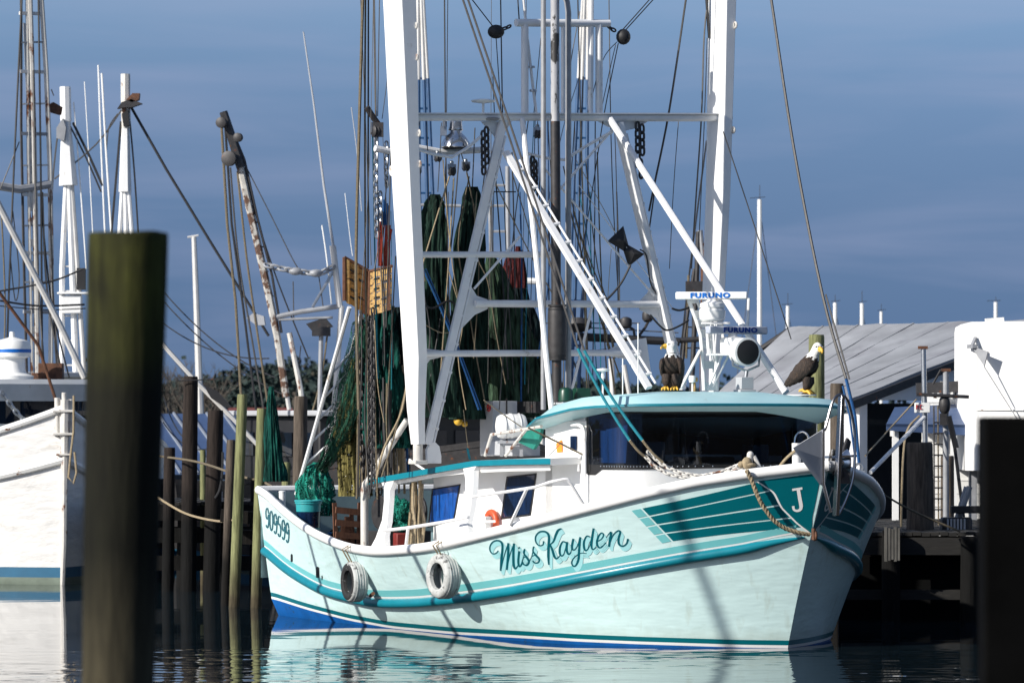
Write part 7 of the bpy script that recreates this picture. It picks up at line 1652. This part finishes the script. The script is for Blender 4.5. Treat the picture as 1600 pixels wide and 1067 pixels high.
# fifth group: far masts on the right with rust and cables
D5 = 98
b5, h5 = back_boat('dark rigged trawler half hidden behind the radar mast', 1105, D5, (-.3, .95), 14, 2.3, (2.6, 1.8, 1.8), M['old_white'], (4, 8, 1.7, 3.6))
mast_parts(b5, D5, [('mast', [(1091, 362), (1088, 450), (1080, 620)], .06, 'dark_steel'), ('mast', [(1098, 380), (1098, 450), (1096, 620)], .05, 'rust'), ('mast', [(1085, 420), (1070, 520), (1062, 620)], .04, 'dark_steel'), ('stay', [(1104, 220), (1078, 420), (1058, 600)], .02, 'wire_dark'), ('stay', [(1094, 360), (1100, 420)], .06, 'grey_steel'), ('shroud', [(1076, 430), (1072, 560)], .03, 'rope_old'), ('shroud', [(1082, 430), (1084, 560)], .03, 'wire_dark'), ('mast', [(1103, 390), (1108, 445)], .09, 'rust')])
rungs(b5, D5, [(430, 1074), (560, 1066)], [(430, 1100), (560, 1098)], 430, 560, 4, 'dark_steel', .02)
m = MB(); m.box(Wp(1088, 448, D5), (.5, .3, .25)); m.build('mast_platform', M['dark_steel'], b5)
# sailboats far beyond the roofs
for i, (px, y0, D, r_, lb) in enumerate([(1187, 312, 150, .10, 'tall white sailboat mast standing left of the grey warehouse roof'), (1231, 478, 170, .09, 'short white mast top just left of the warehouse ridge'), (1305, 473, 170, .10, 'white mast top above the warehouse ridge with a small wind vane'),
                                       (1347, 474, 172, .10, 'white tapering mast top above the middle of the warehouse roof'), (1377, 487, 175, .08, 'lowest white mast top with spreader above the warehouse roof'), (1556, 472, 170, .10, 'white mast top just left of the white cabin roof')]):
    st = Wp(px, 650, D); st.z = 0; r = thing('sailboat', lb, 'sailboat', st, 'sailboats beyond the warehouse'); hl = MB(); rows = []
    for k in range(9):
        t = k / 8; hw = 1.4 * math.sin(math.pi * min(1, t * .8 + .02)) ** .7; rows.append([st + V((hw * q, -4 + 9 * t, z)) for q, z in ((.0, -.4), (.6, -.2), (1, .5), (1, .95), (-1, .95), (-1, .5), (-.6, -.2))])
    hl.grid(rows, closed=True); hl.add(rows[0], [tuple(range(7))]); hl.add(rows[-1], [tuple(range(7))]); hl.build('hull', M['white'], r, angle=60)
    t = Wp(px, y0, D); m = MB(); m.tube([st + V((0, 0, .8)), t], [r_, r_ * .8], 8); mo = m.build('mast', M['white'], r)
    m = MB(); m.tube([t + V((-.16 - .1 * (px % 3), 0, .05)), t + V((.2, 0, .06 + .03 * (px % 2)))], .012, 5); m.tube([t, t + V((0, 0, .22 + .1 * (px % 4)))], .012, 5); m.build('wind_vane', M['dark_steel'], mo)
    m = MB()
    for dx in (-1.3, 1.3): m.tube([st + V((dx, .5, .9)), t - V((0, 0, .2))], .012, 4)
    m.build('shroud', M['wire'], r)
# things on the right dock
def right_dock_gear():
    D = 71
    for x, y0, y1, lb, cap in ((1446, 543, 690, 'tall grey steel pole with a rusty cap in front of the white shed', 1), (1478, 578, 830, 'grey steel pole with a crossbar and dark tackle at the white shed', 0)):
        r = thing('steel_pole', lb, 'pole', Wp(x, y1 + 10, D)); m = MB(); m.tube([Wp(x, y1 + 10, D), Wp(x - (3 if cap else 0), y0, D)], .045 if cap else .05, 10); m.build('shaft', M['steel'] if cap else M['grey_steel'], r)
        m = MB(); m.box(Wp(x - 4 * cap, y0, D), (.16, .1, .05)); m.build('cap', M['rust'], r)
        if not cap:
            m = MB(); m.ball(Wp(1476, 632, D - .1), .13, 10, sc=(.8, .8, 1.4)); m.box(Wp(1474, 655, D - .1), (.12, .1, .2)); m.tube([Wp(1458, 600, D), Wp(1470, 578, D)], .02, 5); m.build('tackle', M['dark_steel'], r)
    m = MB(); m.tube([Wp(1432, 616, D - .2), Wp(1514, 620, D - .2)], .03, 6); tag(m.build('crossbar_pipe', M['dark_steel']), 'dark horizontal pipe tied across the two grey steel poles', 'pipe')
    r = thing('ladder', 'narrow dark metal ladder leaning on the white shed', 'ladder', Wp(1468, 830, D + .6))
    for x in (1460, 1466.5, 1474): m = MB(); m.tube([Wp(x, 832, D + .6), Wp(x - (1 if x < 1470 else 0), 634, D + .6)], .014, 5); m.build('rail', M['rope_old'] if x > 1461 and x < 1470 else M['dark_steel'], r)
    for y in range(660, 830, 17): m = MB(); m.tube([Wp(1459, y, D + .58), Wp(1475, y, D + .58)], .014, 5); m.build('rung', M['dark_steel'], r)
    r = thing('red_marked_sign', 'small white sign box with red letters hanging on the steel pole', 'sign', Wp(1438, 640, D - .2)); m = MB(); m.box(Wp(1441, 637, D - .2), (.26, .12, .17)); so_ = m.build('board', M['sign_white'], r, bevel=.01)
    m = MB(); c = Wp(1437, 636, D - .27)
    for dx in (-.055, -.025): m.bar(c + V((dx, 0, -.04)), c + V((dx, 0, .04)), .016, .006, up=V((0, 1, 0)))
    m.bar(c + V((-.055, 0, .04)), c + V((-.025, 0, -.0)), .014, .006, up=V((0, 1, 0))); m.tube([c + V((.045, 0, .03)), c + V((.02, 0, .038)), c + V((.005, 0, .0)), c + V((.02, 0, -.038)), c + V((.045, 0, -.03))], .008, 5); m.build('red_lettering', M['red_letter'], so_)
    line2([Wp(1432, 624, D - .3), Wp(1390, 670, D - 1), Wp(1352, 712, 66)], .014, 'rope_tan', 'dock_line', 'tan line running from the steel pole down to the bow, uppermost')
    line2([Wp(1436, 650, D - .3), Wp(1418, 672, D - .6), Wp(1411, 720, D - .8), Wp(1408, 826, D - .8)], .02, 'rope_tan', 'dock_line', 'tan rope hanging beside the thickest piling')
    m = MB(); m.tube([Wp(1444, 652, D - .3), Wp(1360, 738, 67.5)], .035, 7); tag(m.build('gangway_pole', M['rig_white']), 'white pole leaning from the steel pole down toward the bow', 'pole')
    line2([Wp(1348, 752, 64), Wp(1420, 795, 66.5), Wp(1500, 830, 67)], .018, 'rope_old', 'mooring_rope', 'dark mooring rope from the bow across to the dock edge')
    m = MB(); m.tube([Wp(1488, 668, D - .4), Wp(1497, 740, D - .4), Wp(1506, 812, D - .4)], .03, 6); m.tube([Wp(1482, 650, D - .4), Wp(1494, 700, D - .4)], .05, 6); tag(m.build('hanging_gear', M['black']), 'black gear hanging slanted beside the right steel pole', 'gear')
    r = thing('outboard_motor', 'small grey motor with a ribbed cover lying on the dark dock', 'motor', Wp(1496, 838, 69)); m = MB(); c = Wp(1494, 822, 69); m.box(c, (.5, .4, .3)); m.build('housing', M['dark_steel'], r, bevel=.04)
    for i in range(6): m = MB(); m.box(c + V((-.16 + i * .055, -.215, .02)), (.03, .03, .22)); m.build('rib', M['grey_panel'], r)
    m = MB(); m.box(c + V((.15, -.1, .28)), (.5, .2, .12)); m.build('arm', M['black'], r, bevel=.01)
    m = MB()
    for i in range(5): m.box(Wp(1384 + i * 5, 850, 66.6) + V((0, .01 * i, 0)), (.045, .04, .55 - .03 * (i % 3)))
    tag(m.build('fender_boards', mat('weathered_grey_boards', (0.11, 0.105, 0.095), .85, var=.5, scale=5, stretch=(3, 3, .6))), 'pale upright boards on the dock edge right behind the bow flare', 'boards')
    m = MB(); m.tube([Wp(1515, 760, 69), Wp(1490, 835, 69)], .05, 8); m.tube([Wp(1509, 760, 69.3), Wp(1486, 835, 69.3)], .03, 8); tag(m.build('support_strut', M['grey_steel']), 'grey slanting strut below the white cabin', 'strut')
right_dock_gear()

# neighbouring trawler moored just outside the left edge: its masts and poles lay the soft stripes across the near hull
def neighbour():
    spots = []
    for px, py, s_, top_py, r_ in ((498, 900, 8.2, 828, .075), (538, 900, 8.0, 850, .085), (668, 910, 9.6, 862, .085), (1098, 900, 14.5, 805, .06)):
        t, z = H.from_px(px, py); p = H.pt(t, z); t2, z2 = H.from_px(px, top_py)
        b = p + V((SUN_AZ.x, SUN_AZ.y, 0)).normalized() * s_; spots.append((V((b.x, b.y, 0)), z2 + s_ * math.tan(SUN_EL), r_))
    r = thing('moored_trawler', 'moored trawler with bare poles lying just outside the left edge of the picture', 'trawler', V((-9.5, 57, 0)))
    st = V((-8.6, 51, 0)); h = Hull(st, (-.35, .94), 13, 1.9, 1.7, 1.5, 1.4, flat_sheer(1.9, 1.2, 1.2), None, rake=.3, full=.34, stem_h=1.9); mb = MB(); T_ = ts(24)
    for side in (1, -1): mb.grid([[h.pt(t, z, side) for z in (-.4, 0, .3, .3 + (h.zsh(t) - .3) * .5, h.zsh(t))] for t in T_])
    mb.build('hull', M['old_white'], r, weld=True)
    d = MB(); d.grid([[h.pt(t, h.zsh(t), s_) - V((0, 0, .1)) for s_ in (1, 0, -1)] for t in T_]); d.build('deck', M['deck_grey'], r)
    for i, (b, hh, rr) in enumerate(spots):
        m = MB(); m.tube([V((b.x, b.y, -.3)), V((b.x, b.y, hh))], [rr, rr * .85], 10); m.build('pole', M['old_white_flat'], r)
neighbour()
for _o in bpy.data.objects:
    if '_w' in _o: del _o['_w']
